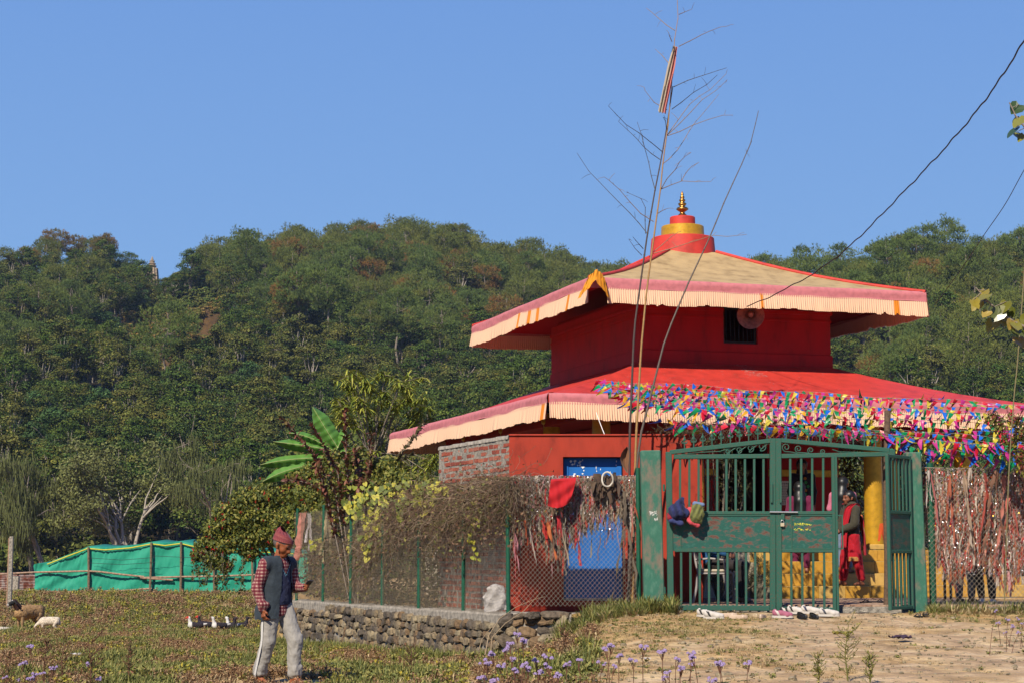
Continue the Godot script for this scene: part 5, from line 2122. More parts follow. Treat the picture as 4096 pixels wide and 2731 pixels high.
func build_cables() -> void:
	cable("power_cable", "thick black cable sagging from the loudspeaker up to the top right", [[2960, 1240, 33.2], [3100, 1178, 32.0], [3250, 1097, 30.5], [3400, 985, 28.5], [3600, 785, 25.5], [3800, 572, 22.5], [3950, 390, 20.0], [4096, 168, 17.5], [4300, -180, 14.5]], 0.009, 0.009, M.cable)
	cable("power_cable", "thin straight cable from the upper eave corner to the right edge", [[3740, 1222, 33.6], [3853, 1068, 31.0], [3937, 942, 29.0], [4021, 820, 27.0], [4096, 685, 25.0], [4300, 320, 20.0]], 0.006, 0.0, M.cable)
	mat("stay", ph(142, 130, 90), 0.6)
	cable("stay_wire", "thin slanting stay wire in front of the right hand fence", [[4018, 2470, 26.0], [4030, 2100, 26.0], [4040, 1850, 26.0], [4057, 1602, 26.0], [4072, 1450, 26.0], [4098, 1110, 26.0], [4130, 650, 26.0]], 0.009, 0.0, M.stay, "wire")
	cable("tie_string", "short white string hanging from the lower eave fringe", [[2385, 1648, 29.95], [2400, 1690, 29.9], [2422, 1745, 29.7]], 0.006, 0.0, M.white_paint, "string")

# ---------------------------------------------------------------- the green net enclosure

func build_net_enclosure() -> void:
	var z := 74.0
	var t := thing("shade_net_enclosure", "long green shade net pen with a yellow top rope beyond the field", "enclosure")
	var tops := [[131, 2262], [138, 2254], [187, 2251], [351, 2184], [420, 2190], [520, 2182], [608, 2165], [660, 2172], [723, 2163], [767, 2174], [879, 2188], [980, 2196], [1066, 2200], [1230, 2210]]
	var net := MB.new()
	var rows := []
	var n := 170
	for r in 13:
		var row := []
		var f := r / 12.0
		for i in n + 1:
			var px := lerpf(131, 1230, float(i) / n)
			var ty := 2200.0
			for k in tops.size() - 1:
				if px >= tops[k][0] and px <= tops[k + 1][0]:
					ty = lerpf(tops[k][1], tops[k + 1][1], (px - tops[k][0]) / (tops[k + 1][0] - tops[k][0]))
			var by := 2374.0 + 3.0 * sin(px * 0.02) + (4.0 * (1.0 - f))
			var py := lerpf(ty, by, f)
			var p := at(px + (6.0 * sin(f * PI) if i < 3 else 0.0), py, z)
			p.z += 0.06 * sin(px * 0.035 + f * 2.0) * sin(f * PI) + 0.02 * sin(f * 16.0 + px * 0.05) + 0.025 * lumps.get_noise_2d(px * 0.9, f * 140.0) + 0.04 * lumps.get_noise_2d(px * 1.2, f * 60.0 + px * 0.8)
			row.append(p)
		rows.append(row)
	net.sheet(rows)
	part(t, "shade_net", net.mesh(), M.net)
	var roof := MB.new()
	var back := []
	for p in rows[0]:
		back.append(p + Vector3(0, 0.10, -3.0))
	var back2 := []
	for p in back:
		back2.append(p + Vector3(0, -2.0, -0.1))
	roof.sheet([back2, back, rows[0]], true)
	part(t, "net_roof", roof.mesh(), M.net)
	var rope := MB.new()
	var rp := []
	for i in n + 1:
		var px := lerpf(190, 1230, float(i) / n)
		var j := int((px - 131.0) / (1230.0 - 131.0) * n)
		rp.append(rows[0][j].lerp(rows[1][j], 0.55) + Vector3(0, 0, 0.09))
	rope.col = vp(226, 214, 60)
	rope.tube(rp, [0.028], 5)
	part(t, "yellow_rope", rope.mesh(), M.plain)
	mat("bamboo_post", ph(150, 128, 100), 0.8)
	triplanar(M.bamboo_post, M.coarse_tex, 0.6)
	for q in [[353, 2375, 352, 2186], [598, 2370, 604, 2168], [721, 2382, 723, 2166], [857, 2374, 850, 2188], [1010, 2374, 1006, 2196]]:
		var b := MB.new()
		b.tube([at(q[0], q[1] + 12, z - 0.16), at((q[0] + q[2]) / 2.0 + 1, (q[1] + q[3]) / 2.0, z - 0.15), at(q[2], q[3], z - 0.14)], [0.055, 0.05, 0.045], 7)
		part(t, "post", b.mesh(), M.bamboo_post)
	mat("bamboo_rail", ph(206, 168, 138), 0.7)
	triplanar(M.bamboo_rail, M.coarse_tex, 0.8)
	for q in [[[-60, 2300], [0, 2295], [131, 2288], [351, 2283], [400, 2286], [480, 2296], [575, 2306]], [[560, 2310], [720, 2306], [860, 2304], [1024, 2298], [1200, 2292]], [[-60, 2362], [0, 2362], [250, 2366], [380, 2366]], [[360, 2366], [480, 2362], [606, 2353]], [[690, 2382], [860, 2376], [1024, 2372], [1180, 2368]], [[565, 2311], [690, 2319]]]:
		var b := MB.new()
		var pts := []
		for e in q:
			pts.append(at(e[0], e[1], z - 0.16))
		b.tube(pts, [0.038], 7)
		part(t, "rail", b.mesh(), M.bamboo_rail)
	for q in [[2230, 2236, 351, 620], [2250, 2254, 351, 620], [2222, 2226, 610, 900]]:
		var b := MB.new()
		b.tube([at(q[2], q[0], z - 0.4), at((q[2] + q[3]) / 2.0, q[1] + 3, z - 0.4), at(q[3], q[0] - 2, z - 0.4)], [0.008], 4)
		part(t, "wire", b.mesh(), M.cable)
	# concrete post at the far left with a thin pole
	var zc := 66.0
	var cp := at(36, 2430, zc)
	var c := MB.new()
	c.cbox(Vector3(0, 1.15, 0), Vector3(0.13, 3.0, 0.13), 0.015)
	var o := thing("concrete_post", "tall grey concrete fence post near the left edge of the field", "post", Vector3(cp.x, ground_y(cp.x, zc) - 0.1, -zc))
	part(o, "shaft", c.mesh(), M.cement)
	var pole := MB.new()
	pole.tube([Vector3(-0.1, 0, 0), Vector3(-0.08, 2.6, 0)], [0.03], 6)
	part(o, "tied_pole", pole.mesh(), M.bamboo_rail)
	# rusty corrugated sheets behind
	var zs := 80.0
	mat("rusty_iron", Color.WHITE, 0.85)
	triplanar(M.rusty_iron, noise_tex(71, 0.012, [[0.25, ph(120, 66, 50)], [0.45, ph(150, 92, 76)], [0.55, ph(164, 142, 136)], [0.75, ph(178, 164, 158)]], 512, 5), 1.6)
	for k in 2:
		var s := MB.new()
		var rr := []
		for i in 45:
			var row := []
			var a := at(-60 if k == 0 else 72, 2290 if k == 0 else 2298, zs)
			var bq := at(66 if k == 0 else 140, 2358, zs)
			var y := lerpf(bq.y, a.y, i / 44.0)
			for j in 2:
				row.append(Vector3(a.x if j == 0 else bq.x, y, -zs + 0.02 * sin(i * 1.4)))
			rr.append(row)
		s.sheet(rr)
		single("corrugated_sheet", s.mesh(), M.rusty_iron, ["pale corrugated iron sheet behind the concrete post", "rust red corrugated iron sheet next to the green net"][k], "sheet")
	var sm := MB.new()
	sm.cbox(Vector3.ZERO, Vector3(0.3, 0.7, 0.25), 0.02)
	var mp := at(60, 2316, 79.0)
	single("concrete_stub", sm.mesh(), M.cement, "short concrete stub between the two corrugated sheets", "post", Vector3(mp.x, ground_y(mp.x, 79.0) + 0.3, -79.0))

# ---------------------------------------------------------------- garden behind the side fence

# a curved leaf blade from base to tip: rows across, folded along the midrib
func blade(b: MB, base: Vector3, tip: Vector3, w: float, up: Vector3, droop: float, c: Color, n := 4, point := 0.7) -> void:
	b.col = c
	var dir := tip - base
	var side := dir.cross(up).normalized()
	var nn := side.cross(dir).normalized()
	var rows := []
	for i in n + 1:
		var f := float(i) / n
		var ww := w * pow(sin(PI * clampf(pow(f, point) * 0.94 + 0.03, 0, 1)), 0.8) * 0.5
		var p := base + dir * f + Vector3(0, -droop * f * f, 0) + nn * 0.0
		rows.append([p - side * ww + nn * ww * 0.35, p, p + side * ww + nn * ww * 0.35])
	b.sheet(rows)

func stalk(b: MB, pts: Array, r0: float, r1: float, sides := 5) -> void:
	var rr := []
	for i in pts.size():
		rr.append(lerpf(r0, r1, float(i) / (pts.size() - 1)))
	b.tube(pts, rr, sides, false)

func soft_leaf_mat(called: String, rough := 0.45) -> StandardMaterial3D:
	var m := mat(called, Color.WHITE, rough, true)
	m.backlight_enabled = true
	m.backlight = grey(0.6)
	return m

func build_garden_plants() -> void:
	soft_leaf_mat("garden_leaf", 0.62)
	build_banana()
	build_narrow_leaf_tree()
	build_bronze_shrub()
	build_red_flower_vine()
	build_yellow_vine()
	build_dead_vines()
	build_courtyard_shrubs()
	build_pipal()

func build_banana() -> void:
	var z := 40.0
	var t := thing("banana_plant", "banana plant with broad green blades above the side fence", "banana plant")
	var st := MB.new()
	st.col = vp(120, 130, 60)
	stalk(st, [at(1330, 2420, z), at(1330, 2150, z), at(1335, 1900, z), at(1340, 1790, z)], 0.13, 0.07, 8)
	part(t, "stem", st.mesh(), M.garden_leaf)
	for q in [[1351, 1790, 1300, 1715, 1250, 1626, 70, 0.0], [1330, 1800, 1210, 1778, 1092, 1765, 48, 0.5], [1300, 1830, 1150, 1830, 1040, 1858, 44, 0.9], [1290, 1850, 1140, 1870, 1050, 1925, 50, 1.0], [1330, 1800, 1240, 1735, 1146, 1730, 36, 0.6], [1345, 1800, 1372, 1745, 1392, 1700, 40, 0.2], [1350, 1810, 1420, 1790, 1450, 1830, 40, 0.5]]:
		var b := MB.new()
		var n := 22
		var rows := []
		var rib := []
		for i in n + 1:
			var f := float(i) / n
			var px: float = lerpf(lerpf(q[0], q[2], f), lerpf(q[2], q[4], f), f)
			var py: float = lerpf(lerpf(q[1], q[3], f), lerpf(q[3], q[5], f), f)
			var dx: float = lerpf(q[2] - q[0], q[4] - q[2], f)
			var dy: float = lerpf(q[3] - q[1], q[5] - q[3], f)
			var nl := sqrt(dx * dx + dy * dy)
			var w: float = q[6] * 0.5 * clampf(sin(PI * clampf(0.12 + f * 0.86, 0, 1)) * 1.25, 0, 1)
			var r := []
			for j in 7:
				var g := j / 3.0 - 1.0
				var rip := (1.5 * sin(i * 2.3 + j) if absf(g) > 0.6 else 0.0)
				r.append(at(px - dy / nl * g * w + rip, py + dx / nl * g * w + absf(g) * 6.0 * q[7], z - 0.3 + 0.25 * absf(g) * (1.0 - q[7] * 0.6) + 0.02 * sin(i * 1.9)))
			rows.append(r)
			rib.append(at(px, py, z - 0.33))
		b.col = vp(118, 172, 74)
		b.sheet(rows)
		for i in n + 1:
			var v := rnd(0.85, 1.12)
			for j in 7:
				b.c[i * 7 + j] = vp(104, 158, 66) * v
		var lf := part(t, "leaf", b.mesh(), M.garden_leaf)
		var m := MB.new()
		m.col = vp(198, 208, 130)
		m.tube(rib, [0.022, 0.006], 5, false)
		part(lf, "midrib", m.mesh(), M.garden_leaf)

func build_narrow_leaf_tree() -> void:
	var z := 44.0
	var t := thing("narrow_leaved_tree", "small tree with drooping narrow yellow green leaves beside the shrine", "tree")
	var wood := MB.new()
	var foot := at(1500, 2430, z)
	stalk(wood, [foot, at(1500, 2200, z), at(1490, 1950, z), at(1470, 1780, z)], 0.07, 0.04, 7)
	var cr := MB.new()
	var hubs := []
	for q in [[1380, 1560], [1450, 1530], [1520, 1570], [1600, 1540], [1640, 1520], [1420, 1620], [1500, 1640], [1360, 1620], [1580, 1620], [1640, 1660], [1400, 1690], [1560, 1700], [1480, 1720], [1620, 1740], [1660, 1620], [1340, 1680], [1300, 1720], [1640, 1860], [1700, 1880], [1580, 1860], [1520, 1800], [1720, 1840], [1330, 1840], [1240, 1860], [1200, 1880], [1270, 1810], [1420, 1500], [1620, 1600], [1680, 1690], [1540, 1500]]:
		var zz := z + rnd(-0.9, 0.9)
		var p := at(q[0], q[1], zz)
		stalk(wood, [at(1480, 1790, z).lerp(at(1500, 2000, z), rng.randf()), at(lerpf(1480, q[0], 0.6), lerpf(1790, q[1], 0.5) - 10, lerpf(z, zz, 0.6)), p], 0.02, 0.006)
		hubs.append(p)
	for h in hubs:
		for k in 5:
			var tip: Vector3 = h + Vector3(rnd(-0.42, 0.42), rnd(-0.2, 0.34), rnd(-0.42, 0.42))
			wood.tube([h, (h + tip) / 2 + Vector3(0, 0.03, 0), tip], [0.006, 0.004, 0.003], 4, false)
			for l in 30:
				var o: Vector3 = h.lerp(tip, rnd(0.25, 1.0))
				var d := Vector3(rnd(-1, 1), rnd(-0.5, 0.35), rnd(-1, 1)).normalized()
				var c: Color = pick([vp(168, 178, 62), vp(188, 192, 78), vp(144, 160, 56), vp(202, 200, 90), vp(116, 134, 50)])
				blade(cr, o, o + d * rnd(0.16, 0.27), rnd(0.03, 0.045), Vector3.UP, rnd(0.03, 0.10), c, 3)
	part(t, "crown", cr.mesh(), M.garden_leaf)
	part(t, "trunk", wood.mesh(), M.bark)

func build_bronze_shrub() -> void:
	var z := 35.5
	var t := thing("bronze_leaved_shrub", "shrub with upright stems of reddish bronze leaves behind the fence", "shrub")
	var wood := MB.new()
	var cr := MB.new()
	for q in [[[1420, 2420], [1400, 2000], [1385, 1850], [1378, 1632]], [[1410, 2420], [1340, 1960], [1240, 1800], [1128, 1672]], [[1430, 2420], [1450, 1950], [1480, 1850], [1486, 1728]], [[1460, 2420], [1520, 1950], [1600, 1820], [1694, 1694]], [[1400, 2420], [1300, 1960], [1220, 1925], [1148, 1918]], [[1415, 2420], [1350, 1880], [1300, 1790], [1245, 1702]], [[1430, 2420], [1430, 1980], [1440, 1900], [1420, 1800]], [[1440, 2420], [1530, 1960], [1580, 1860], [1648, 1812]], [[1400, 2420], [1300, 1950], [1270, 1880], [1262, 1830]]]:
		var cv := Curve3D.new()
		for e in q:
			cv.add_point(at(e[0], e[1], z + rnd(-0.3, 0.3)))
		var total := cv.get_baked_length()
		var pts := []
		for i in 14:
			pts.append(cv.sample_baked(total * i / 13.0))
		stalk(wood, pts, 0.018, 0.006)
		var s := total * 0.42
		var greenish: bool = q[3][0] > 1600
		while s < total:
			var o := cv.sample_baked(s)
			var along := (cv.sample_baked(minf(s + 0.05, total)) - cv.sample_baked(s - 0.05)).normalized()
			for k in 3:
				var d := (along * 0.7 + rdir() * 0.9).normalized()
				var c: Color = pick([vp(150, 92, 76), vp(128, 80, 66), vp(166, 108, 86), vp(108, 76, 58), vp(122, 104, 62)])
				if greenish:
					c = pick([vp(112, 100, 66), vp(92, 88, 54), vp(190, 170, 140), vp(84, 74, 56)])
				blade(cr, o, o + d * rnd(0.09, 0.15), rnd(0.05, 0.075), along, 0.01, c, 3, 1.2)
			s += 0.042
	part(t, "leaves", cr.mesh(), M.garden_leaf)
	part(t, "stems", wood.mesh(), M.bark)

func build_red_flower_vine() -> void:
	var t := thing("red_flowered_creeper", "mound of creeper dotted with small red flowers left of the fence", "creeper")
	var cr := MB.new()
	var wood := MB.new()
	# mound of hubs: px, py, radius (photo units)
	var hubs := []
	for q in [[900, 2060, 60], [980, 2010, 70], [1060, 1980, 75], [1140, 1970, 75], [1220, 1980, 70], [1280, 1990, 60], [860, 2120, 55], [940, 2090, 70], [1020, 2070, 75], [1100, 2060, 75], [1180, 2060, 70], [1250, 2060, 60], [820, 2180, 45], [890, 2180, 60], [970, 2160, 65], [1050, 2140, 70], [1130, 2130, 70], [1200, 2130, 60], [790, 2220, 30], [850, 2240, 40], [900, 2260, 35], [1000, 2210, 40], [1340, 1960, 60], [1400, 1940, 60], [1460, 1930, 60], [1520, 1930, 60], [1580, 1925, 60], [1640, 1930, 50], [1700, 1935, 40], [1330, 2030, 50], [1390, 2010, 60], [1450, 2000, 60], [1510, 1990, 55], [1300, 2090, 35], [1180, 1915, 50], [1250, 1900, 60], [1320, 1885, 60], [1400, 1880, 60], [1480, 1870, 60], [1560, 1870, 55], [1330, 1830, 40], [1430, 1820, 45], [1280, 1960, 60], [1240, 2080, 50], [1290, 2050, 50]]:
		hubs.append(q)
	for q in hubs:
		var z := lerpf(40.5, 37.5, clampf((q[0] - 1100) / 400.0, 0, 1)) if q[0] > 1100 else 40.5
		if q[0] > 1250:
			z = lerpf(40.0, 31.5, fence_lin(q[0]))
		var n := int(q[2] * 14.0)
		for k in n:
			var d := rdir()
			d.z = absf(d.z) if rng.randf() < 0.7 else d.z
			var rr: float = q[2] / FOCAL * z
			var p := at(q[0], q[1], z) + d * rr * rnd(0.5, 1.08) * Vector3(1, 0.9, 1.1)
			var nn := (d + rdir() * 0.8).normalized()
			var c: Color = pick([vp(116, 124, 48), vp(92, 106, 44), vp(146, 146, 60), vp(78, 92, 40), vp(160, 152, 68)])
			cr.col = c
			leaf(cr, p, nn, tilted(nn), rnd(0.05, 0.11), rnd(0.03, 0.06))
	# hanging strands
	for k in 26:
		var px := rnd(780, 1000)
		var p := at(px, 2190 + 0.2 * (px - 780), 40.2 + rnd(-0.3, 0.3))
		var pts := [p]
		for i in 6:
			p += Vector3(rnd(-0.08, 0.05), rnd(-0.16, -0.05), rnd(-0.04, 0.04))
			pts.append(p)
			for l in 5:
				var d := rdir()
				cr.col = pick([vp(96, 104, 42), vp(110, 116, 46), vp(66, 80, 36)])
				leaf(cr, p + d * 0.05, d, tilted(d), rnd(0.05, 0.10), rnd(0.03, 0.05))
		wood.tube(pts, [0.006, 0.003], 4, false)
	# a trunk and branches that carry the mound
	for k in 9:
		var e := at(rnd(860, 1250), rnd(2000, 2150), 40.6)
		stalk(wood, [at(rnd(1120, 1180), 2440, 40.8), at(lerpf(1150, 2048.0 + e.x / 40.6 * FOCAL, 0.4), 2230, 40.7), e], 0.04, 0.012)
	part(t, "foliage", cr.mesh(), M.garden_leaf)
	part(t, "stems", wood.mesh(), M.bark)
	var fm := MB.new()
	fm.col = vp(222, 48, 52)
	for k in 5:
		var a := TAU * k / 5
		var d := Vector3(cos(a), 0, sin(a))
		var d2 := Vector3(cos(a + 0.63), 0, sin(a + 0.63))
		fm.tri(Vector3(0, -0.012, 0), d2 * 0.014 + Vector3(0, 0.045, 0), d * 0.014 + Vector3(0, 0.045, 0))
		fm.tri(d * 0.014 + Vector3(0, 0.045, 0), d2 * 0.014 + Vector3(0, 0.045, 0), (d + d2) * 0.018 + Vector3(0, 0.062, 0))
	var flower := fm.mesh()
	for k in 95:
		var q: Array = hubs[rng.randi() % (hubs.size() if k % 5 == 0 else 22)]
		var z := 40.5
		if q[0] > 1250:
			z = lerpf(40.0, 31.5, fence_lin(q[0]))
		elif q[0] > 1100:
			z = lerpf(40.5, 37.5, clampf((q[0] - 1100) / 400.0, 0, 1))
		var d := rdir()
		d.z = absf(d.z) + 0.5
		d = d.normalized()
		var rr: float = q[2] / FOCAL * z
		var o := part(t, "red_flower", flower, M.petal, at(q[0], q[1], z) + d * rr * 1.06)
		o.rotation = Vector3(rnd(-1.2, 1.2), rnd(0, TAU), rnd(-1.2, 1.2))
		var sc := rnd(0.9, 1.5)
		o.scale = Vector3(sc, sc, sc)

# roughly how far along the side fence a column of the photograph lies, from its far end
func fence_lin(px: float) -> float:
	return 1.0 - fence_f(px)

func heart(b: MB, p: Vector3, nn: Vector3, down: Vector3, s: float, c: Color) -> void:
	b.col = c
	var y := (down - nn * down.dot(nn)).normalized()
	var x := y.cross(nn)
	var pts := [Vector2(0, 0.05), Vector2(0.28, -0.12), Vector2(0.48, 0.08), Vector2(0.46, 0.38), Vector2(0.24, 0.74), Vector2(0, 1.0), Vector2(-0.24, 0.74), Vector2(-0.46, 0.38), Vector2(-0.48, 0.08), Vector2(-0.28, -0.12)]
	var mid := p + y * 0.4 * s - nn * 0.06 * s
	for i in 10:
		var q: Vector2 = pts[i]
		var r: Vector2 = pts[(i + 1) % 10]
		b.tri(mid, p + (x * r.x + y * r.y) * s, p + (x * q.x + y * q.y) * s)

func build_yellow_vine() -> void:
	var t := thing("yellow_leaved_vine", "vine with large yellowing heart leaves hanging over the wire fence", "vine")
	var cr := MB.new()
	var wood := MB.new()
	for q in [[1360, 1990, 2120], [1385, 2010, 2180], [1400, 1980, 2100], [1430, 1960, 2050], [1460, 1950, 2190], [1480, 2000, 2230], [1500, 1960, 2200], [1520, 1990, 2120], [1560, 1920, 2010], [1590, 1950, 2030], [1620, 1980, 2060], [1660, 1930, 2010], [1680, 1910, 2030], [1700, 1960, 2060], [1740, 1930, 1990], [1780, 1920, 1960], [1880, 2000, 2260], [1900, 1930, 2100], [1260, 2140, 2200]]:
		var z := lerpf(27.2, 40.0, fence_f(q[0])) - 0.34
		var p := at(q[0], q[1], z)
		var l: float = p.y - at(q[0], q[2], z).y
		var pts := [p]
		var n := int(l / 0.09) + 2
		for i in n:
			p += Vector3(rnd(-0.04, 0.04), -l / n, rnd(-0.02, 0.03))
			pts.append(p)
			for k in 2:
				if rng.randf() < 0.75:
					var nn := (Vector3(rnd(-0.6, 0.4), rnd(0.0, 0.7), 1.0)).normalized()
					var small: bool = q[0] > 1850 or rng.randf() < 0.35
					heart(cr, p + Vector3(rnd(-0.07, 0.07), rnd(-0.03, 0.05), rnd(0.01, 0.06)), nn, Vector3(rnd(-0.5, 0.5), -1, 0.1), rnd(0.05, 0.08) if small else rnd(0.09, 0.15), pick([vp(206, 196, 66), vp(190, 184, 62), vp(168, 172, 60), vp(214, 206, 84), vp(140, 150, 56), vp(112, 128, 50)]))
		wood.tube(pts, [0.006, 0.003], 4, false)
	for k in 110:
		var px := rnd(1340, 1760)
		var z := lerpf(27.2, 40.0, fence_f(px)) - rnd(0.2, 0.45)
		var p := at(px, rnd(1915, 2010) + (20 if px < 1450 else 0), z)
		var nn := (Vector3(rnd(-0.6, 0.4), rnd(0.2, 1.0), 1.0)).normalized()
		heart(cr, p, nn, Vector3(rnd(-0.7, 0.7), -1, 0.2), rnd(0.06, 0.13), pick([vp(206, 196, 66), vp(158, 166, 60), vp(120, 132, 50), vp(96, 112, 44), vp(180, 176, 66)]))
	# thin green growth through the wire lower down
	for k in 60:
		var px := rnd(1300, 1800)
		var z := lerpf(27.2, 40.0, fence_f(px)) + rnd(0.0, 0.3)
		var p := at(px, rnd(2180, 2400), z)
		for l in 4:
			var d := rdir()
			cr.col = pick([vp(110, 120, 50), vp(80, 96, 42)])
			leaf(cr, p + d * 0.06, d, tilted(d), rnd(0.05, 0.09), rnd(0.03, 0.05))
	part(t, "leaves", cr.mesh(), M.garden_leaf)
	part(t, "stems", wood.mesh(), M.bark)

func build_dead_vines() -> void:
	var b := MB.new()
	var lv := MB.new()
	for k in 4200:
		var px := lerpf(1480, 2060, pow(rng.randf(), 0.9))
		if k % 7 == 0:
			px = rnd(1230, 1500)
		var z := lerpf(27.2, 40.0, fence_f(px)) - rnd(-0.06, 0.26)
		var edge := 1935.0 if px > 1650 else lerpf(2060, 1940, clampf((px - 1480) / 170.0, 0, 1))
		var start := edge + pow(rng.randf(), 1.6) * 190.0 + (90.0 if k % 7 == 0 else 0.0)
		if px > 1900:
			start = edge + pow(rng.randf(), 2.0) * 130.0 - 25.0
		var p := at(px, start, z)
		var pts := [p]
		var d := Vector3(rnd(-1, 1), rnd(-1.2, 0.2), rnd(-0.2, 0.3)).normalized()
		var n := rng.randi_range(5, 10)
		for i in n:
			d = (d + Vector3(rnd(-0.8, 0.8), rnd(-0.7, 0.5), rnd(-0.25, 0.25))).normalized()
			p += d * rnd(0.04, 0.1)
			if p.y < 0.6:
				break
			pts.append(p)
		var v := rnd(0.6, 1.25)
		b.col = pick([vp(158, 130, 104), vp(124, 98, 78), vp(196, 172, 144), vp(98, 76, 60), vp(140, 110, 88), vp(128, 122, 70)]) * v
		if pts.size() > 2:
			b.tube(pts, [rnd(0.003, 0.006), 0.0025], 3, false)
		if rng.randf() < 0.7:
			var nn := rdir()
			lv.col = pick([vp(128, 96, 72), vp(150, 116, 88), vp(104, 76, 60), vp(150, 142, 70), vp(120, 124, 60)])
			leaf(lv, p, nn, tilted(nn), rnd(0.03, 0.07), rnd(0.02, 0.05))
	var t := thing("dead_vine_tangle", "matted brown tangle of dead vines covering the side fence", "dead vines")
	t.set_meta("kind", "stuff")
	part(t, "withered_stems", b.mesh(), M.grass_blade).set_meta("kind", "stuff")
	part(t, "withered_leaves", lv.mesh(), M.grass_blade).set_meta("kind", "stuff")
	# half-dead undergrowth filling the garden behind the wire
	var un := MB.new()
	for k in 9000:
		var px := rnd(1215, 1760)
		var f := fence_f(px)
		var z := lerpf(27.2, 40.0, f) + rnd(0.15, 2.2)
		var p := at(px, rnd(2010, 2440), z)
		if p.y < 0.5:
			continue
		var nn := (rdir() + Vector3(0, 0.4, 0.3)).normalized()
		un.col = pick([vp(104, 96, 54), vp(84, 84, 44), vp(124, 104, 72), vp(96, 74, 54), vp(72, 78, 40), vp(140, 122, 84)]) * rnd(0.7, 1.1)
		leaf(un, p, nn, tilted(nn), rnd(0.06, 0.16), rnd(0.02, 0.05))
	part(t, "undergrowth", un.mesh(), M.grass_blade).set_meta("kind", "stuff")
	# cloth rags tied to the far posts
	for q in [[1212, 2050, 2240, 0.16, "crumpled pinkish plastic rag tied to the farthest fence post", 196, 130, 116], [1235, 2052, 2200, 0.08, "glittering pale rag beside the pinkish plastic rag", 206, 196, 196], [1308, 2040, 2250, 0.07, "long pale straw coloured cloth strip on the side fence", 188, 172, 132]]:
		var z := lerpf(27.2, 40.0, fence_f(q[0])) - 0.15
		var m := MB.new()
		var top := at(q[0], q[1], z)
		for k in 3:
			strip(m, Vector3(rnd(-0.03, 0.03), 0, -0.02 * k), top.y - at(0, q[2], z).y - 0.08 * k, q[3], vp(q[5], q[6], q[7]) * rnd(0.85, 1.05), 0.6, 0.8)
		single("hanging_rag", m.mesh(), M.cloth, q[4], "rag", top)

func bush(called: String, label: String, hubs: Array, cols: Array, per: float, ls: float, lw: float, trunk_at: Vector3, flat := 0.6) -> Node3D:
	# hubs: [point, radius]
	var t := thing(called, label, "shrub")
	var cr := MB.new()
	var wood := MB.new()
	for h in hubs:
		var p: Vector3 = h[0]
		stalk(wood, [trunk_at, trunk_at.lerp(p, 0.5) + Vector3(0, 0.15, 0), p], 0.02, 0.006, 4)
		for k in int(per * h[1] * h[1] * 100.0):
			var d := rdir()
			var o: Vector3 = p + d * h[1] * rnd(0.35, 1.05)
			var nn := (d + rdir() * flat + Vector3(0, 0.3, 0)).normalized()
			cr.col = pick(cols)
			leaf(cr, o, nn, tilted(nn), ls * rnd(0.7, 1.3), lw * rnd(0.7, 1.3))
	part(t, "foliage", cr.mesh(), M.garden_leaf)
	part(t, "stems", wood.mesh(), M.bark)
	return t

func build_courtyard_shrubs() -> void:
	# feathery evergreen behind the left gate leaf
	var t := thing("feathery_evergreen", "dusty feathery evergreen shrub behind the bars of the left gate leaf", "shrub")
	var cr := MB.new()
	var wood := MB.new()
	var foot := at(2880, 2400, 29.4)
	foot.y = 0.6
	var hubs := [[2850, 1760], [2900, 1780], [2820, 1800], [2870, 1850], [2920, 1850], [2960, 1900], [2840, 1920], [2900, 1940], [2980, 1960], [2860, 2000], [2930, 2010], [2840, 2070], [2900, 2080], [2960, 2060], [2870, 2140], [2930, 2150], [2750, 1720], [2700, 1715], [2800, 1720], [2640, 1722], [2840, 2230], [2900, 2260], [2960, 2270], [2990, 2300], [3030, 2330], [2860, 2320], [2920, 2340], [2980, 2360], [3040, 2250], [3070, 2310]]
	for q in hubs:
		var p := at(q[0], q[1], 29.3 + rnd(-0.3, 0.3) + (0.5 if q[1] < 1730 else 0.0))
		stalk(wood, [foot, foot.lerp(p, 0.5), p], 0.02, 0.005, 4)
		for k in 34:
			var d := (rdir() + Vector3(0, 0.25, 0)).normalized()
			var e: Vector3 = p + d * rnd(0.10, 0.24)
			for l in 6:
				var o := p.lerp(e, (l + 1) / 6.0)
				var n2 := (d + rdir() * 0.9).normalized()
				cr.col = pick([vp(118, 112, 66), vp(92, 94, 52), vp(140, 122, 78), vp(74, 80, 44), vp(104, 86, 58)])
				leaf(cr, o + n2 * 0.02, rdir(), n2, rnd(0.03, 0.06), rnd(0.008, 0.014))
	part(t, "foliage", cr.mesh(), M.garden_leaf)
	part(t, "stems", wood.mesh(), M.bark)
	var greens := [vp(110, 118, 48), vp(84, 98, 42), vp(140, 140, 62), vp(62, 78, 36), vp(160, 150, 84)]
	var rights := []
	for q in [[3360, 1830], [3400, 1870], [3430, 1820], [3560, 1840], [3580, 1900], [3600, 1960], [3560, 1960], [3620, 1850], [3640, 1930], [3380, 1930], [3420, 1960], [3560, 2030], [3590, 2090], [3640, 2040], [3660, 2120], [3700, 1900], [3720, 1980], [3700, 2060], [3400, 2020], [3420, 2090]]:
		rights.append([at(q[0], q[1], 37.5), 0.28])
	bush("glossy_leaved_shrub", "glossy green shrub growing behind the gold column", rights, greens, 9.0, 0.13, 0.045, at(3560, 2200, 37.6))
	var corner := []
	for q in [[4000, 1700], [4060, 1680], [4090, 1740], [4040, 1760], [4085, 1820], [4110, 1880], [3970, 1670], [4120, 1700]]:
		corner.append([at(q[0], q[1], 26.3), 0.13])
	var cs := bush("corner_shrub", "yellow green shrub with small red blossoms at the right edge", corner, [vp(124, 120, 46), vp(90, 96, 38), vp(150, 140, 60), vp(150, 70, 50)], 75.0, 0.07, 0.03, at(4420, 1850, 26.4))
	cs.get_child(0).name = "foliage"

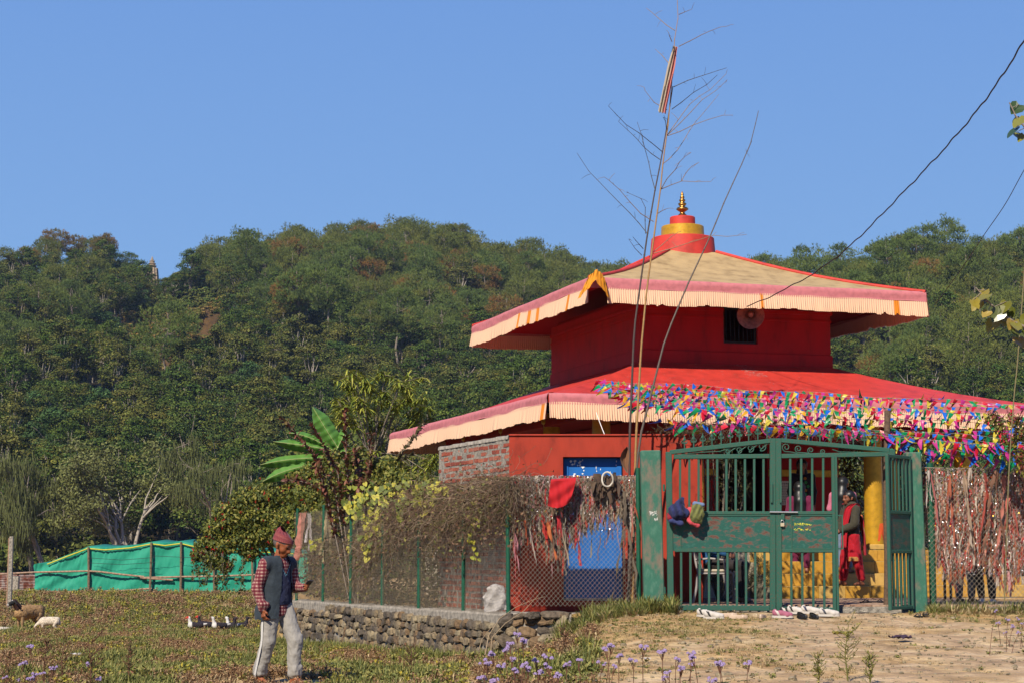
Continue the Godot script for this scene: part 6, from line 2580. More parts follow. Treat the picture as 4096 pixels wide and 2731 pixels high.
func build_pipal() -> void:
	# a fig tree rooted just right of the picture; two boughs reach into it
	var z := 14.5
	var t := thing("pipal_tree", "fig tree reaching leafy boughs in from the right edge", "tree")
	var wood := MB.new()
	var foot := at(4900, 2730, z)
	foot.y = 0.1
	stalk(wood, [foot, at(4880, 2000, z), at(4850, 1200, z), at(4870, 300, z), at(4900, -300, z)], 0.16, 0.07, 9)
	var cr := MB.new()
	var greens := [vp(150, 142, 50), vp(172, 156, 62), vp(126, 126, 46), vp(186, 160, 84), vp(100, 110, 40)]
	var fresh := [vp(96, 118, 52), vp(70, 96, 44), vp(150, 150, 60), vp(118, 82, 50)]
	for bough in [[[[4860, 1500], [4400, 1400], [4150, 1330], [4030, 1275], [3960, 1215], [3905, 1150]], greens, 44, 3890.0], [[[4860, 900], [4500, 700], [4250, 600], [4120, 530], [4060, 460], [4040, 410]], fresh, 26, 4015.0], [[[4870, 400], [4700, 100], [4600, -200]], fresh, 30, 4300.0], [[[4850, 1300], [4600, 1100], [4400, 1050]], fresh, 30, 4300.0], [[[4870, 1700], [4600, 1750], [4400, 1700]], greens, 26, 4300.0]]:
		var cv := Curve3D.new()
		for e in bough[0]:
			cv.add_point(at(e[0], e[1], z))
		var total := cv.get_baked_length()
		var pts := []
		for i in 16:
			pts.append(cv.sample_baked(total * i / 15.0))
		stalk(wood, pts, 0.03, 0.005, 6)
		for k in bough[2]:
			var s: float = total * (0.35 + 0.65 * float(k) / bough[2])
			var o := cv.sample_baked(s) 
			var d := Vector3(rnd(-1, 1), rnd(-0.9, 0.7), rnd(-1, 1)).normalized()
			var e := o + d * rnd(0.05, 0.11)
			if 2048.0 + e.x / -e.z * FOCAL < bough[3]:
				e.x = o.x + rnd(-0.02, 0.08)
			wood.tube([o, e], [0.004, 0.0025], 4, false)
			var nn := Vector3(rnd(-0.8, 0.4), rnd(-0.1, 0.8), rnd(0.2, 1.0)).normalized()
			heart(cr, e, nn, Vector3(rnd(-0.8, 0.6), -1, rnd(-0.3, 0.3)), rnd(0.085, 0.13), pick(bough[1]))
	var m := soft_leaf_mat("pipal_leaf", 0.3)
	m.metallic_specular = 0.55
	part(t, "leaves", cr.mesh(), M.pipal_leaf)
	part(t, "trunk", wood.mesh(), M.bark)

# ---------------------------------------------------------------- courtyard

func build_courtyard() -> void:
	# brick-paved yard between gate and steps
	var t := Node3D.new()
	t.name = "courtyard_paving"
	t.set_meta("kind", "structure")
	add_child(t)
	var bed := MB.new()
	bed.box(Vector3(4.6, 0.57, -29.2), Vector3(5.6, 0.16, 4.1))
	part(t, "paving_bed", bed.mesh(), M.cement)
	var shape := MB.new()
	shape.cbox(Vector3.ZERO, Vector3(0.29, 0.03, 0.29), 0.006)
	var slab := shape.mesh()
	for k in 3:
		triplanar(mat("slab_%d" % k, [ph(198, 160, 132), ph(186, 146, 120), ph(204, 172, 144)][k], 0.9), M.coarse_tex, 0.6)
	for i in 18:
		for j in 13:
			var o := part(t, "paving_slab", slab, M["slab_%d" % (rng.randi() % 3)], Vector3(1.98 + i * 0.305, 0.66 + rnd(-0.003, 0.003), -27.35 - j * 0.305))
			o.rotation.y = rnd(-0.01, 0.01)

# ---------------------------------------------------------------- bodies as smooth joined capsules

# bones: [a, b, radius at a, radius at b, squash in z (optional)]; adds the joined surface to m
func blob(m: MB, bones: Array, cell: float, k: float, paint = null, keep = null) -> void:
	var lo := Vector3(1e9, 1e9, 1e9)
	var hi := -lo
	var pad := 3.5 * k + 2.0 * cell
	for q in bones:
		var r := maxf(q[2], q[3]) + pad
		for e in 2:
			lo = lo.min(q[e] - Vector3(r, r, r))
			hi = hi.max(q[e] + Vector3(r, r, r))
	var nx := int((hi.x - lo.x) / cell) + 2
	var ny := int((hi.y - lo.y) / cell) + 2
	var nz := int((hi.z - lo.z) / cell) + 2
	var f := PackedFloat32Array()
	f.resize(nx * ny * nz)
	for q in bones:
		var a: Vector3 = q[0]
		var b: Vector3 = q[1]
		var ra: float = q[2]
		var rb: float = q[3]
		var s: float = q[4] if q.size() > 4 else 1.0
		var r := maxf(ra, rb) + pad
		var l := ((a.min(b) - Vector3(r, r, r)) - lo) / cell
		var h := ((a.max(b) + Vector3(r, r, r)) - lo) / cell
		var ab := b - a
		ab.z /= s
		var il := 1.0 / maxf(ab.length_squared(), 1e-9)
		for z in range(maxi(0, int(l.z)), mini(nz, int(h.z) + 1)):
			for y in range(maxi(0, int(l.y)), mini(ny, int(h.y) + 1)):
				var at0 := (z * ny + y) * nx
				var ap := lo + Vector3(0, y, z) * cell - a
				ap.z /= s
				for x in range(maxi(0, int(l.x)), mini(nx, int(h.x) + 1)):
					var p := Vector3(ap.x + x * cell, ap.y, ap.z)
					var t := clampf(p.dot(ab) * il, 0.0, 1.0)
					var d := (p - ab * t).length() - ra - (rb - ra) * t
					if d < pad:
						f[at0 + x] += exp(-d / k)
	# surface nets
	var ids := {}
	var verts := PackedVector3Array()
	var sy := nx
	var sz := nx * ny
	var offs := [0, 1, sy, sy + 1, sz, sz + 1, sz + sy, sz + sy + 1]
	var edges := [[0, 1], [2, 3], [4, 5], [6, 7], [0, 2], [1, 3], [4, 6], [5, 7], [0, 4], [1, 5], [2, 6], [3, 7]]
	for z in nz - 1:
		for y in ny - 1:
			var i0 := z * sz + y * sy
			for x in nx - 1:
				var i := i0 + x
				var inside := 0
				for o in offs:
					if f[i + o] >= 1.0:
						inside += 1
				if inside == 0 or inside == 8:
					continue
				var sum := Vector3.ZERO
				var cnt := 0
				for e in edges:
					var fa := f[i + offs[e[0]]]
					var fb := f[i + offs[e[1]]]
					if (fa >= 1.0) != (fb >= 1.0):
						var va := log(maxf(fa, 1e-3))
						var vb := log(maxf(fb, 1e-3))
						var t := va / (va - vb)
						var pa := Vector3(e[0] & 1, (e[0] >> 1) & 1, (e[0] >> 2) & 1)
						var pb := Vector3(e[1] & 1, (e[1] >> 1) & 1, (e[1] >> 2) & 1)
						sum += pa.lerp(pb, t)
						cnt += 1
				ids[i] = verts.size()
				verts.append(lo + (Vector3(x, y, z) + sum / cnt) * cell)
	var norms := PackedVector3Array()
	norms.resize(verts.size())
	var tris := PackedInt32Array()
	for i in ids:
		var inside: bool = f[i] >= 1.0
		for ax in 3:
			var st: int = [1, sy, sz][ax]
			if (f[i + st] >= 1.0) == inside:
				continue
			var u: int = [sy, sz, 1][ax]
			var w: int = [sz, 1, sy][ax]
			if not (ids.has(i - u) and ids.has(i - w) and ids.has(i - u - w)):
				continue
			var q := [ids[i], ids[i - u], ids[i - u - w], ids[i - w]]
			if not inside:
				q.reverse()
			for t in [[0, 2, 1], [0, 3, 2]]:
				var a: int = q[t[0]]
				var b: int = q[t[1]]
				var c: int = q[t[2]]
				if keep != null and not keep.call((verts[a] + verts[b] + verts[c]) / 3.0):
					continue
				tris.append_array([a, b, c])
				var nn := (verts[c] - verts[a]).cross(verts[b] - verts[a])
				norms[a] += nn; norms[b] += nn; norms[c] += nn
	var base := m.v.size()
	for i in verts.size():
		if paint != null:
			m.col = paint.call(verts[i])
		m.put(verts[i], norms[i].normalized())
	for t in tris:
		m.idx.append(base + t)

func garment(t: Node, called: String, bones: Array, material: Material, c: Color, cell := 0.014, k := 0.012, keep = null, paint = null) -> MeshInstance3D:
	var m := MB.new()
	m.col = c
	blob(m, bones, cell, k, paint, keep)
	creases(m, 0.005)
	return part(t, called, m.mesh(), material)

# folds of cloth: shallow slanting ridges
func creases(m: MB, amount: float) -> void:
	for i in m.v.size():
		var p := m.v[i]
		var a := lumps.get_noise_3d(p.x * 100.0 + p.y * 40.0, p.y * 42.0 - p.x * 40.0, p.z * 100.0)
		var b := lumps.get_noise_3d(p.x * 170.0 + 9.0, p.y * 130.0 + p.z * 120.0, p.z * 170.0)
		m.v[i] = p + m.n[i] * amount * (1.6 * a + 0.8 * b)
	# normals follow the folds
	var nn := PackedVector3Array()
	nn.resize(m.v.size())
	for k in range(0, m.idx.size(), 3):
		var c := (m.v[m.idx[k + 2]] - m.v[m.idx[k]]).cross(m.v[m.idx[k + 1]] - m.v[m.idx[k]])
		for e in 3:
			nn[m.idx[k + e]] += c
	for i in nn.size():
		m.n[i] = nn[i].normalized() if nn[i].length_squared() > 0.0 else m.n[i]

# a head in its own frame: z forward, y up
func head_into(m: MB, xf: Transform3D, skin: Color, hair: Color, cell: float, hairline := 0.055, grey_side := false) -> void:
	var h := MB.new()
	var bones := [[Vector3(0, 0.045, -0.025), Vector3(0, 0.05, 0.012), 0.083, 0.078], [Vector3(0, -0.005, 0.03), Vector3(0, -0.07, 0.052), 0.062, 0.034], [Vector3(-0.036, -0.02, 0.045), Vector3(0.036, -0.02, 0.045), 0.032, 0.032], [Vector3(0, 0.015, 0.088), Vector3(0, -0.022, 0.104), 0.010, 0.0135], [Vector3(-0.014, -0.024, 0.092), Vector3(0.014, -0.024, 0.092), 0.009, 0.009], [Vector3(-0.04, 0.032, 0.074), Vector3(0.04, 0.032, 0.074), 0.014, 0.014], [Vector3(-0.016, -0.055, 0.078), Vector3(0.016, -0.055, 0.078), 0.010, 0.010], [Vector3(-0.088, 0.012, -0.01), Vector3(-0.086, -0.022, 0.0), 0.016, 0.010], [Vector3(0.088, 0.012, -0.01), Vector3(0.086, -0.022, 0.0), 0.016, 0.010]]
	var paint := func(p: Vector3) -> Color:
		for s in [-1.0, 1.0]:
			if p.distance_to(Vector3(s * 0.033, 0.010, 0.084)) < 0.0125:
				return Color(0.02, 0.012, 0.01)
			if absf(p.x - s * 0.034) < 0.02 and absf(p.y - 0.033) < 0.006 and p.z > 0.05:
				return hair * 0.8 + skin * 0.2
		if absf(p.x) < 0.024 and absf(p.y + 0.055) < 0.008 and p.z > 0.06:
			return skin * Color(0.72, 0.45, 0.45)
		var ear := absf(p.x) > 0.084
		if not ear and (p.y > hairline + 0.3 * absf(p.x) * (-1.0 if absf(p.x) > 0.06 else 0.0) or p.z < -0.012 + (0.02 if p.y > 0.0 else 0.0)) and p.y > -0.055:
			return hair
		return skin
	blob(h, bones, cell, 0.008, paint)
	m.append(h, xf)

# a hand: wrist to knuckles along dir, palm facing palm_n; curl 0 flat .. 1 fist
func hand_bones(w: Vector3, dir: Vector3, palm_n: Vector3, side: float, curl: float, s := 1.0) -> Array:
	var across := dir.cross(palm_n).normalized() * side
	var out := []
	var kn := w + dir * 0.085 * s
	for i in 4:
		var o := (i - 1.5) * 0.019 * s
		out.append([w + dir * 0.015 * s + across * o * 0.6, kn + across * o, 0.013 * s, 0.0105 * s])
		var l: float = [0.036, 0.042, 0.039, 0.030][i] * s
		var d1 := dir.rotated(across.normalized() * 1.0, 0.0)
		d1 = (dir * cos(curl * 1.3) + palm_n * sin(curl * 1.3)).normalized()
		var d2 := (dir * cos(curl * 2.6) + palm_n * sin(curl * 2.6)).normalized()
		var a := kn + across * o
		var b := a + d1 * l
		var c := b + d2 * l * 0.75
		out.append([a, b, 0.0095 * s, 0.0088 * s])
		out.append([b, c, 0.0088 * s, 0.0072 * s])
	var th := w + dir * 0.03 * s - across * 0.028 * s
	var t1 := th + (dir * 0.75 - across * 0.5 + palm_n * (0.35 + 0.4 * curl)).normalized() * 0.036 * s
	var t2 := t1 + (dir * 0.8 + across * 0.3 * curl + palm_n * (0.3 + 0.4 * curl)).normalized() * 0.028 * s
	out.append([w + dir * 0.02 * s, th, 0.014 * s, 0.012 * s])
	out.append([th, t1, 0.0115 * s, 0.010 * s])
	out.append([t1, t2, 0.010 * s, 0.008 * s])
	return out

func foot_bones(ankle: Vector3, turn: float, s := 1.0) -> Array:
	var f := Vector3(sin(turn), 0, cos(turn))
	var x := Vector3(f.z, 0, -f.x)
	var g := Vector3(ankle.x, ankle.y - 0.055 * s, ankle.z)
	var out := [[ankle, g - f * 0.035 * s, 0.032 * s, 0.03 * s], [ankle, g + f * 0.10 * s + Vector3(0, -0.002, 0), 0.034 * s, 0.022 * s], [g - f * 0.03 * s, g + f * 0.1 * s + Vector3(0, -0.006, 0), 0.028 * s, 0.022 * s]]
	for i in 5:
		var o := (i - 2.0) * 0.016 * s
		out.append([g + f * 0.09 * s + x * o, g + f * (0.155 - 0.012 * absf(i - 1.2)) * s + x * o * 1.15 + Vector3(0, -0.010 * s, 0), 0.014 * s, 0.0105 * s])
	return out

func build_people() -> void:
	var cloth := M.cloth as StandardMaterial3D
	var body_cloth: StandardMaterial3D = cloth.duplicate()
	body_cloth.backlight_enabled = false
	body_cloth.resource_name = "body_cloth"
	M.body_cloth = body_cloth
	relief(body_cloth, M.fine_tex, 0.25)
	body_cloth.uv1_triplanar = true
	body_cloth.uv1_scale = Vector3.ONE / 0.5
	build_man()
	build_woman()
	build_worshippers()
	build_seated_man()
	build_people_behind_fence()

func plaid_texture() -> ImageTexture:
	var im := Image.create_empty(128, 128, false, Image.FORMAT_RGB8)
	for y in 128:
		for x in 128:
			var a := 1.0 if x % 32 < 12 else 0.0
			var b := 1.0 if y % 32 < 12 else 0.0
			if x % 64 > 44 and x % 64 < 50:
				a = 0.5
			var l := (a + b) * 0.5
			var c := Color8(92, 12, 30).lerp(Color8(186, 160, 140), clampf(l * l + 0.18 * l, 0, 1))
			im.set_pixel(x, y, c)
	return ImageTexture.create_from_image(im)

func build_man() -> void:
	var z := 20.9
	var foot := on_ground(1130, z)
	var t := thing("person", "man in a patterned pink cap and dark waistcoat looking down at his phone", "person", foot, deg_to_rad(48))
	var skin := vp(168, 98, 62)
	var hip_l := Vector3(0.085, 0.86, 0.0)
	var hip_r := Vector3(-0.085, 0.86, -0.01)
	var knee_l := Vector3(0.12, 0.475, 0.17)
	var knee_r := Vector3(-0.105, 0.47, -0.02)
	var ank_l := Vector3(0.115, 0.085, 0.17)
	var ank_r := Vector3(-0.12, 0.085, -0.14)
	var sh_l := Vector3(0.175, 1.315, 0.0)
	var sh_r := Vector3(-0.175, 1.315, 0.0)
	var el_l := Vector3(0.25, 1.06, 0.02)
	var el_r := Vector3(-0.25, 1.06, -0.05)
	var wr_l := Vector3(0.185, 1.055, 0.235)
	var wr_r := Vector3(-0.235, 0.835, 0.03)
	var neck := Vector3(0, 1.39, 0.02)
	var body := MB.new()
	body.col = skin
	var bones := [[Vector3(0, 0.9, 0), Vector3(0, 1.1, 0), 0.12, 0.12, 0.7], [Vector3(0, 1.1, 0), Vector3(0, 1.3, 0), 0.12, 0.11, 0.7], [Vector3(0, 1.3, 0), neck + Vector3(0, 0.06, 0.02), 0.06, 0.052], [sh_l, el_l, 0.045, 0.036], [el_l, wr_l, 0.036, 0.027], [sh_r, el_r, 0.045, 0.036], [el_r, wr_r, 0.036, 0.027], [Vector3(0, 1.3, 0), sh_l, 0.06, 0.05], [Vector3(0, 1.3, 0), sh_r, 0.06, 0.05], [hip_l, knee_l, 0.075, 0.05], [knee_l, ank_l, 0.048, 0.034], [hip_r, knee_r, 0.075, 0.05], [knee_r, ank_r, 0.048, 0.034]]
	blob(body, bones, 0.014, 0.012)
	blob(body, foot_bones(ank_l, 0.15), 0.006, 0.006)
	blob(body, foot_bones(ank_r, -0.05), 0.006, 0.006)
	blob(body, hand_bones(wr_l, Vector3(-0.25, 0.1, 0.96).normalized(), Vector3(-0.85, 0.45, -0.2).normalized(), 1.0, 0.62), 0.004, 0.004)
	blob(body, hand_bones(wr_r, Vector3(0.05, -0.98, 0.16).normalized(), Vector3(0.9, 0.1, 0.2).normalized(), -1.0, 0.45), 0.004, 0.004)
	var hx := Transform3D((Basis(Vector3.UP, deg_to_rad(20)) * Basis(Vector3.RIGHT, deg_to_rad(24))).scaled(Vector3(1.1, 1.1, 1.1)), Vector3(0.0, 1.515, 0.066))
	head_into(body, hx, skin, vp(120, 112, 106), 0.006, 0.06)
	part(t, "body", body.mesh(), M.skin)
	# trousers: loose, gathered over the ankles
	var tr := MB.new()
	tr.col = vp(178, 172, 164)
	var tb := [[Vector3(0, 0.90, -0.005), Vector3(0, 0.84, -0.01), 0.135, 0.135, 0.82], [hip_l, knee_l, 0.105, 0.084], [knee_l, ank_l + Vector3(0, 0.05, -0.01), 0.082, 0.070], [hip_r, knee_r, 0.108, 0.084], [knee_r, ank_r + Vector3(0, 0.05, -0.01), 0.082, 0.070], [hip_l + Vector3(0, -0.05, -0.03), hip_r + Vector3(0, -0.05, -0.03), 0.10, 0.10]]
	for f in [[knee_l, ank_l], [knee_r, ank_r]]:
		for i in 3:
			var p: Vector3 = f[1] + Vector3(0, 0.035 + 0.035 * i, 0.0)
			tb.append([p + Vector3(-0.03, 0.008 * (i % 2), 0.045), p + Vector3(0.035, 0, 0.05), 0.028, 0.024])
			tb.append([p + Vector3(0.05, 0.01, -0.02), p + Vector3(0.04, -0.005, 0.03), 0.024, 0.026])
		var mid: Vector3 = (f[0] + f[1]) / 2
		tb.append([f[0] + Vector3(0.03, 0.05, 0.05), mid + Vector3(-0.03, 0.06, 0.045), 0.026, 0.02])
		tb.append([f[0] + Vector3(-0.05, -0.04, 0.0), mid + Vector3(0.02, -0.02, 0.05), 0.022, 0.02])
	blob(tr, tb, 0.010, 0.008)
	creases(tr, 0.007)
	var tro := part(t, "trousers", tr.mesh(), M.body_cloth)
	var stripe := MB.new()
	stripe.col = vp(232, 228, 222)
	var sr := [[], []]
	for i in 18:
		var f := i / 17.0
		var p := hip_r.lerp(knee_r, f * 2.0) if f < 0.5 else knee_r.lerp(ank_r, (f - 0.5) * 2.0)
		var r := lerpf(0.112, 0.074, f) + 0.006
		sr[0].append(p + Vector3(-r, 0, -0.008))
		sr[1].append(p + Vector3(-r * 0.97, 0, 0.018))
	stripe.sheet(sr)
	part(tro, "side_stripe", stripe.mesh(), M.body_cloth)
	# plaid shirt
	var plaid: StandardMaterial3D = M.body_cloth.duplicate()
	plaid.resource_name = "plaid"
	plaid.vertex_color_use_as_albedo = false
	plaid.albedo_color = Color(0.9, 0.9, 0.9)
	plaid.albedo_texture = plaid_texture()
	plaid.uv1_scale = Vector3.ONE / 0.15
	M.plaid = plaid
	garment(t, "shirt", [[Vector3(0, 1.30, 0.0), sh_l, 0.085, 0.072], [Vector3(0, 1.30, 0.0), sh_r, 0.085, 0.072], [sh_l, el_l, 0.072, 0.060], [el_l, wr_l, 0.058, 0.046], [sh_r, el_r, 0.074, 0.062], [el_r, wr_r, 0.060, 0.048], [Vector3(0, 1.25, 0.005), Vector3(0, 0.80, 0.0), 0.14, 0.155, 0.78], [el_r + Vector3(-0.03, -0.03, 0.01), el_r + Vector3(0.02, -0.09, 0.05), 0.035, 0.03], [wr_r + Vector3(-0.03, 0.05, 0.02), wr_r + Vector3(0.03, 0.04, 0.03), 0.035, 0.035], [neck + Vector3(-0.045, -0.02, 0.03), neck + Vector3(0.045, -0.02, 0.03), 0.028, 0.028]], plaid, Color.WHITE, 0.013, 0.010, func(p: Vector3) -> bool: return p.y > 0.765 + 0.02 * sin(p.x * 30.0))
	# sleeveless sweater with a V neck edged in pale blue
	var swp := func(p: Vector3) -> Color:
		var v := p.y - (1.20 + absf(p.x - 0.01) * 1.6)
		if p.z > 0.0 and v > -0.022 and v < 0.006 and fmod(absf(v) + 0.1, 0.014) < 0.008:
			return vp(120, 176, 196)
		return vp(34, 42, 78)
	garment(t, "sweater", [[Vector3(0, 1.27, 0.008), Vector3(0, 0.93, 0.008), 0.152, 0.160, 0.80], [Vector3(0, 1.29, 0.0), sh_l, 0.095, 0.083], [Vector3(0, 1.29, 0.0), sh_r, 0.095, 0.083]], M.body_cloth, Color.WHITE, 0.010, 0.012, func(p: Vector3) -> bool: return p.y > 0.875 and p.y < 1.20 + absf(p.x - 0.01) * 1.6 + (0.3 if p.z < 0.0 else 0.0) and absf(p.x) < 0.215, swp)
	# open waistcoat
	garment(t, "waistcoat", [[Vector3(0, 1.28, 0.0), Vector3(0, 1.08, -0.005), 0.172, 0.176, 0.80], [Vector3(0, 1.08, -0.005), Vector3(-0.01, 0.74, -0.045), 0.178, 0.225, 0.80], [Vector3(0, 1.30, 0.0), sh_l, 0.105, 0.088], [Vector3(0, 1.30, 0.0), sh_r, 0.105, 0.088], [Vector3(-0.17, 0.8, -0.10), Vector3(-0.05, 0.76, -0.17), 0.05, 0.05]], M.body_cloth, vp(54, 60, 70), 0.012, 0.014, func(p: Vector3) -> bool:
		var gap := 0.075 + 0.05 * clampf((1.2 - p.y) * 1.4, 0.0, 1.0)
		if p.z > 0.02 and absf(p.x - 0.025) < gap:
			return false
		if p.y < 0.715 + 0.03 * maxf(0.0, p.z * 3.0) or p.y > 1.41:
			return false
		return absf(p.x) < 0.222 or p.y < 1.10)
	var collar := MB.new()
	collar.col = vp(58, 64, 74)
	var cr := [[], [], []]
	for i in 15:
		var a := lerpf(-2.25, 2.25, i / 14.0)
		var d := Vector3(sin(a), 0, -cos(a))
		cr[0].append(neck + Vector3(0, -0.045, 0.0) + d * 0.105 * Vector3(1, 1, 0.85))
		cr[1].append(neck + Vector3(0, 0.0, 0.0) + d * 0.085 * Vector3(1, 1, 0.9))
		cr[2].append(neck + Vector3(0, -0.05, 0.0) + d * 0.12 * Vector3(1, 1, 0.85))
	collar.sheet(cr)
	part(t, "waistcoat_collar", collar.mesh(), M.body_cloth)
	# the peaked cloth cap
	var cap := MB.new()
	var rows := []
	var cc := hx * Transform3D(Basis(Vector3.RIGHT, -0.14), Vector3(0, 0.05, 0.0))
	for i in 9:
		var f := i / 8.0
		var r := []
		for j in 28:
			var a := TAU * j / 28.0
			var rx := lerpf(0.096, 0.070, pow(f, 1.6))
			var rz := lerpf(0.112, 0.092, pow(f, 1.4))
			var h := 0.088 * f
			var slant := 0.04 * f * (-cos(a)) - 0.012 * f * sin(a * 2.0)
			if i == 8:
				rx *= 0.30
				rz *= 0.75
				h = 0.094 + 0.004 * maxf(0.0, -cos(a))
			r.append(cc * Vector3(sin(a) * rx, h + slant, cos(a) * rz - 0.008))
		rows.append(r)
	cap.sheet(rows, true, true)
	var capmat: StandardMaterial3D = M.body_cloth.duplicate()
	capmat.vertex_color_use_as_albedo = false
	capmat.resource_name = "cap_weave"
	capmat.uv1_triplanar = false
	capmat.heightmap_enabled = false
	var im := Image.create_empty(128, 64, false, Image.FORMAT_RGB8)
	im.fill(Color8(140, 58, 64))
	for y in 64:
		for x in 128:
			var c := Color8(146, 62, 68)
			if y < 26:
				if (x + y * 2) % 9 < 4 and y % 5 < 3:
					c = Color8(176, 124, 108)
			else:
				var s := (x * 2 + y * 3) % 44
				if s < 9 and (x / 9 + y / 12) % 2 == 0:
					c = Color8(66, 36, 40)
				elif s > 26 and s < 30:
					c = Color8(176, 120, 116)
			im.set_pixel(x, y, c)
	capmat.albedo_texture = ImageTexture.create_from_image(im)
	capmat.albedo_color = Color(0.74, 0.70, 0.70)
	part(t, "cap", cap.mesh(), capmat)
	for e in [[ank_l, 0.15], [ank_r, -0.05]]:
		var sd := MB.new()
		sd.col = vp(92, 54, 40)
		var f := Vector3(sin(e[1]), 0, cos(e[1]))
		var g: Vector3 = e[0] + Vector3(0, -0.088, 0)
		sd.cbox(g + f * 0.055, Vector3(0.09, 0.014, 0.27), 0.006, Basis(Vector3.UP, e[1]))
		var x := Vector3(f.z, 0, -f.x)
		sd.tube([g + f * 0.06 - x * 0.045, g + f * 0.08 + Vector3(0, 0.062, 0), g + f * 0.06 + x * 0.045], [0.012], 6)
		part(t, "sandal", sd.mesh(), M.plain)
	# the phone in his hand
	var ph_ := MB.new()
	ph_.col = Color(0.016, 0.018, 0.03)
	ph_.cbox(Vector3.ZERO, Vector3(0.072, 0.15, 0.010), 0.003)
	var hb := Transform3D(Basis(Vector3.UP, deg_to_rad(48)), foot)
	var pn := single("mobile_phone", ph_.mesh(), M.plastic, "slim dark mobile phone held in the man's hand", "phone")
	pn.transform = hb * Transform3D(Basis(Vector3(0, 1, 0), -0.25) * Basis(Vector3(1, 0, 0), deg_to_rad(62)), Vector3(0.145, 1.105, 0.345))

func long_hair(t: Node, head: Vector3, len_: float, w: float, back: float) -> void:
	var m := MB.new()
	m.col = Color(0.010, 0.008, 0.008)
	blob(m, [[head + Vector3(0, 0.05, -0.015), head + Vector3(0, 0.03, -0.035), 0.099, 0.095], [head + Vector3(0, 0.02, -0.045), head + Vector3(0, -0.2, back), 0.08, w, 0.7], [head + Vector3(0, -0.2, back), head + Vector3(0.02, -len_, back - 0.02), w, w * 0.7, 0.6], [head + Vector3(-0.06, -0.1, back * 0.6), head + Vector3(-0.07, -len_ * 0.9, back), 0.04, 0.03], [head + Vector3(0.06, -0.1, back * 0.6), head + Vector3(0.08, -len_ * 0.85, back), 0.04, 0.03]], 0.014, 0.012, null, func(p: Vector3) -> bool: return not (p.z > head.z + 0.045 and p.y < head.y + 0.06))
	mat("hair", Color.WHITE, 0.4, true)
	part(t, "hair", m.mesh(), M.hair)

func simple_body(t: Node, skin: Color, hair: Color, h: float, pose: Dictionary, cell := 0.018) -> void:
	var s := h / 1.6
	var b := MB.new()
	b.col = skin
	var bones := [[pose.hip_l, pose.knee_l, 0.07 * s, 0.05 * s], [pose.knee_l, pose.ank_l, 0.046 * s, 0.034 * s], [pose.hip_r, pose.knee_r, 0.07 * s, 0.05 * s], [pose.knee_r, pose.ank_r, 0.046 * s, 0.034 * s], [pose.pelvis, pose.chest, 0.115 * s, 0.12 * s, 0.7], [pose.chest, pose.neck, 0.06 * s, 0.045 * s], [pose.neck, pose.head + Vector3(0, -0.06, 0), 0.045 * s, 0.048 * s], [pose.chest + Vector3(0, 0.06, 0), pose.sh_l, 0.055 * s, 0.048 * s], [pose.chest + Vector3(0, 0.06, 0), pose.sh_r, 0.055 * s, 0.048 * s], [pose.sh_l, pose.el_l, 0.042 * s, 0.034 * s], [pose.el_l, pose.wr_l, 0.034 * s, 0.025 * s], [pose.sh_r, pose.el_r, 0.042 * s, 0.034 * s], [pose.el_r, pose.wr_r, 0.034 * s, 0.025 * s]]
	blob(b, bones, cell, 0.012)
	blob(b, foot_bones(pose.ank_l, pose.get("toe_l", 0.1), 0.92), 0.009, 0.007)
	blob(b, foot_bones(pose.ank_r, pose.get("toe_r", -0.1), 0.92), 0.009, 0.007)
	var dl: Vector3 = (pose.wr_l - pose.el_l).normalized()
	var dr: Vector3 = (pose.wr_r - pose.el_r).normalized()
	blob(b, hand_bones(pose.wr_l, dl, dl.cross(Vector3(0, 0, 1)).cross(dl).normalized() * -1.0 if absf(dl.z) < 0.9 else Vector3.DOWN, 1.0, 0.4, 0.9), 0.006, 0.005)
	blob(b, hand_bones(pose.wr_r, dr, dr.cross(Vector3(0, 0, 1)).cross(dr).normalized() * -1.0 if absf(dr.z) < 0.9 else Vector3.DOWN, -1.0, 0.4, 0.9), 0.006, 0.005)
	head_into(b, Transform3D(pose.get("turn", Basis.IDENTITY), pose.head), skin, hair, 0.009)
	part(t, "body", b.mesh(), M.skin)

func standing(h: float) -> Dictionary:
	var s := h / 1.6
	return {"hip_l": Vector3(0.085, 0.84, 0) * s, "hip_r": Vector3(-0.085, 0.84, 0) * s, "knee_l": Vector3(0.095, 0.46, 0.02) * s, "knee_r": Vector3(-0.095, 0.46, 0.02) * s, "ank_l": Vector3(0.1, 0.085, -0.02) * s, "ank_r": Vector3(-0.1, 0.085, -0.02) * s, "pelvis": Vector3(0, 0.88, 0) * s, "chest": Vector3(0, 1.2, 0) * s, "neck": Vector3(0, 1.36, 0.01) * s, "head": Vector3(0, 1.485, 0.03) * s, "sh_l": Vector3(0.165, 1.3, 0) * s, "sh_r": Vector3(-0.165, 1.3, 0) * s, "el_l": Vector3(0.21, 1.04, -0.02) * s, "el_r": Vector3(-0.21, 1.04, -0.02) * s, "wr_l": Vector3(0.2, 0.82, 0.05) * s, "wr_r": Vector3(-0.2, 0.82, 0.05) * s}

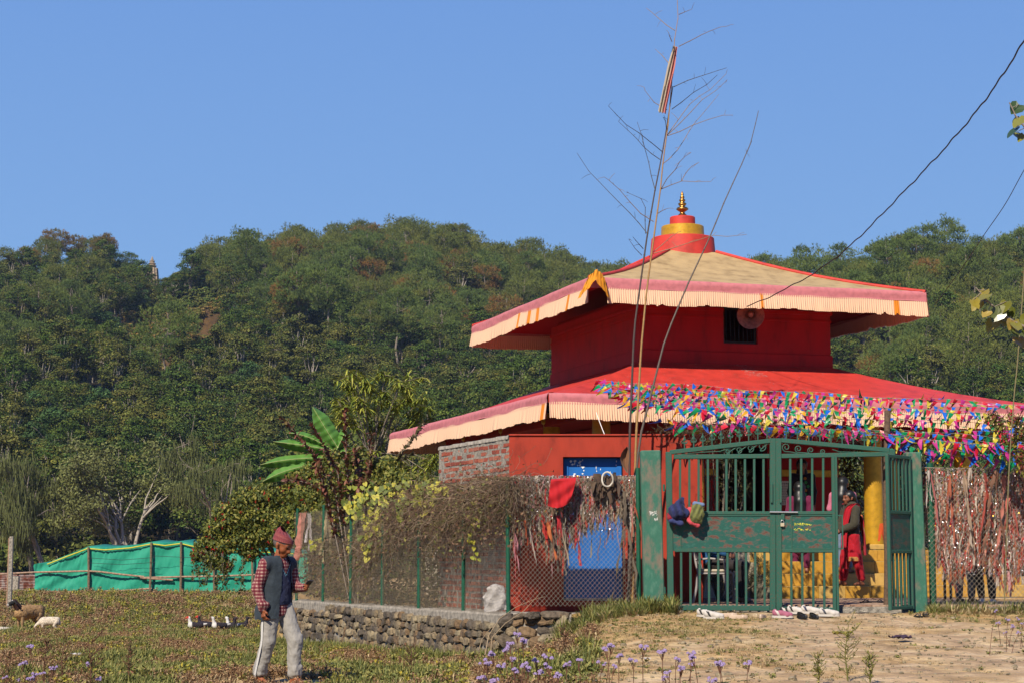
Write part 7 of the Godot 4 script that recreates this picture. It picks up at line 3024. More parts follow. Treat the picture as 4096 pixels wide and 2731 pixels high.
func build_woman() -> void:
	var z := 31.15
	var foot := at(3410, 2347, z)
	foot.y = 0.876
	var t := thing("person", "woman in a dark padded jacket and long red scarf standing on the steps", "person", foot, deg_to_rad(-68))
	var p := standing(1.54)
	p.el_l = Vector3(0.21, 1.0, 0.06)
	p.el_r = Vector3(-0.21, 1.0, 0.06)
	p.wr_l = Vector3(0.05, 0.90, 0.24)
	p.wr_r = Vector3(-0.05, 0.88, 0.24)
	p.ank_l = Vector3(0.13, 0.085, -0.10)
	p.ank_r = Vector3(-0.11, 0.085, 0.10)
	p.knee_l = Vector3(0.11, 0.45, -0.03)
	p.knee_r = Vector3(-0.10, 0.45, 0.06)
	simple_body(t, vp(150, 92, 66), Color(0.012, 0.010, 0.010), 1.54, p, 0.016)
	var red := vp(190, 20, 38)
	garment(t, "trousers", [[p.hip_l, p.knee_l, 0.10, 0.085], [p.knee_l, p.ank_l + Vector3(0, 0.05, 0), 0.085, 0.07], [p.hip_r, p.knee_r, 0.10, 0.085], [p.knee_r, p.ank_r + Vector3(0, 0.05, 0), 0.085, 0.07]], M.body_cloth, red)
	var trim := func(q: Vector3) -> Color:
		return vp(206, 150, 80) if q.y < 0.47 and q.y > 0.41 and sin(q.x * 90.0 + q.z * 70.0) > -0.3 else red
	garment(t, "tunic", [[Vector3(0, 0.95, 0), Vector3(0, 0.42, 0.0), 0.15, 0.205, 0.72]], M.body_cloth, red, 0.013, 0.012, func(q: Vector3) -> bool: return q.y > 0.40, trim)
	# quilted jacket: stacked soft rolls
	var jb := []
	for i in 11:
		var y := 0.76 + i * 0.052
		var w := 0.165 - 0.012 * absf(i - 3.0) / 4.0
		jb.append([Vector3(-0.045, y, 0), Vector3(0.045, y, 0), w - 0.035, w - 0.035, 0.82])
	for s in [[p.sh_l, p.el_l, p.wr_l], [p.sh_r, p.el_r, p.wr_r]]:
		for i in 6:
			jb.append([s[0].lerp(s[1], i / 5.5), s[0].lerp(s[1], i / 5.5) + Vector3(0, 0.001, 0), 0.070, 0.070])
			jb.append([s[1].lerp(s[2], i / 6.0), s[1].lerp(s[2], i / 6.0) + Vector3(0, 0.001, 0), 0.062, 0.060])
	jb.append([Vector3(-0.06, 1.30, -0.01), Vector3(0.06, 1.30, -0.01), 0.075, 0.075])
	garment(t, "padded_jacket", jb, M.body_cloth, vp(72, 68, 52), 0.011, 0.007)
	# scarf over both shoulders: one fall in front, one long fall behind
	var sc := MB.new()
	sc.col = red
	for fall in [[[Vector3(0.10, 1.33, -0.09), Vector3(0.15, 1.36, 0.0), Vector3(0.13, 1.28, 0.12), Vector3(0.10, 1.05, 0.17), Vector3(0.09, 0.80, 0.19), Vector3(0.10, 0.55, 0.21), Vector3(0.10, 0.28, 0.20)], 0.11], [[Vector3(-0.12, 1.34, 0.06), Vector3(-0.14, 1.36, -0.02), Vector3(-0.08, 1.28, -0.14), Vector3(0.02, 1.05, -0.19), Vector3(0.05, 0.80, -0.22), Vector3(0.05, 0.50, -0.23)], 0.16], [[Vector3(0.14, 1.35, -0.02), Vector3(0.08, 1.28, -0.14), Vector3(0.0, 1.22, -0.17), Vector3(-0.08, 1.28, -0.14), Vector3(-0.14, 1.35, 0.0)], 0.10]]:
		var cv := Curve3D.new()
		for q in fall[0]:
			cv.add_point(q)
		var rows := []
		var n := 18
		for i in n + 1:
			var s := cv.get_baked_length() * i / n
			var o := cv.sample_baked(s)
			var out := Vector3(o.x, 0, o.z).normalized()
			var side := Vector3(out.z, 0, -out.x)
			var r := []
			for j in 8:
				var g := j / 7.0 - 0.5
				r.append(o + side * g * fall[1] + out * 0.014 * sin(j * 2.3 + i * 0.3))
			rows.append(r)
		sc.sheet(rows)
	for i in sc.c.size():
		if sin(sc.v[i].y * 140.0) > 0.86 and i % 8 < 2:
			sc.c[i] = vp(206, 160, 80)
	part(t, "scarf", sc.mesh(), M.body_cloth)
	var hr := MB.new()
	hr.col = Color(0.010, 0.008, 0.008)
	blob(hr, [[p.head + Vector3(0, 0.05, -0.015), p.head + Vector3(0, 0.035, -0.03), 0.095, 0.092], [p.head + Vector3(0, 0.0, -0.09), p.head + Vector3(0, -0.06, -0.12), 0.055, 0.045], [p.head + Vector3(0, -0.06, -0.12), p.head + Vector3(0, -0.16, -0.11), 0.04, 0.03]], 0.011, 0.008, null, func(q: Vector3) -> bool: return not (q.z > p.head.z + 0.05 and q.y < p.head.y + 0.075))
	mat("hair", Color.WHITE, 0.4, true)
	part(t, "hair", hr.mesh(), M.hair)

func dressed(t: Node, h: float, p: Dictionary, top: Color, legs: Color, skirt := false, cell := 0.018) -> void:
	garment(t, "trousers", [[p.hip_l, p.knee_l, 0.095, 0.075], [p.knee_l, p.ank_l + Vector3(0, 0.04, 0), 0.072, 0.055], [p.hip_r, p.knee_r, 0.095, 0.075], [p.knee_r, p.ank_r + Vector3(0, 0.04, 0), 0.072, 0.055], [p.pelvis, p.pelvis + Vector3(0, -0.04, 0), 0.135, 0.135, 0.8]], M.body_cloth, legs, cell)
	var b := [[p.pelvis + Vector3(0, 0.04 if not skirt else -0.35, 0), p.chest, 0.15 if not skirt else 0.19, 0.145, 0.75], [p.chest + Vector3(0, 0.06, 0), p.sh_l, 0.08, 0.068], [p.chest + Vector3(0, 0.06, 0), p.sh_r, 0.08, 0.068], [p.sh_l, p.el_l, 0.066, 0.054], [p.el_l, p.wr_l, 0.052, 0.042], [p.sh_r, p.el_r, 0.066, 0.054], [p.el_r, p.wr_r, 0.052, 0.042]]
	garment(t, "top", b, M.body_cloth, top, cell)

func build_worshippers() -> void:
	# girl in purple seen from behind, going up the steps
	var a := at(3205, 2280, 31.6)
	a.y = 1.076
	var t := thing("person", "long haired girl in a purple tunic with her back turned behind the gate bars", "person", a, deg_to_rad(172))
	var p := standing(1.5)
	p.wr_l = Vector3(0.16, 0.98, 0.2)
	p.wr_r = Vector3(-0.16, 0.98, 0.2)
	simple_body(t, vp(160, 104, 78), Color(0.01, 0.008, 0.008), 1.5, p)
	dressed(t, 1.5, p, vp(120, 24, 70), vp(116, 22, 66), true)
	long_hair(t, p.head, 0.52, 0.09, -0.13)
	# girl facing out, in dark clothes with green flowers
	var b := at(3214, 2196, 33.4)
	b.y = 1.47
	var u := thing("person", "girl in dark clothes with green flower prints facing out of the shrine", "person", b, deg_to_rad(-10))
	var q := standing(1.58)
	simple_body(u, vp(170, 112, 84), Color(0.01, 0.008, 0.008), 1.58, q)
	dressed(u, 1.58, q, vp(44, 38, 42), vp(50, 42, 48), true)
	long_hair(u, q.head, 0.35, 0.08, -0.1)
	var fl := MB.new()
	for i in 10:
		var y := 0.62 + 0.07 * i
		var o := Vector3(0.08 + 0.03 * sin(i * 2.0), y, 0.155)
		fl.col = vp(60, 176, 90) if i % 3 else vp(236, 150, 50)
		for k in 5:
			var an := TAU * k / 5
			fl.tri(o, o + Vector3(cos(an + 0.5), sin(an + 0.5), 0.1) * 0.03, o + Vector3(cos(an - 0.5), sin(an - 0.5), 0.1) * 0.03)
	part(u, "flower_print", fl.mesh(), M.body_cloth)
	# girl in pink with jeans, back turned
	var c := at(3378, 2285, 31.75)
	c.y = 1.076
	var w := thing("person", "girl in a pink top and pale jeans with long straight black hair", "person", c, deg_to_rad(150))
	var r := standing(1.6)
	r.el_l = Vector3(0.24, 1.08, 0.02)
	r.wr_l = Vector3(0.2, 1.2, 0.2)
	simple_body(w, vp(160, 104, 78), Color(0.01, 0.008, 0.008), 1.6, r)
	dressed(w, 1.6, r, vp(228, 132, 160), vp(132, 150, 178))
	long_hair(w, r.head, 0.55, 0.085, -0.13)

func chair_into(t: Node, c: Color) -> void:
	var m := MB.new()
	m.col = c
	var legs := [[Vector3(-0.22, 0.0, 0.24), Vector3(-0.2, 0.42, 0.2)], [Vector3(0.22, 0.0, 0.24), Vector3(0.2, 0.42, 0.2)], [Vector3(-0.24, 0.0, -0.28), Vector3(-0.2, 0.42, -0.2)], [Vector3(0.24, 0.0, -0.28), Vector3(0.2, 0.42, -0.2)]]
	for l in legs:
		var b := MB.new()
		b.col = c
		b.tube([l[0], l[0].lerp(l[1], 0.6) + Vector3(0, 0, 0.01), l[1]], [0.020, 0.024, 0.036], 8)
		part(t, "leg", b.mesh(), M.plastic)
	var seat := MB.new()
	seat.col = c
	seat.cbox(Vector3(0, 0.435, 0), Vector3(0.46, 0.03, 0.44), 0.012)
	part(t, "seat", seat.mesh(), M.plastic)
	var back := MB.new()
	back.col = c
	for i in 6:
		back.tube([Vector3(-0.19 + i * 0.076, 0.45, -0.2), Vector3(-0.19 + i * 0.076, 0.65, -0.25), Vector3(-0.18 + i * 0.072, 0.86, -0.30)], [0.016], 6)
	back.tube([Vector3(-0.22, 0.45, -0.2), Vector3(-0.22, 0.7, -0.26), Vector3(-0.17, 0.88, -0.31), Vector3(0, 0.90, -0.31), Vector3(0.17, 0.88, -0.31), Vector3(0.22, 0.7, -0.26), Vector3(0.22, 0.45, -0.2)], [0.02], 6)
	part(t, "backrest", back.mesh(), M.plastic)
	for s in [-1.0, 1.0]:
		var arm := MB.new()
		arm.col = c
		arm.tube([Vector3(s * 0.22, 0.64, -0.25), Vector3(s * 0.27, 0.66, 0.0), Vector3(s * 0.26, 0.64, 0.2), Vector3(s * 0.23, 0.45, 0.22)], [0.018], 6)
		part(t, "armrest", arm.mesh(), M.plastic)

func build_seated_man() -> void:
	var o := at(2862, 2420, 28.35)
	o.y = 0.675
	var ch := thing("plastic_chair", "grey white plastic armchair behind the left gate leaf", "chair", o, deg_to_rad(70))
	chair_into(ch, vp(176, 170, 166))
	var cu := MB.new()
	cu.col = vp(196, 184, 164)
	cu.cbox(Vector3(0, 0.0, 0), Vector3(0.40, 0.05, 0.38), 0.02)
	var cs := single("seat_cushion", cu.mesh(), M.body_cloth, "folded cream cloth laid on the plastic chair seat", "cushion", o + Vector3(0, 0.476, 0))
	cs.rotation.y = deg_to_rad(70)
	var t := thing("person", "man in a blue shirt and dark trousers seated behind the gate", "person", o, deg_to_rad(70))
	var p := {"pelvis": Vector3(0, 0.60, -0.06), "chest": Vector3(0, 0.92, -0.12), "neck": Vector3(0, 1.08, -0.09), "head": Vector3(0, 1.20, -0.05), "sh_l": Vector3(0.17, 1.02, -0.12), "sh_r": Vector3(-0.17, 1.02, -0.12), "el_l": Vector3(0.23, 0.78, -0.02), "el_r": Vector3(-0.23, 0.78, -0.02), "wr_l": Vector3(0.12, 0.72, 0.2), "wr_r": Vector3(-0.12, 0.72, 0.2), "hip_l": Vector3(0.09, 0.58, 0.0), "hip_r": Vector3(-0.09, 0.58, 0.0), "knee_l": Vector3(0.12, 0.56, 0.42), "knee_r": Vector3(-0.12, 0.55, 0.42), "ank_l": Vector3(0.12, 0.085, 0.40), "ank_r": Vector3(-0.12, 0.085, 0.44)}
	simple_body(t, vp(130, 84, 62), Color(0.012, 0.010, 0.010), 1.62, p)
	dressed(t, 1.62, p, vp(36, 96, 150), vp(52, 46, 44))

func build_people_behind_fence() -> void:
	for q in [[3866, 28.7, "person in blue jeans standing behind the ribbon fence next to the bench", vp(84, 98, 124), vp(196, 186, 176), 10.0], [3945, 28.5, "person in dark trousers stepping forward behind the ribbon fence", vp(40, 44, 52), vp(44, 42, 46), -25.0]]:
		var o := Vector3(at(q[0], 2400, q[1]).x, 0.655, -q[1])
		var t := thing("person", q[2], "person", o, deg_to_rad(q[5]))
		var p := standing(1.62)
		if q[5] < 0:
			p.ank_l = Vector3(0.14, 0.085, 0.2)
			p.knee_l = Vector3(0.12, 0.46, 0.16)
			p.ank_r = Vector3(-0.1, 0.085, -0.2)
		simple_body(t, vp(150, 96, 70), Color(0.012, 0.010, 0.010), 1.62, p)
		dressed(t, 1.62, p, q[4], q[3])
		for e in [p.ank_l, p.ank_r]:
			var s := MB.new()
			s.col = vp(206, 200, 196) if q[5] < 0 else vp(80, 76, 74)
			blob(s, [[e + Vector3(0, -0.04, -0.03), e + Vector3(0, -0.05, 0.12), 0.045, 0.04, 1.0]], 0.012, 0.008)
			part(t, "shoe", s.mesh(), M.plastic)
	# black iron bench
	var zb := 28.9
	var bo := at(3990, 2380, zb)
	var bt := thing("iron_bench", "black iron bench behind the ribbon hung fence", "bench", Vector3(bo.x, 0.65, -zb))
	for s in [-0.75, 0.75]:
		for d in [-0.2, 0.2]:
			var l := MB.new()
			l.tube([Vector3(s, 0, d), Vector3(s, 0.45 if d > 0 else 0.85, d)], [0.022], 8)
			part(bt, "leg", l.mesh(), M.black_paint)
	for i in 5:
		var b := MB.new()
		b.cbox(Vector3(0, 0.455, -0.2 + i * 0.1), Vector3(1.56, 0.02, 0.07), 0.005)
		part(bt, "seat_slat", b.mesh(), M.black_paint)
	for i in 3:
		var b := MB.new()
		b.cbox(Vector3(0, 0.58 + i * 0.12, -0.225), Vector3(1.56, 0.06, 0.018), 0.005)
		part(bt, "back_slat", b.mesh(), M.black_paint)

# ---------------------------------------------------------------- animals

func wool(p: Vector3, c: Color, v: float) -> Color:
	return c * (1.0 + v * (lumps.get_noise_3d(p.x * 260.0, p.y * 260.0, p.z * 260.0) + 0.6 * lumps.get_noise_3d(p.x * 700.0, p.y * 700.0, p.z * 700.0)))

func rough_up(m: MB, amount: float, scale: float) -> void:
	for i in m.v.size():
		var p := m.v[i]
		m.v[i] = p + m.n[i] * amount * (lumps.get_noise_3d(p.x * scale, p.y * scale, p.z * scale) + 0.5 * lumps.get_noise_3d(p.x * scale * 2.7, p.y * scale * 2.7, p.z * scale * 2.7))

func quadruped(t: Node, s: float, body: Color, leg: Color, head: Color, neck: Color, graze: bool, woolly: float, face: Color) -> void:
	# x forward
	var m := MB.new()
	var hy := 0.55 * s
	blob(m, [[Vector3(-0.28, 0.50, 0) * s, Vector3(0.22, 0.48, 0) * s, 0.175 * s, 0.185 * s, 0.85], [Vector3(-0.3, 0.46, 0) * s, Vector3(-0.36, 0.42, 0) * s, 0.13 * s, 0.09 * s], [Vector3(0.2, 0.44, 0) * s, Vector3(0.3, 0.46, 0) * s, 0.15 * s, 0.12 * s]], 0.02 * s + 0.002, 0.02 * s, func(p: Vector3) -> Color: return wool(p, body, 0.9))
	rough_up(m, 0.05 * woolly * s, 70.0 / s)
	# legs with joints, tapering
	var lb := []
	for z in [-0.09, 0.09]:
		lb.append([Vector3(0.24, 0.40, z) * s, Vector3(0.25, 0.22, z) * s, 0.06 * s, 0.035 * s])
		lb.append([Vector3(0.25, 0.22, z) * s, Vector3(0.245, 0.02, z) * s, 0.033 * s, 0.026 * s])
		lb.append([Vector3(-0.28, 0.42, z) * s, Vector3(-0.22, 0.30, z) * s, 0.09 * s, 0.055 * s])
		lb.append([Vector3(-0.22, 0.30, z) * s, Vector3(-0.32, 0.19, z) * s, 0.05 * s, 0.032 * s])
		lb.append([Vector3(-0.32, 0.19, z) * s, Vector3(-0.30, 0.02, z) * s, 0.032 * s, 0.026 * s])
	blob(m, lb, 0.014 * s + 0.002, 0.012 * s, func(_p: Vector3) -> Color: return leg)
	var hp := Vector3(0.47, 0.76, 0.0) * s if not graze else Vector3(0.52, 0.30, 0.03) * s
	var fd := Vector3(0.9, -0.42, 0.1) if not graze else Vector3(0.6, -0.8, 0.0)
	fd = fd.normalized()
	var sd := fd.cross(Vector3.UP).normalized()
	blob(m, [[Vector3(0.26, 0.52, 0) * s, hp - fd * 0.02 * s, 0.12 * s, 0.075 * s]], 0.015 * s + 0.002, 0.012 * s, func(p: Vector3) -> Color: return wool(p, neck, 0.5))
	var nosep := hp + fd * 0.17 * s
	blob(m, [[hp, nosep, 0.07 * s, 0.042 * s], [hp + sd * 0.06 * s + Vector3(0, 0.02, 0) * s, hp + sd * 0.17 * s - Vector3(0, 0.045, 0) * s, 0.022 * s, 0.018 * s], [hp - sd * 0.06 * s + Vector3(0, 0.02, 0) * s, hp - sd * 0.17 * s - Vector3(0, 0.045, 0) * s, 0.022 * s, 0.018 * s]], 0.009 * s + 0.002, 0.01 * s, func(p: Vector3) -> Color:
		var along := (p - hp).dot(fd)
		if (p - hp).dot(sd) * (p - hp).dot(sd) < 0.0005 * s and p.y > hp.y + 0.03 * s and along < 0.05 * s:
			return face
		if along > 0.17 * s:
			return face.lerp(head, 0.4)
		return head)
	m.col = body
	blob(m, [[Vector3(-0.42, 0.50, 0) * s, Vector3(-0.47, 0.36, 0) * s, 0.035 * s, 0.02 * s]], 0.012 * s + 0.002, 0.01)
	part(t, "body", m.mesh(), M.plain)

func build_animals() -> void:
	var sp := on_ground(160, 56.5)
	var s := thing("sheep", "brown fleeced sheep with a black head and white blaze in the field", "sheep", sp, deg_to_rad(228))
	quadruped(s, 1.12, vp(178, 142, 98), vp(164, 134, 96), vp(26, 24, 28), vp(66, 40, 32), false, 1.0, vp(220, 214, 206))
	var lp := on_ground(240, 55.2)
	var l := thing("lamb", "white lamb grazing beside the brown sheep", "lamb", lp, deg_to_rad(188))
	quadruped(l, 0.70, vp(232, 216, 192), vp(228, 212, 190), vp(230, 212, 190), vp(232, 216, 192), true, 0.5, vp(236, 222, 204))
	for k in 2:
		var p := on_ground([58, 4][k], 54.0)
		var t := thing("lamb", ["white lamb lying in the grass in front of the sheep", "white lamb lying at the left edge of the picture"][k], "lamb", p, deg_to_rad(190))
		var m := MB.new()
		var c := vp(230, 218, 200)
		blob(m, [[Vector3(-0.25, 0.10, 0), Vector3(0.12, 0.11, 0), 0.11, 0.12, 0.9], [Vector3(0.15, 0.14, 0), Vector3(0.28, 0.22, 0.02), 0.075, 0.055], [Vector3(0.28, 0.23, 0.02), Vector3(0.40, 0.18, 0.03), 0.05, 0.032], [Vector3(0.05, 0.05, 0.1), Vector3(0.25, 0.03, 0.12), 0.03, 0.02], [Vector3(-0.2, 0.05, 0.1), Vector3(-0.02, 0.03, 0.14), 0.04, 0.02], [Vector3(0.28, 0.25, 0.08), Vector3(0.24, 0.20, 0.13), 0.018, 0.014]], 0.016, 0.014, func(q: Vector3) -> Color: return wool(q, c, 0.6))
		part(t, "body", m.mesh(), M.plain)
	var i := 0
	for d in [[812, 57.0, 190.0, true, true, "black and white muscovy duck with a bright red face raising its head"], [848, 57.6, 170.0, false, true, "dark muscovy duck with a red face right behind the first duck"], [905, 57.0, 200.0, true, false, "black duck with a white breast left of the other dark ducks"], [942, 57.5, 10.0, false, false, "black duck sitting between two white breasted ducks"], [955, 57.9, 150.0, true, false, "white breasted duck preening behind the black one"], [990, 58.0, 20.0, false, false, "small dark duck at the right end of the flock"]]:
		var p := on_ground(d[0], d[1])
		var t := thing("duck", d[5], "duck", p + Vector3(0, 0.02, 0), deg_to_rad(d[2]), "ducks in the field")
		var m := MB.new()
		var dark := vp(44, 40, 42)
		var pale := vp(232, 228, 220)
		var breast: Color = pale if d[3] else dark
		blob(m, [[Vector3(-0.16, 0.14, 0), Vector3(0.12, 0.13, 0), 0.085, 0.105, 0.95], [Vector3(-0.2, 0.15, 0), Vector3(-0.34, 0.18, 0), 0.05, 0.02], [Vector3(0.15, 0.17, 0), Vector3(0.19, 0.34, 0), 0.06, 0.038], [Vector3(0.19, 0.36, 0), Vector3(0.23, 0.375, 0), 0.042, 0.036], [Vector3(0.25, 0.365, 0), Vector3(0.31, 0.35, 0), 0.02, 0.014]], 0.013, 0.012, func(q: Vector3) -> Color:
			if q.x > 0.24 and q.y > 0.3:
				return vp(214, 84, 60) if d[4] else vp(120, 90, 70)
			if d[4] and q.x > 0.2 and q.y > 0.34:
				return vp(206, 50, 48)
			if q.x > 0.1 and q.y > 0.08:
				return breast if q.y < 0.33 or d[3] else dark
			if q.x < -0.24:
				return pale if d[3] else dark
			return dark)
		part(t, "body", m.mesh(), M.plain)
		for z in [-0.04, 0.04]:
			var lg := MB.new()
			lg.col = vp(190, 150, 70)
			lg.tube([Vector3(0, 0.08, z), Vector3(0.01, -0.03, z)], [0.012], 5)
			part(t, "leg", lg.mesh(), M.plain)
		i += 1

# ---------------------------------------------------------------- shoes, hats, litter

func sneaker(t: Node, upper: Color, sole: Color, trim: Color, l := 0.27) -> void:
	var s := l / 0.27
	var m := MB.new()
	m.col = upper
	blob(m, [[Vector3(0, 0.055, -0.085) * s, Vector3(0, 0.06, -0.02) * s, 0.036 * s, 0.038 * s], [Vector3(0, 0.055, -0.02) * s, Vector3(0, 0.038, 0.10) * s, 0.040 * s, 0.032 * s], [Vector3(0, 0.075, -0.095) * s, Vector3(0, 0.085, -0.09) * s, 0.03 * s, 0.026 * s], [Vector3(-0.02, 0.035, 0.06) * s, Vector3(0.02, 0.035, 0.06) * s, 0.03 * s, 0.03 * s]], 0.009, 0.008, func(p: Vector3) -> Color: return trim if absf(p.z + 0.02 + p.y * 0.6) < 0.016 and absf(p.x) > 0.024 else upper, func(p: Vector3) -> bool: return not (p.y > 0.078 * s and p.z > -0.075 * s and p.z < 0.0 and absf(p.x) < 0.022 * s))
	part(t, "upper", m.mesh(), M.body_cloth)
	var b := MB.new()
	b.col = sole
	var rows := []
	for e in 2:
		var r := []
		for k in 20:
			var a := TAU * k / 20
			var w := 0.044 * s * (1.0 + 0.14 * cos(a))
			r.append(Vector3(sin(a) * w, 0.0 if e == 0 else 0.028 * s, cos(a) * 0.136 * s))
		rows.append(r)
	b.sheet(rows, false, true)
	for k in 20:
		b.tri(Vector3(0, 0.028 * s, 0), rows[1][k], rows[1][(k + 1) % 20])
	part(t, "sole", b.mesh(), M.plastic)
	var lc := MB.new()
	lc.col = trim
	for k in 3:
		var z := 0.02 + k * 0.022
		lc.tube([Vector3(-0.024, 0.078 - k * 0.006, z) * s, Vector3(0, 0.088 - k * 0.007, z + 0.005) * s, Vector3(0.024, 0.078 - k * 0.006, z) * s], [0.004], 4)
	part(t, "lace", lc.mesh(), M.plain)

func slip_on(t: Node, upper: Color, heel: float) -> void:
	var b := MB.new()
	b.col = upper
	var rows := []
	for lv in [[0.0, 1.0, 0.0], [0.03, 1.03, 0.0], [0.05, 0.93, 0.0]]:
		var r := []
		for k in 22:
			var a := TAU * k / 22
			var zc := cos(a)
			var lift := heel * clampf((-zc + 0.2), 0.0, 1.0)
			r.append(Vector3(sin(a) * 0.038 * lv[1], lv[0] + lift, zc * 0.125 * lv[1]))
		rows.append(r)
	b.sheet(rows, false, true)
	part(t, "shoe_wall", b.mesh(), M.plastic)
	var toe := MB.new()
	toe.col = upper
	blob(toe, [[Vector3(0, 0.024, 0.06), Vector3(0, 0.018, 0.10), 0.034, 0.022], [Vector3(-0.012, 0.02, 0.06), Vector3(0.012, 0.02, 0.06), 0.028, 0.028]], 0.008, 0.006)
	part(t, "vamp", toe.mesh(), M.plastic)
	var ins := MB.new()
	ins.col = upper * 0.6
	for k in 22:
		ins.tri(Vector3(0, 0.02 + heel * 0.4, 0), rows[1][k], rows[1][(k + 1) % 22])
	part(t, "insole", ins.mesh(), M.body_cloth)
	if heel > 0.02:
		var h := MB.new()
		h.col = upper
		h.cbox(Vector3(0, heel * 0.5, -0.09), Vector3(0.05, heel, 0.05), 0.005)
		part(t, "heel", h.mesh(), M.plastic)

func flip_flop(t: Node, c: Color, strap: Color) -> void:
	var b := MB.new()
	b.col = c
	var rows := [[], []]
	for e in 2:
		for k in 20:
			var a := TAU * k / 20
			rows[e].append(Vector3(sin(a) * 0.045 * (1.0 + 0.12 * cos(a)), 0.016 * e, cos(a) * 0.13))
	b.sheet(rows, false, true)
	for k in 20:
		b.tri(Vector3(0, 0.0165, 0), rows[1][k], rows[1][(k + 1) % 20])
	part(t, "sole", b.mesh(), M.plastic)
	var s := MB.new()
	s.col = strap
	for x in [-1.0, 1.0]:
		s.tube([Vector3(0, 0.016, 0.075), Vector3(x * 0.022, 0.045, 0.03), Vector3(x * 0.042, 0.016, -0.02)], [0.007], 6)
	part(t, "strap", s.mesh(), M.plastic)

func build_small_things() -> void:
	var white := vp(224, 216, 206)
	var black := vp(40, 38, 40)
	var beige := vp(226, 200, 174)
	var list := [
		["sneaker", 2806, 25.9, 60, "white sneaker with black heel, leftmost shoe before the gate", white, black], ["sneaker", 2836, 25.6, 75, "white laced sneaker beside the leftmost shoe", white, black], ["slip", 2893, 25.8, 70, "cream strapped sandal shoe left of the flat beige one", beige, 0.0], ["slip", 2932, 25.4, 85, "flat beige slip on lying lengthwise before the gate", beige, 0.0], ["slip", 2990, 25.9, 20, "beige open shoe just behind the beige pump", vp(206, 182, 146), 0.0], ["slip", 3026, 25.5, 160, "small beige pump left of the mauve sneaker", vp(222, 196, 172), 0.015], ["sneaker", 3104, 25.3, 80, "mauve pink sneaker with a white sole", vp(186, 108, 132), white], ["sneaker", 3132, 26.0, 70, "black and white sneaker behind the mauve one", black, white], ["sneaker", 3160, 25.9, 60, "white and black sneaker between the mauve shoe and the velcro pair", white, black], ["slip", 3182, 25.2, 20, "left black heeled shoe nearest the viewer", black, 0.035], ["slip", 3228, 25.25, 15, "right black heeled shoe nearest the viewer", black, 0.035], ["sneaker", 3215, 25.8, 65, "cream and navy sneaker behind the black heels", white, vp(60, 64, 90)], ["sneaker", 3286, 25.6, 80, "white velcro sneaker with dark stripes, rightmost of the row", white, vp(70, 74, 90)],
		["flop", 3430, 28.3, 30, "black flip flop on the paving, left one of the pair", black, black], ["flop", 3478, 28.4, 75, "black flip flop on the paving, right one of the pair", black, black], ["flop", 3634, 25.9, 10, "black strapped sandal by the gatepost, left of the pair", black, vp(90, 86, 84)], ["flop", 3664, 25.9, -10, "black strapped sandal by the gatepost, right of the pair", black, vp(90, 86, 84)]]
	for q in list:
		var p := on_ground(q[1], q[2])
		if q[2] > 27.5:
			p.y = 0.675
		else:
			p.y += 0.012
		var t := thing({"sneaker": "sneaker", "slip": "slip_on_shoe", "flop": "sandal"}[q[0]], q[4], "shoe", p, deg_to_rad(q[3]), "shoes left before the gate")
		if q[0] == "sneaker":
			sneaker(t, q[5], white, q[6], 0.29)
		elif q[0] == "slip":
			slip_on(t, q[5], q[6])
		else:
			flip_flop(t, q[5], q[6])
	# two knitted hats hung on the gate
	var h1 := thing("knit_hat", "navy blue hat with a red lining hung on the gate bars", "hat", at(2716, 2085, GATE_Z - 0.12))
	var m := MB.new()
	m.col = vp(46, 54, 104)
	blob(m, [[Vector3(0.02, 0.24, 0), Vector3(-0.02, 0.14, 0.02), 0.075, 0.13], [Vector3(-0.06, 0.12, 0.02), Vector3(0.08, 0.12, 0.02), 0.075, 0.075], [Vector3(0.03, 0.27, 0.02), Vector3(0.05, 0.32, 0.0), 0.05, 0.03], [Vector3(-0.02, 0.1, 0.06), Vector3(0.0, 0.28, 0.06), 0.05, 0.03]], 0.013, 0.01, func(p: Vector3) -> Color: return vp(40, 46, 92) * (1.0 + 0.4 * sin(p.x * 60.0 + p.y * 10.0)))
	creases(m, 0.012)
	part(h1, "crown", m.mesh(), M.body_cloth)
	m = MB.new()
	m.col = vp(150, 30, 48)
	blob(m, [[Vector3(-0.12, 0.06, 0.02), Vector3(0.10, 0.08, 0.02), 0.05, 0.045], [Vector3(-0.14, 0.10, 0.0), Vector3(-0.08, 0.02, 0.02), 0.035, 0.04]], 0.012, 0.01)
	creases(m, 0.01)
	part(h1, "lining", m.mesh(), M.body_cloth)
	m = MB.new()
	m.col = vp(58, 66, 120)
	blob(m, [[Vector3(-0.10, 0.02, 0.03), Vector3(0.02, -0.02, 0.04), 0.045, 0.05], [Vector3(-0.14, 0.05, 0.0), Vector3(-0.10, 0.0, 0.02), 0.03, 0.03]], 0.012, 0.01)
	creases(m, 0.01)
	part(h1, "ear_flap", m.mesh(), M.body_cloth)
	var h2 := thing("fleece_hat", "olive green hat with pink lining hung beside the navy hat", "hat", at(2784, 2080, GATE_Z - 0.13))
	m = MB.new()
	blob(m, [[Vector3(0.02, 0.16, 0), Vector3(0.0, 0.05, 0.03), 0.085, 0.095], [Vector3(0.06, 0.17, 0.0), Vector3(0.08, 0.08, 0.03), 0.05, 0.05], [Vector3(-0.02, 0.02, 0.04), Vector3(0.04, -0.01, 0.04), 0.06, 0.05]], 0.013, 0.01, func(p: Vector3) -> Color: return vp(112, 116, 62) * (1.0 + 0.4 * sin(p.x * 80.0 - p.y * 40.0)))
	creases(m, 0.012)
	part(h2, "crown", m.mesh(), M.body_cloth)
	m = MB.new()
	m.col = vp(220, 84, 92)
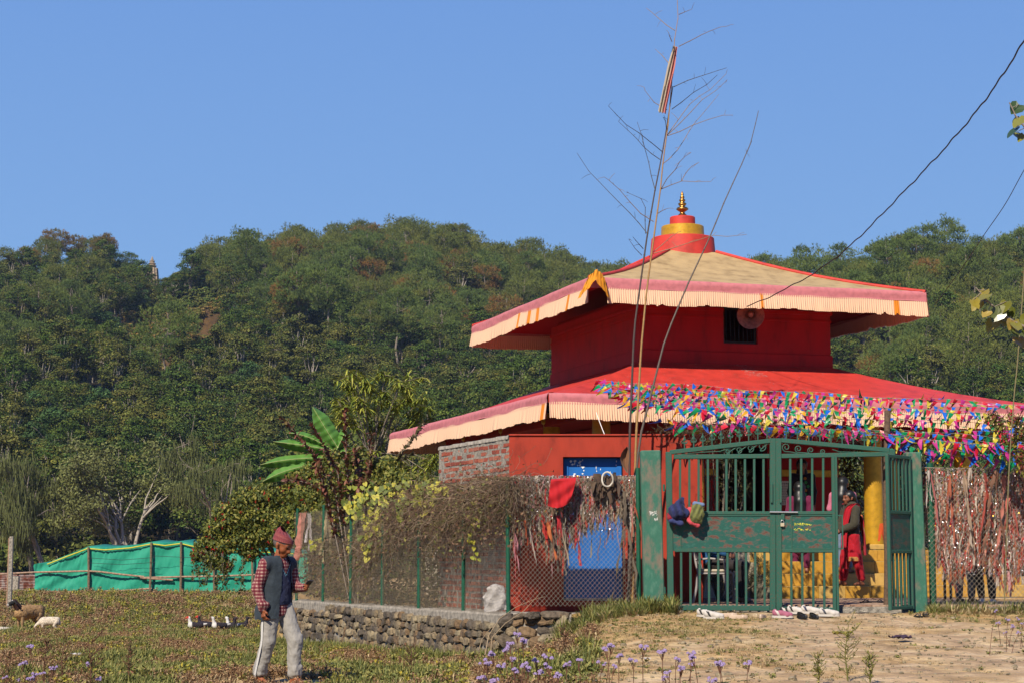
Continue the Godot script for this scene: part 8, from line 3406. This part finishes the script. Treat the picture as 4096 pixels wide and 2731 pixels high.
	blob(m, [[Vector3(-0.08, 0.14, 0.0), Vector3(-0.09, 0.0, 0.02), 0.045, 0.04], [Vector3(-0.07, -0.03, 0.04), Vector3(0.03, -0.07, 0.05), 0.035, 0.03]], 0.012, 0.01)
	creases(m, 0.01)
	part(h2, "lining", m.mesh(), M.body_cloth)
	m = MB.new()
	m.col = vp(116, 138, 176)
	blob(m, [[Vector3(-0.01, 0.235, 0.0), Vector3(0.10, 0.22, 0.02), 0.038, 0.03]], 0.011, 0.01)
	part(h2, "pompom", m.mesh(), M.body_cloth)
	var oc := MB.new()
	for i in 5:
		strip(oc, at(3528 + i * 3, 2092 + i * 8, 31.9), 0.30 - 0.04 * i, 0.07, vp(232, 96, 40), 0.4, 0.5)
	single("orange_offering_cloth", oc.mesh(), M.cloth, "small orange cloth hanging beside the foot of the gold column", "cloth")
	# flat stones by the fence
	var k := 0
	for q in [[2465, 26.6, 0.56, 0.26, 0.34, "large flat brown rock at the foot of the chain link fence", M.stone_5], [2382, 26.8, 0.34, 0.16, 0.24, "small grey rock left of the large flat rock", M.stone_0], [2275, 26.5, 0.22, 0.14, 0.2, "reddish stone block at the end of the retaining wall", M.brick_3], [2205, 26.45, 0.44, 0.28, 0.26, "yellowish stone block set low in the wall end", M.stone_4]]:
		var p := on_ground(q[0], q[1])
		var o := single("rock", stone_shape(Vector3(q[2], q[3], q[4])), q[6], q[5], "rock", p + Vector3(0, q[3] * 0.2, 0))
		o.rotation.y = rnd(-0.2, 0.2)
		k += 1
	# litter
	for q in [[3562, 21.2, 0.24, 0.09, "dark purple cloth scrap lying on the bare path", 66, 40, 62], [1090, 24.5, 0.14, 0.09, "white paper scrap in the grass behind the man", 226, 226, 224], [1120, 22.6, 0.13, 0.1, "pale green plastic scrap near the man's legs", 150, 196, 176], [760, 32.0, 0.2, 0.12, "small white wrapper in the middle of the field", 220, 220, 222], [990, 36.0, 0.7, 0.3, "grey plastic sheet half hidden in the field grass", 150, 148, 144], [560, 22.0, 0.2, 0.14, "red and white wrapper at the bottom of the field", 210, 96, 90], [2370, 17.4, 0.1, 0.05, "tiny white paper scrap on the gravel", 232, 228, 222], [3340, 21.8, 0.26, 0.03, "yellowed fallen leaf blade on the path", 176, 160, 60], [350, 30.0, 0.2, 0.06, "white scrap among the brown weeds", 224, 220, 214], [2565, 19.3, 0.1, 0.04, "small pale scrap on the bare soil mound", 214, 204, 190]]:
		var p := on_ground(q[0], q[1])
		var b := MB.new()
		b.col = vp(q[5], q[6], q[7])
		var rows := []
		for i in 7:
			var r := []
			for j in 7:
				r.append(Vector3((i / 6.0 - 0.5) * q[2] + rnd(-0.01, 0.01), 0.03 + rnd(0.0, 0.05) * minf(1.0, q[2] * 4.0), (j / 6.0 - 0.5) * q[3] * 1.6))
			rows.append(r)
		b.sheet(rows)
		var o := single("litter_scrap", b.mesh(), M.cloth, q[4], "litter", p)
		o.rotation.y = rnd(-0.4, 0.4)

# ---------------------------------------------------------------- weeds, grass and flowers

func tuft(cols: Array, n: int, h: float, spread: float, w: float) -> ArrayMesh:
	var b := MB.new()
	for i in n:
		var a := rnd(0, TAU)
		var d := Vector3(cos(a), 0, sin(a))
		var o := d * rnd(0, spread * 0.5)
		var hh := h * rnd(0.5, 1.15)
		var e := o + d * spread * rnd(0.2, 1.0) + Vector3(0, hh, 0)
		var mid := o.lerp(e, 0.55) + Vector3(0, hh * 0.16, 0)
		var side := Vector3(-d.z, 0, d.x) * w * rnd(0.6, 1.2)
		b.col = pick(cols)
		b.quad(o - side, o + side, mid + side * 0.8, mid - side * 0.8)
		b.tri(mid - side * 0.8, mid + side * 0.8, e)
	return b.mesh()

func weed(cols: Array, n: int, h: float, spread: float, ls: float, stem: Color) -> ArrayMesh:
	var b := MB.new()
	for i in n:
		var a := rnd(0, TAU)
		var e := Vector3(cos(a) * spread * rnd(0.2, 1), h * rnd(0.5, 1.1), sin(a) * spread * rnd(0.2, 1))
		b.col = stem
		var side := Vector3(-sin(a), 0, cos(a)) * 0.003
		b.quad(-side, side, e + side, e - side)
		for k in 6:
			var p := e * rnd(0.3, 1.0)
			var nn := (rdir() + Vector3(0, 0.9, 0)).normalized()
			b.col = pick(cols)
			leaf(b, p + rdir() * ls * 0.6, nn, tilted(nn), ls * rnd(0.7, 1.3), ls * rnd(0.4, 0.7))
	return b.mesh()

func build_field_plants() -> void:
	var straw := [vp(216, 192, 140), vp(198, 172, 120), vp(230, 210, 160), vp(176, 150, 100)]
	var green := [vp(140, 144, 70), vp(118, 128, 60), vp(164, 158, 84), vp(104, 112, 54)]
	var brown := [vp(186, 146, 102), vp(158, 122, 84), vp(202, 166, 120), vp(134, 104, 72)]
	var kinds := [
		["dry_grass", tuft(straw, 14, 0.075, 0.10, 0.005), "short dry straw coloured grass over the field"],
		["green_weeds", weed(green, 7, 0.065, 0.10, 0.042, vp(110, 110, 60)), "low green weeds spread over the field"],
		["brown_weeds", weed(brown, 8, 0.11, 0.11, 0.03, vp(140, 100, 70)), "withered brown weeds spread over the field"],
		["yellow_weeds", weed([vp(206, 186, 64), vp(180, 168, 60), vp(140, 140, 56)], 6, 0.13, 0.08, 0.04, vp(150, 140, 70)), "yellowing small weeds in the field"],
		["green_grass", tuft(green + [vp(186, 178, 100)], 16, 0.13, 0.10, 0.005), "tufts of green grass along the wall and gate"]]
	var xfs := [[], [], [], [], []]
	var put := func(k: int, x: float, z: float, s: float) -> void:
		xfs[k].append(Transform3D(Basis(Vector3.UP, rnd(0, TAU)).scaled(Vector3(s, s * rnd(0.7, 1.3), s)), Vector3(x, ground_y(x, z) - 0.01, -z)))
	# the field on the left
	for i in 62000:
		var z := 17.0 + 60.0 * pow(rng.randf(), 1.15)
		var px := rnd(-60, 2380 if z < 27.5 else 2048)
		var x := z * (px - 2048.0) / FOCAL * 1.01
		if z > 26.6 and behind_wall(x, z) > -0.1 and z < 43.0:
			continue
		if z > 54.5 and z < 56.8 and (px < 270 or (px > 760 and px < 1010)):
			continue
		var w := bare(x, z)
		if rng.randf() < w * 1.15:
			continue
		var nz := lumps.get_noise_2d(x * 4.0 + 11.0, z * 2.0) + 0.35 * lumps.get_noise_2d(x * 16.0, z * 9.0)
		var far := 1.0 + 0.35 * smoothstep(35.0, 60.0, z)
		if z > 58.0 and z < 74.0:
			put.call([0, 2, 0, 1, 3, 0, 1, 4][rng.randi() % 8] if nz > -0.05 else [0, 2, 2, 0, 1][rng.randi() % 5], x, z, rnd(0.9, 2.3))
		elif nz > 0.07:
			put.call(1 if rng.randf() < 0.72 else 4, x, z, rnd(0.7, 1.4) * far)
		elif nz < -0.16:
			put.call(2 if rng.randf() < 0.45 else 0, x, z, rnd(0.6, 1.3) * far)
		else:
			put.call([0, 0, 1, 2, 3, 1, 0, 0][rng.randi() % 8], x, z, rnd(0.6, 1.2) * far)
	# thin trampled grass before the gate
	for i in 30000:
		var z := rnd(14.5, 27.0)
		var x := rnd(-1.0, 0.31 * z)
		var w := bare(x, z)
		if rng.randf() < 0.22 + w * 1.0:
			continue
		put.call(0 if rng.randf() < 0.8 else 1, x, z, rnd(0.25, 0.55))
	# longer grass along the wall, rocks, post and fence
	for i in 1500:
		var px := rnd(2230, 2680)
		var z := rnd(25.7, 26.95)
		if px > 2560:
			z = rnd(26.2, 26.85)
		var x := z * (px - 2048.0) / FOCAL * 1.01
		put.call(4 if rng.randf() < 0.55 else 0, x, z, rnd(0.4, 1.5) * (0.6 + 0.7 * absf(sin(px * 0.03 + z * 2.0))))
	for i in 1500:
		var f := rng.randf()
		var p := WALL_B.lerp(WALL_C, f)
		var x := p.x - rnd(0.12, 0.7)
		var z := p.y - rnd(0.1, 0.5)
		put.call(4 if rng.randf() < 0.6 else 1, x, z, rnd(0.7, 1.6))
	for i in 600:
		var px := rnd(3680, 4150)
		var z := rnd(26.3, 27.4)
		var x := z * (px - 2048.0) / FOCAL * 1.01
		put.call(0 if rng.randf() < 0.7 else 4, x, z, rnd(0.4, 1.3) * (0.5 + 0.8 * absf(sin(px * 0.05 + z * 3.0))))
	for k in 5:
		scatter(kinds[k][0], kinds[k][1], M.grass_blade, xfs[k], [], kinds[k][2], "weeds" if k in [1, 2, 3] else "grass")
	# gravel on the path
	var peb := []
	for i in 3400:
		var z := rnd(14.5, 26.5)
		var x := rnd(-1.5, 0.31 * z)
		if rng.randf() > bare(x, z) * 0.9 + 0.06:
			continue
		var s := rnd(0.008, 0.022) * (2.2 if rng.randf() < 0.05 else 1.0)
		peb.append(Transform3D(Basis(rdir(), rnd(0, TAU)).scaled(Vector3(s, s * 0.7, s)), Vector3(x, ground_y(x, z) + 0.002, -z)))
	scatter("gravel", stone_shape(Vector3(2, 2, 2)), M.stone_4, peb, [], "small pale gravel on the trodden path", "gravel")
	build_flowers()

func build_flowers() -> void:
	# clusters of small mauve flower heads on thin stems, standing near the viewer
	var head := MB.new()
	for i in 110:
		var d := rdir()
		d.y = absf(d.y)
		head.col = pick([vp(210, 186, 230), vp(190, 164, 220), vp(226, 208, 240), vp(172, 146, 208)])
		var o := d * 0.011
		var nn := (d + rdir() * 0.5).normalized()
		leaf(head, o, nn, tilted(nn), 0.010, 0.006)
	var hm := head.mesh()
	var spots := []
	for q in [[85, 815], [175, 750], [245, 855], [340, 797], [455, 848], [380, 903], [580, 805], [685, 775], [700, 862], [500, 890], [600, 920], [865, 840], [975, 815], [1195, 840], [1245, 700], [1280, 665], [1355, 763], [1490, 805], [1580, 690], [1765, 720], [1890, 805], [1940, 880], [1830, 910], [2035, 730], [2065, 780], [2040, 835], [2305, 840], [2235, 990], [1300, 860], [60, 975], [190, 1000], [450, 620], [330, 655], [280, 700], [400, 565], [780, 950], [1795, 970], [110, 850]]:
		spots.append([1900 + 0.425 * q[0], 2300 + 0.425 * q[1], rnd(9.6, 11.6), "in the foreground"])
	for q in [[40, 630], [305, 603], [495, 595], [250, 710]]:
		spots.append([2700 + 0.5935 * q[0], 2300 + 0.5935 * q[1], rnd(10.0, 11.0), "in the foreground"])
	for q in [[2315, 295], [2245, 300], [2180, 320], [2165, 245], [2320, 385], [2225, 385], [2280, 345], [2345, 330]]:
		spots.append([2700 + 0.5935 * q[0], 2300 + 0.5935 * q[1], rnd(19.5, 21.0), "at the right edge"])
	for q in [[755, 1300], [190, 1290], [305, 1385], [355, 1375], [260, 1420], [45, 1415], [165, 1435], [260, 1150], [450, 1335], [835, 1425]]:
		spots.append([0.4677 * q[0], 2050 + 0.4677 * q[1], rnd(12.0, 15.0), "at the lower left"])
	var i := 0
	for s in spots:
		var top := at(s[0], s[1], s[2])
		var gy := ground_y(top.x, s[2])
		var t := thing("mauve_flower", "mauve tufted wild flower on a thin stem %s" % s[3], "flower", Vector3(top.x, gy, top.z), 0.0, "mauve flowers %s" % s[3])
		var h := top.y - gy
		var st := MB.new()
		var lean := Vector3(rnd(-0.06, 0.06), 0, rnd(-0.05, 0.05))
		st.col = vp(136, 96, 76)
		var pts := [lean * 1.6, Vector3(0, h * 0.5, 0) + lean, Vector3(0, h - 0.01, 0)]
		st.tube(pts, [0.0035, 0.003, 0.002], 5, false)
		for k in 4:
			var y := h - 0.10 - k * 0.085
			if y < 0.05:
				continue
			for sd in [-1.0, 1.0]:
				var a := k * 1.5 + i
				var d := Vector3(cos(a) * sd, 0.25, sin(a) * sd)
				blade(st, Vector3(0, y, 0) + lean * 0.5, Vector3(0, y, 0) + lean * 0.5 + d * rnd(0.03, 0.05), rnd(0.022, 0.034), Vector3.UP, 0.01, pick([vp(96, 110, 48), vp(124, 130, 58), vp(74, 90, 40)]), 3)
				st.col = vp(136, 96, 76)
		var n := rng.randi_range(3, 6)
		var offs := []
		for k in n:
			var o := Vector3(rnd(-0.022, 0.022), rnd(-0.012, 0.012), rnd(-0.022, 0.022))
			st.tube([Vector3(0, h - 0.05, 0), Vector3(0, h, 0) + o], [0.0018], 3, false)
			offs.append(o)
		part(t, "stem", st.mesh(), M.garden_leaf)
		for o in offs:
			var f := part(t, "flower_head", hm, M.petal, Vector3(0, h, 0) + o)
			var sc := rnd(0.7, 1.1)
			f.scale = Vector3(sc, sc, sc)
		i += 1
	# tall dry stalks in the field and on the path
	for q in [[408, 19.0, 0.62, "tall branching dried weed in the left foreground", 0], [230, 19.8, 0.5, "dried weed left of the tallest brown one", 0], [300, 21.0, 0.5, "thin dried weed between the sheep and the viewer", 0], [560, 20.5, 0.42, "bushy dried weed right of the tallest brown one", 0], [90, 18.5, 0.45, "dried weed near the lower left corner", 0], [1650, 22.0, 0.4, "dark dried weed at the foot of the stone wall", 0], [2250, 21.5, 0.34, "dried reddish weed on the bank below the wall", 0], [3355, 16.8, 0.50, "spindly green weed with seed heads on the path", 1], [3240, 16.3, 0.26, "short spiky green weed at the bottom of the path", 1], [3440, 16.5, 0.26, "small branching green weed right of the spindly one", 1], [4060, 19.5, 0.3, "low leafy weed at the right edge of the path", 1]]:
		var p := on_ground(q[0], q[1])
		var b := MB.new()
		var c: Color = vp(122, 82, 60) if q[4] == 0 else vp(128, 124, 60)
		b.col = c
		b.tube([Vector3.ZERO, Vector3(rnd(-0.03, 0.03), q[2] * 0.5, 0), Vector3(rnd(-0.04, 0.04), q[2], 0)], [0.008, 0.005, 0.003], 5, false)
		for k in 34:
			var y: float = q[2] * rnd(0.1, 1.0)
			var a := rnd(0, TAU)
			var r: float = q[2] * rnd(0.08, 0.3)
			var e := Vector3(cos(a) * r, y + r * 0.8, sin(a) * r)
			b.col = c * rnd(0.8, 1.2)
			b.tube([Vector3(0, y, 0), Vector3(cos(a) * r * 0.6, y + r * 0.35, sin(a) * r * 0.6), e], [0.0035, 0.003, 0.0015], 3, false)
			for l in 5:
				var nn := rdir()
				b.col = pick([vp(150, 104, 76), vp(110, 76, 56), vp(92, 84, 44)]) if q[4] == 0 else pick([vp(150, 146, 70), vp(176, 164, 90), vp(110, 116, 50)])
				leaf(b, e + nn * 0.015 - Vector3(cos(a), 0.7, sin(a)) * rnd(0, 0.06), nn, tilted(nn), rnd(0.02, 0.04), rnd(0.006, 0.014))
		single("dry_weed" if q[4] == 0 else "green_weed", b.mesh(), M.grass_blade, q[3], "weed", p)
	# arching dry canes over the end of the wall
	for q in [[[1940, 2620], [1955, 2540], [2000, 2470], [2090, 2410], [2180, 2385]], [[1962, 2615], [1960, 2560], [2010, 2500], [2100, 2440], [2170, 2360]], [[1915, 2600], [1930, 2550], [1980, 2490]]]:
		var b := MB.new()
		cane_tube(b, q, 25.6, 0.008, 0.003, 0.3, vp(186, 160, 124), 0.6)
		single("arching_dry_cane", b.mesh(), M.cane, ["longest arching dry cane before the end of the stone wall", "arching dry cane crossing the longest one", "short dry cane at the foot of the stone wall"][[2620, 2615, 2600].find(int(q[0][1]))], "cane")
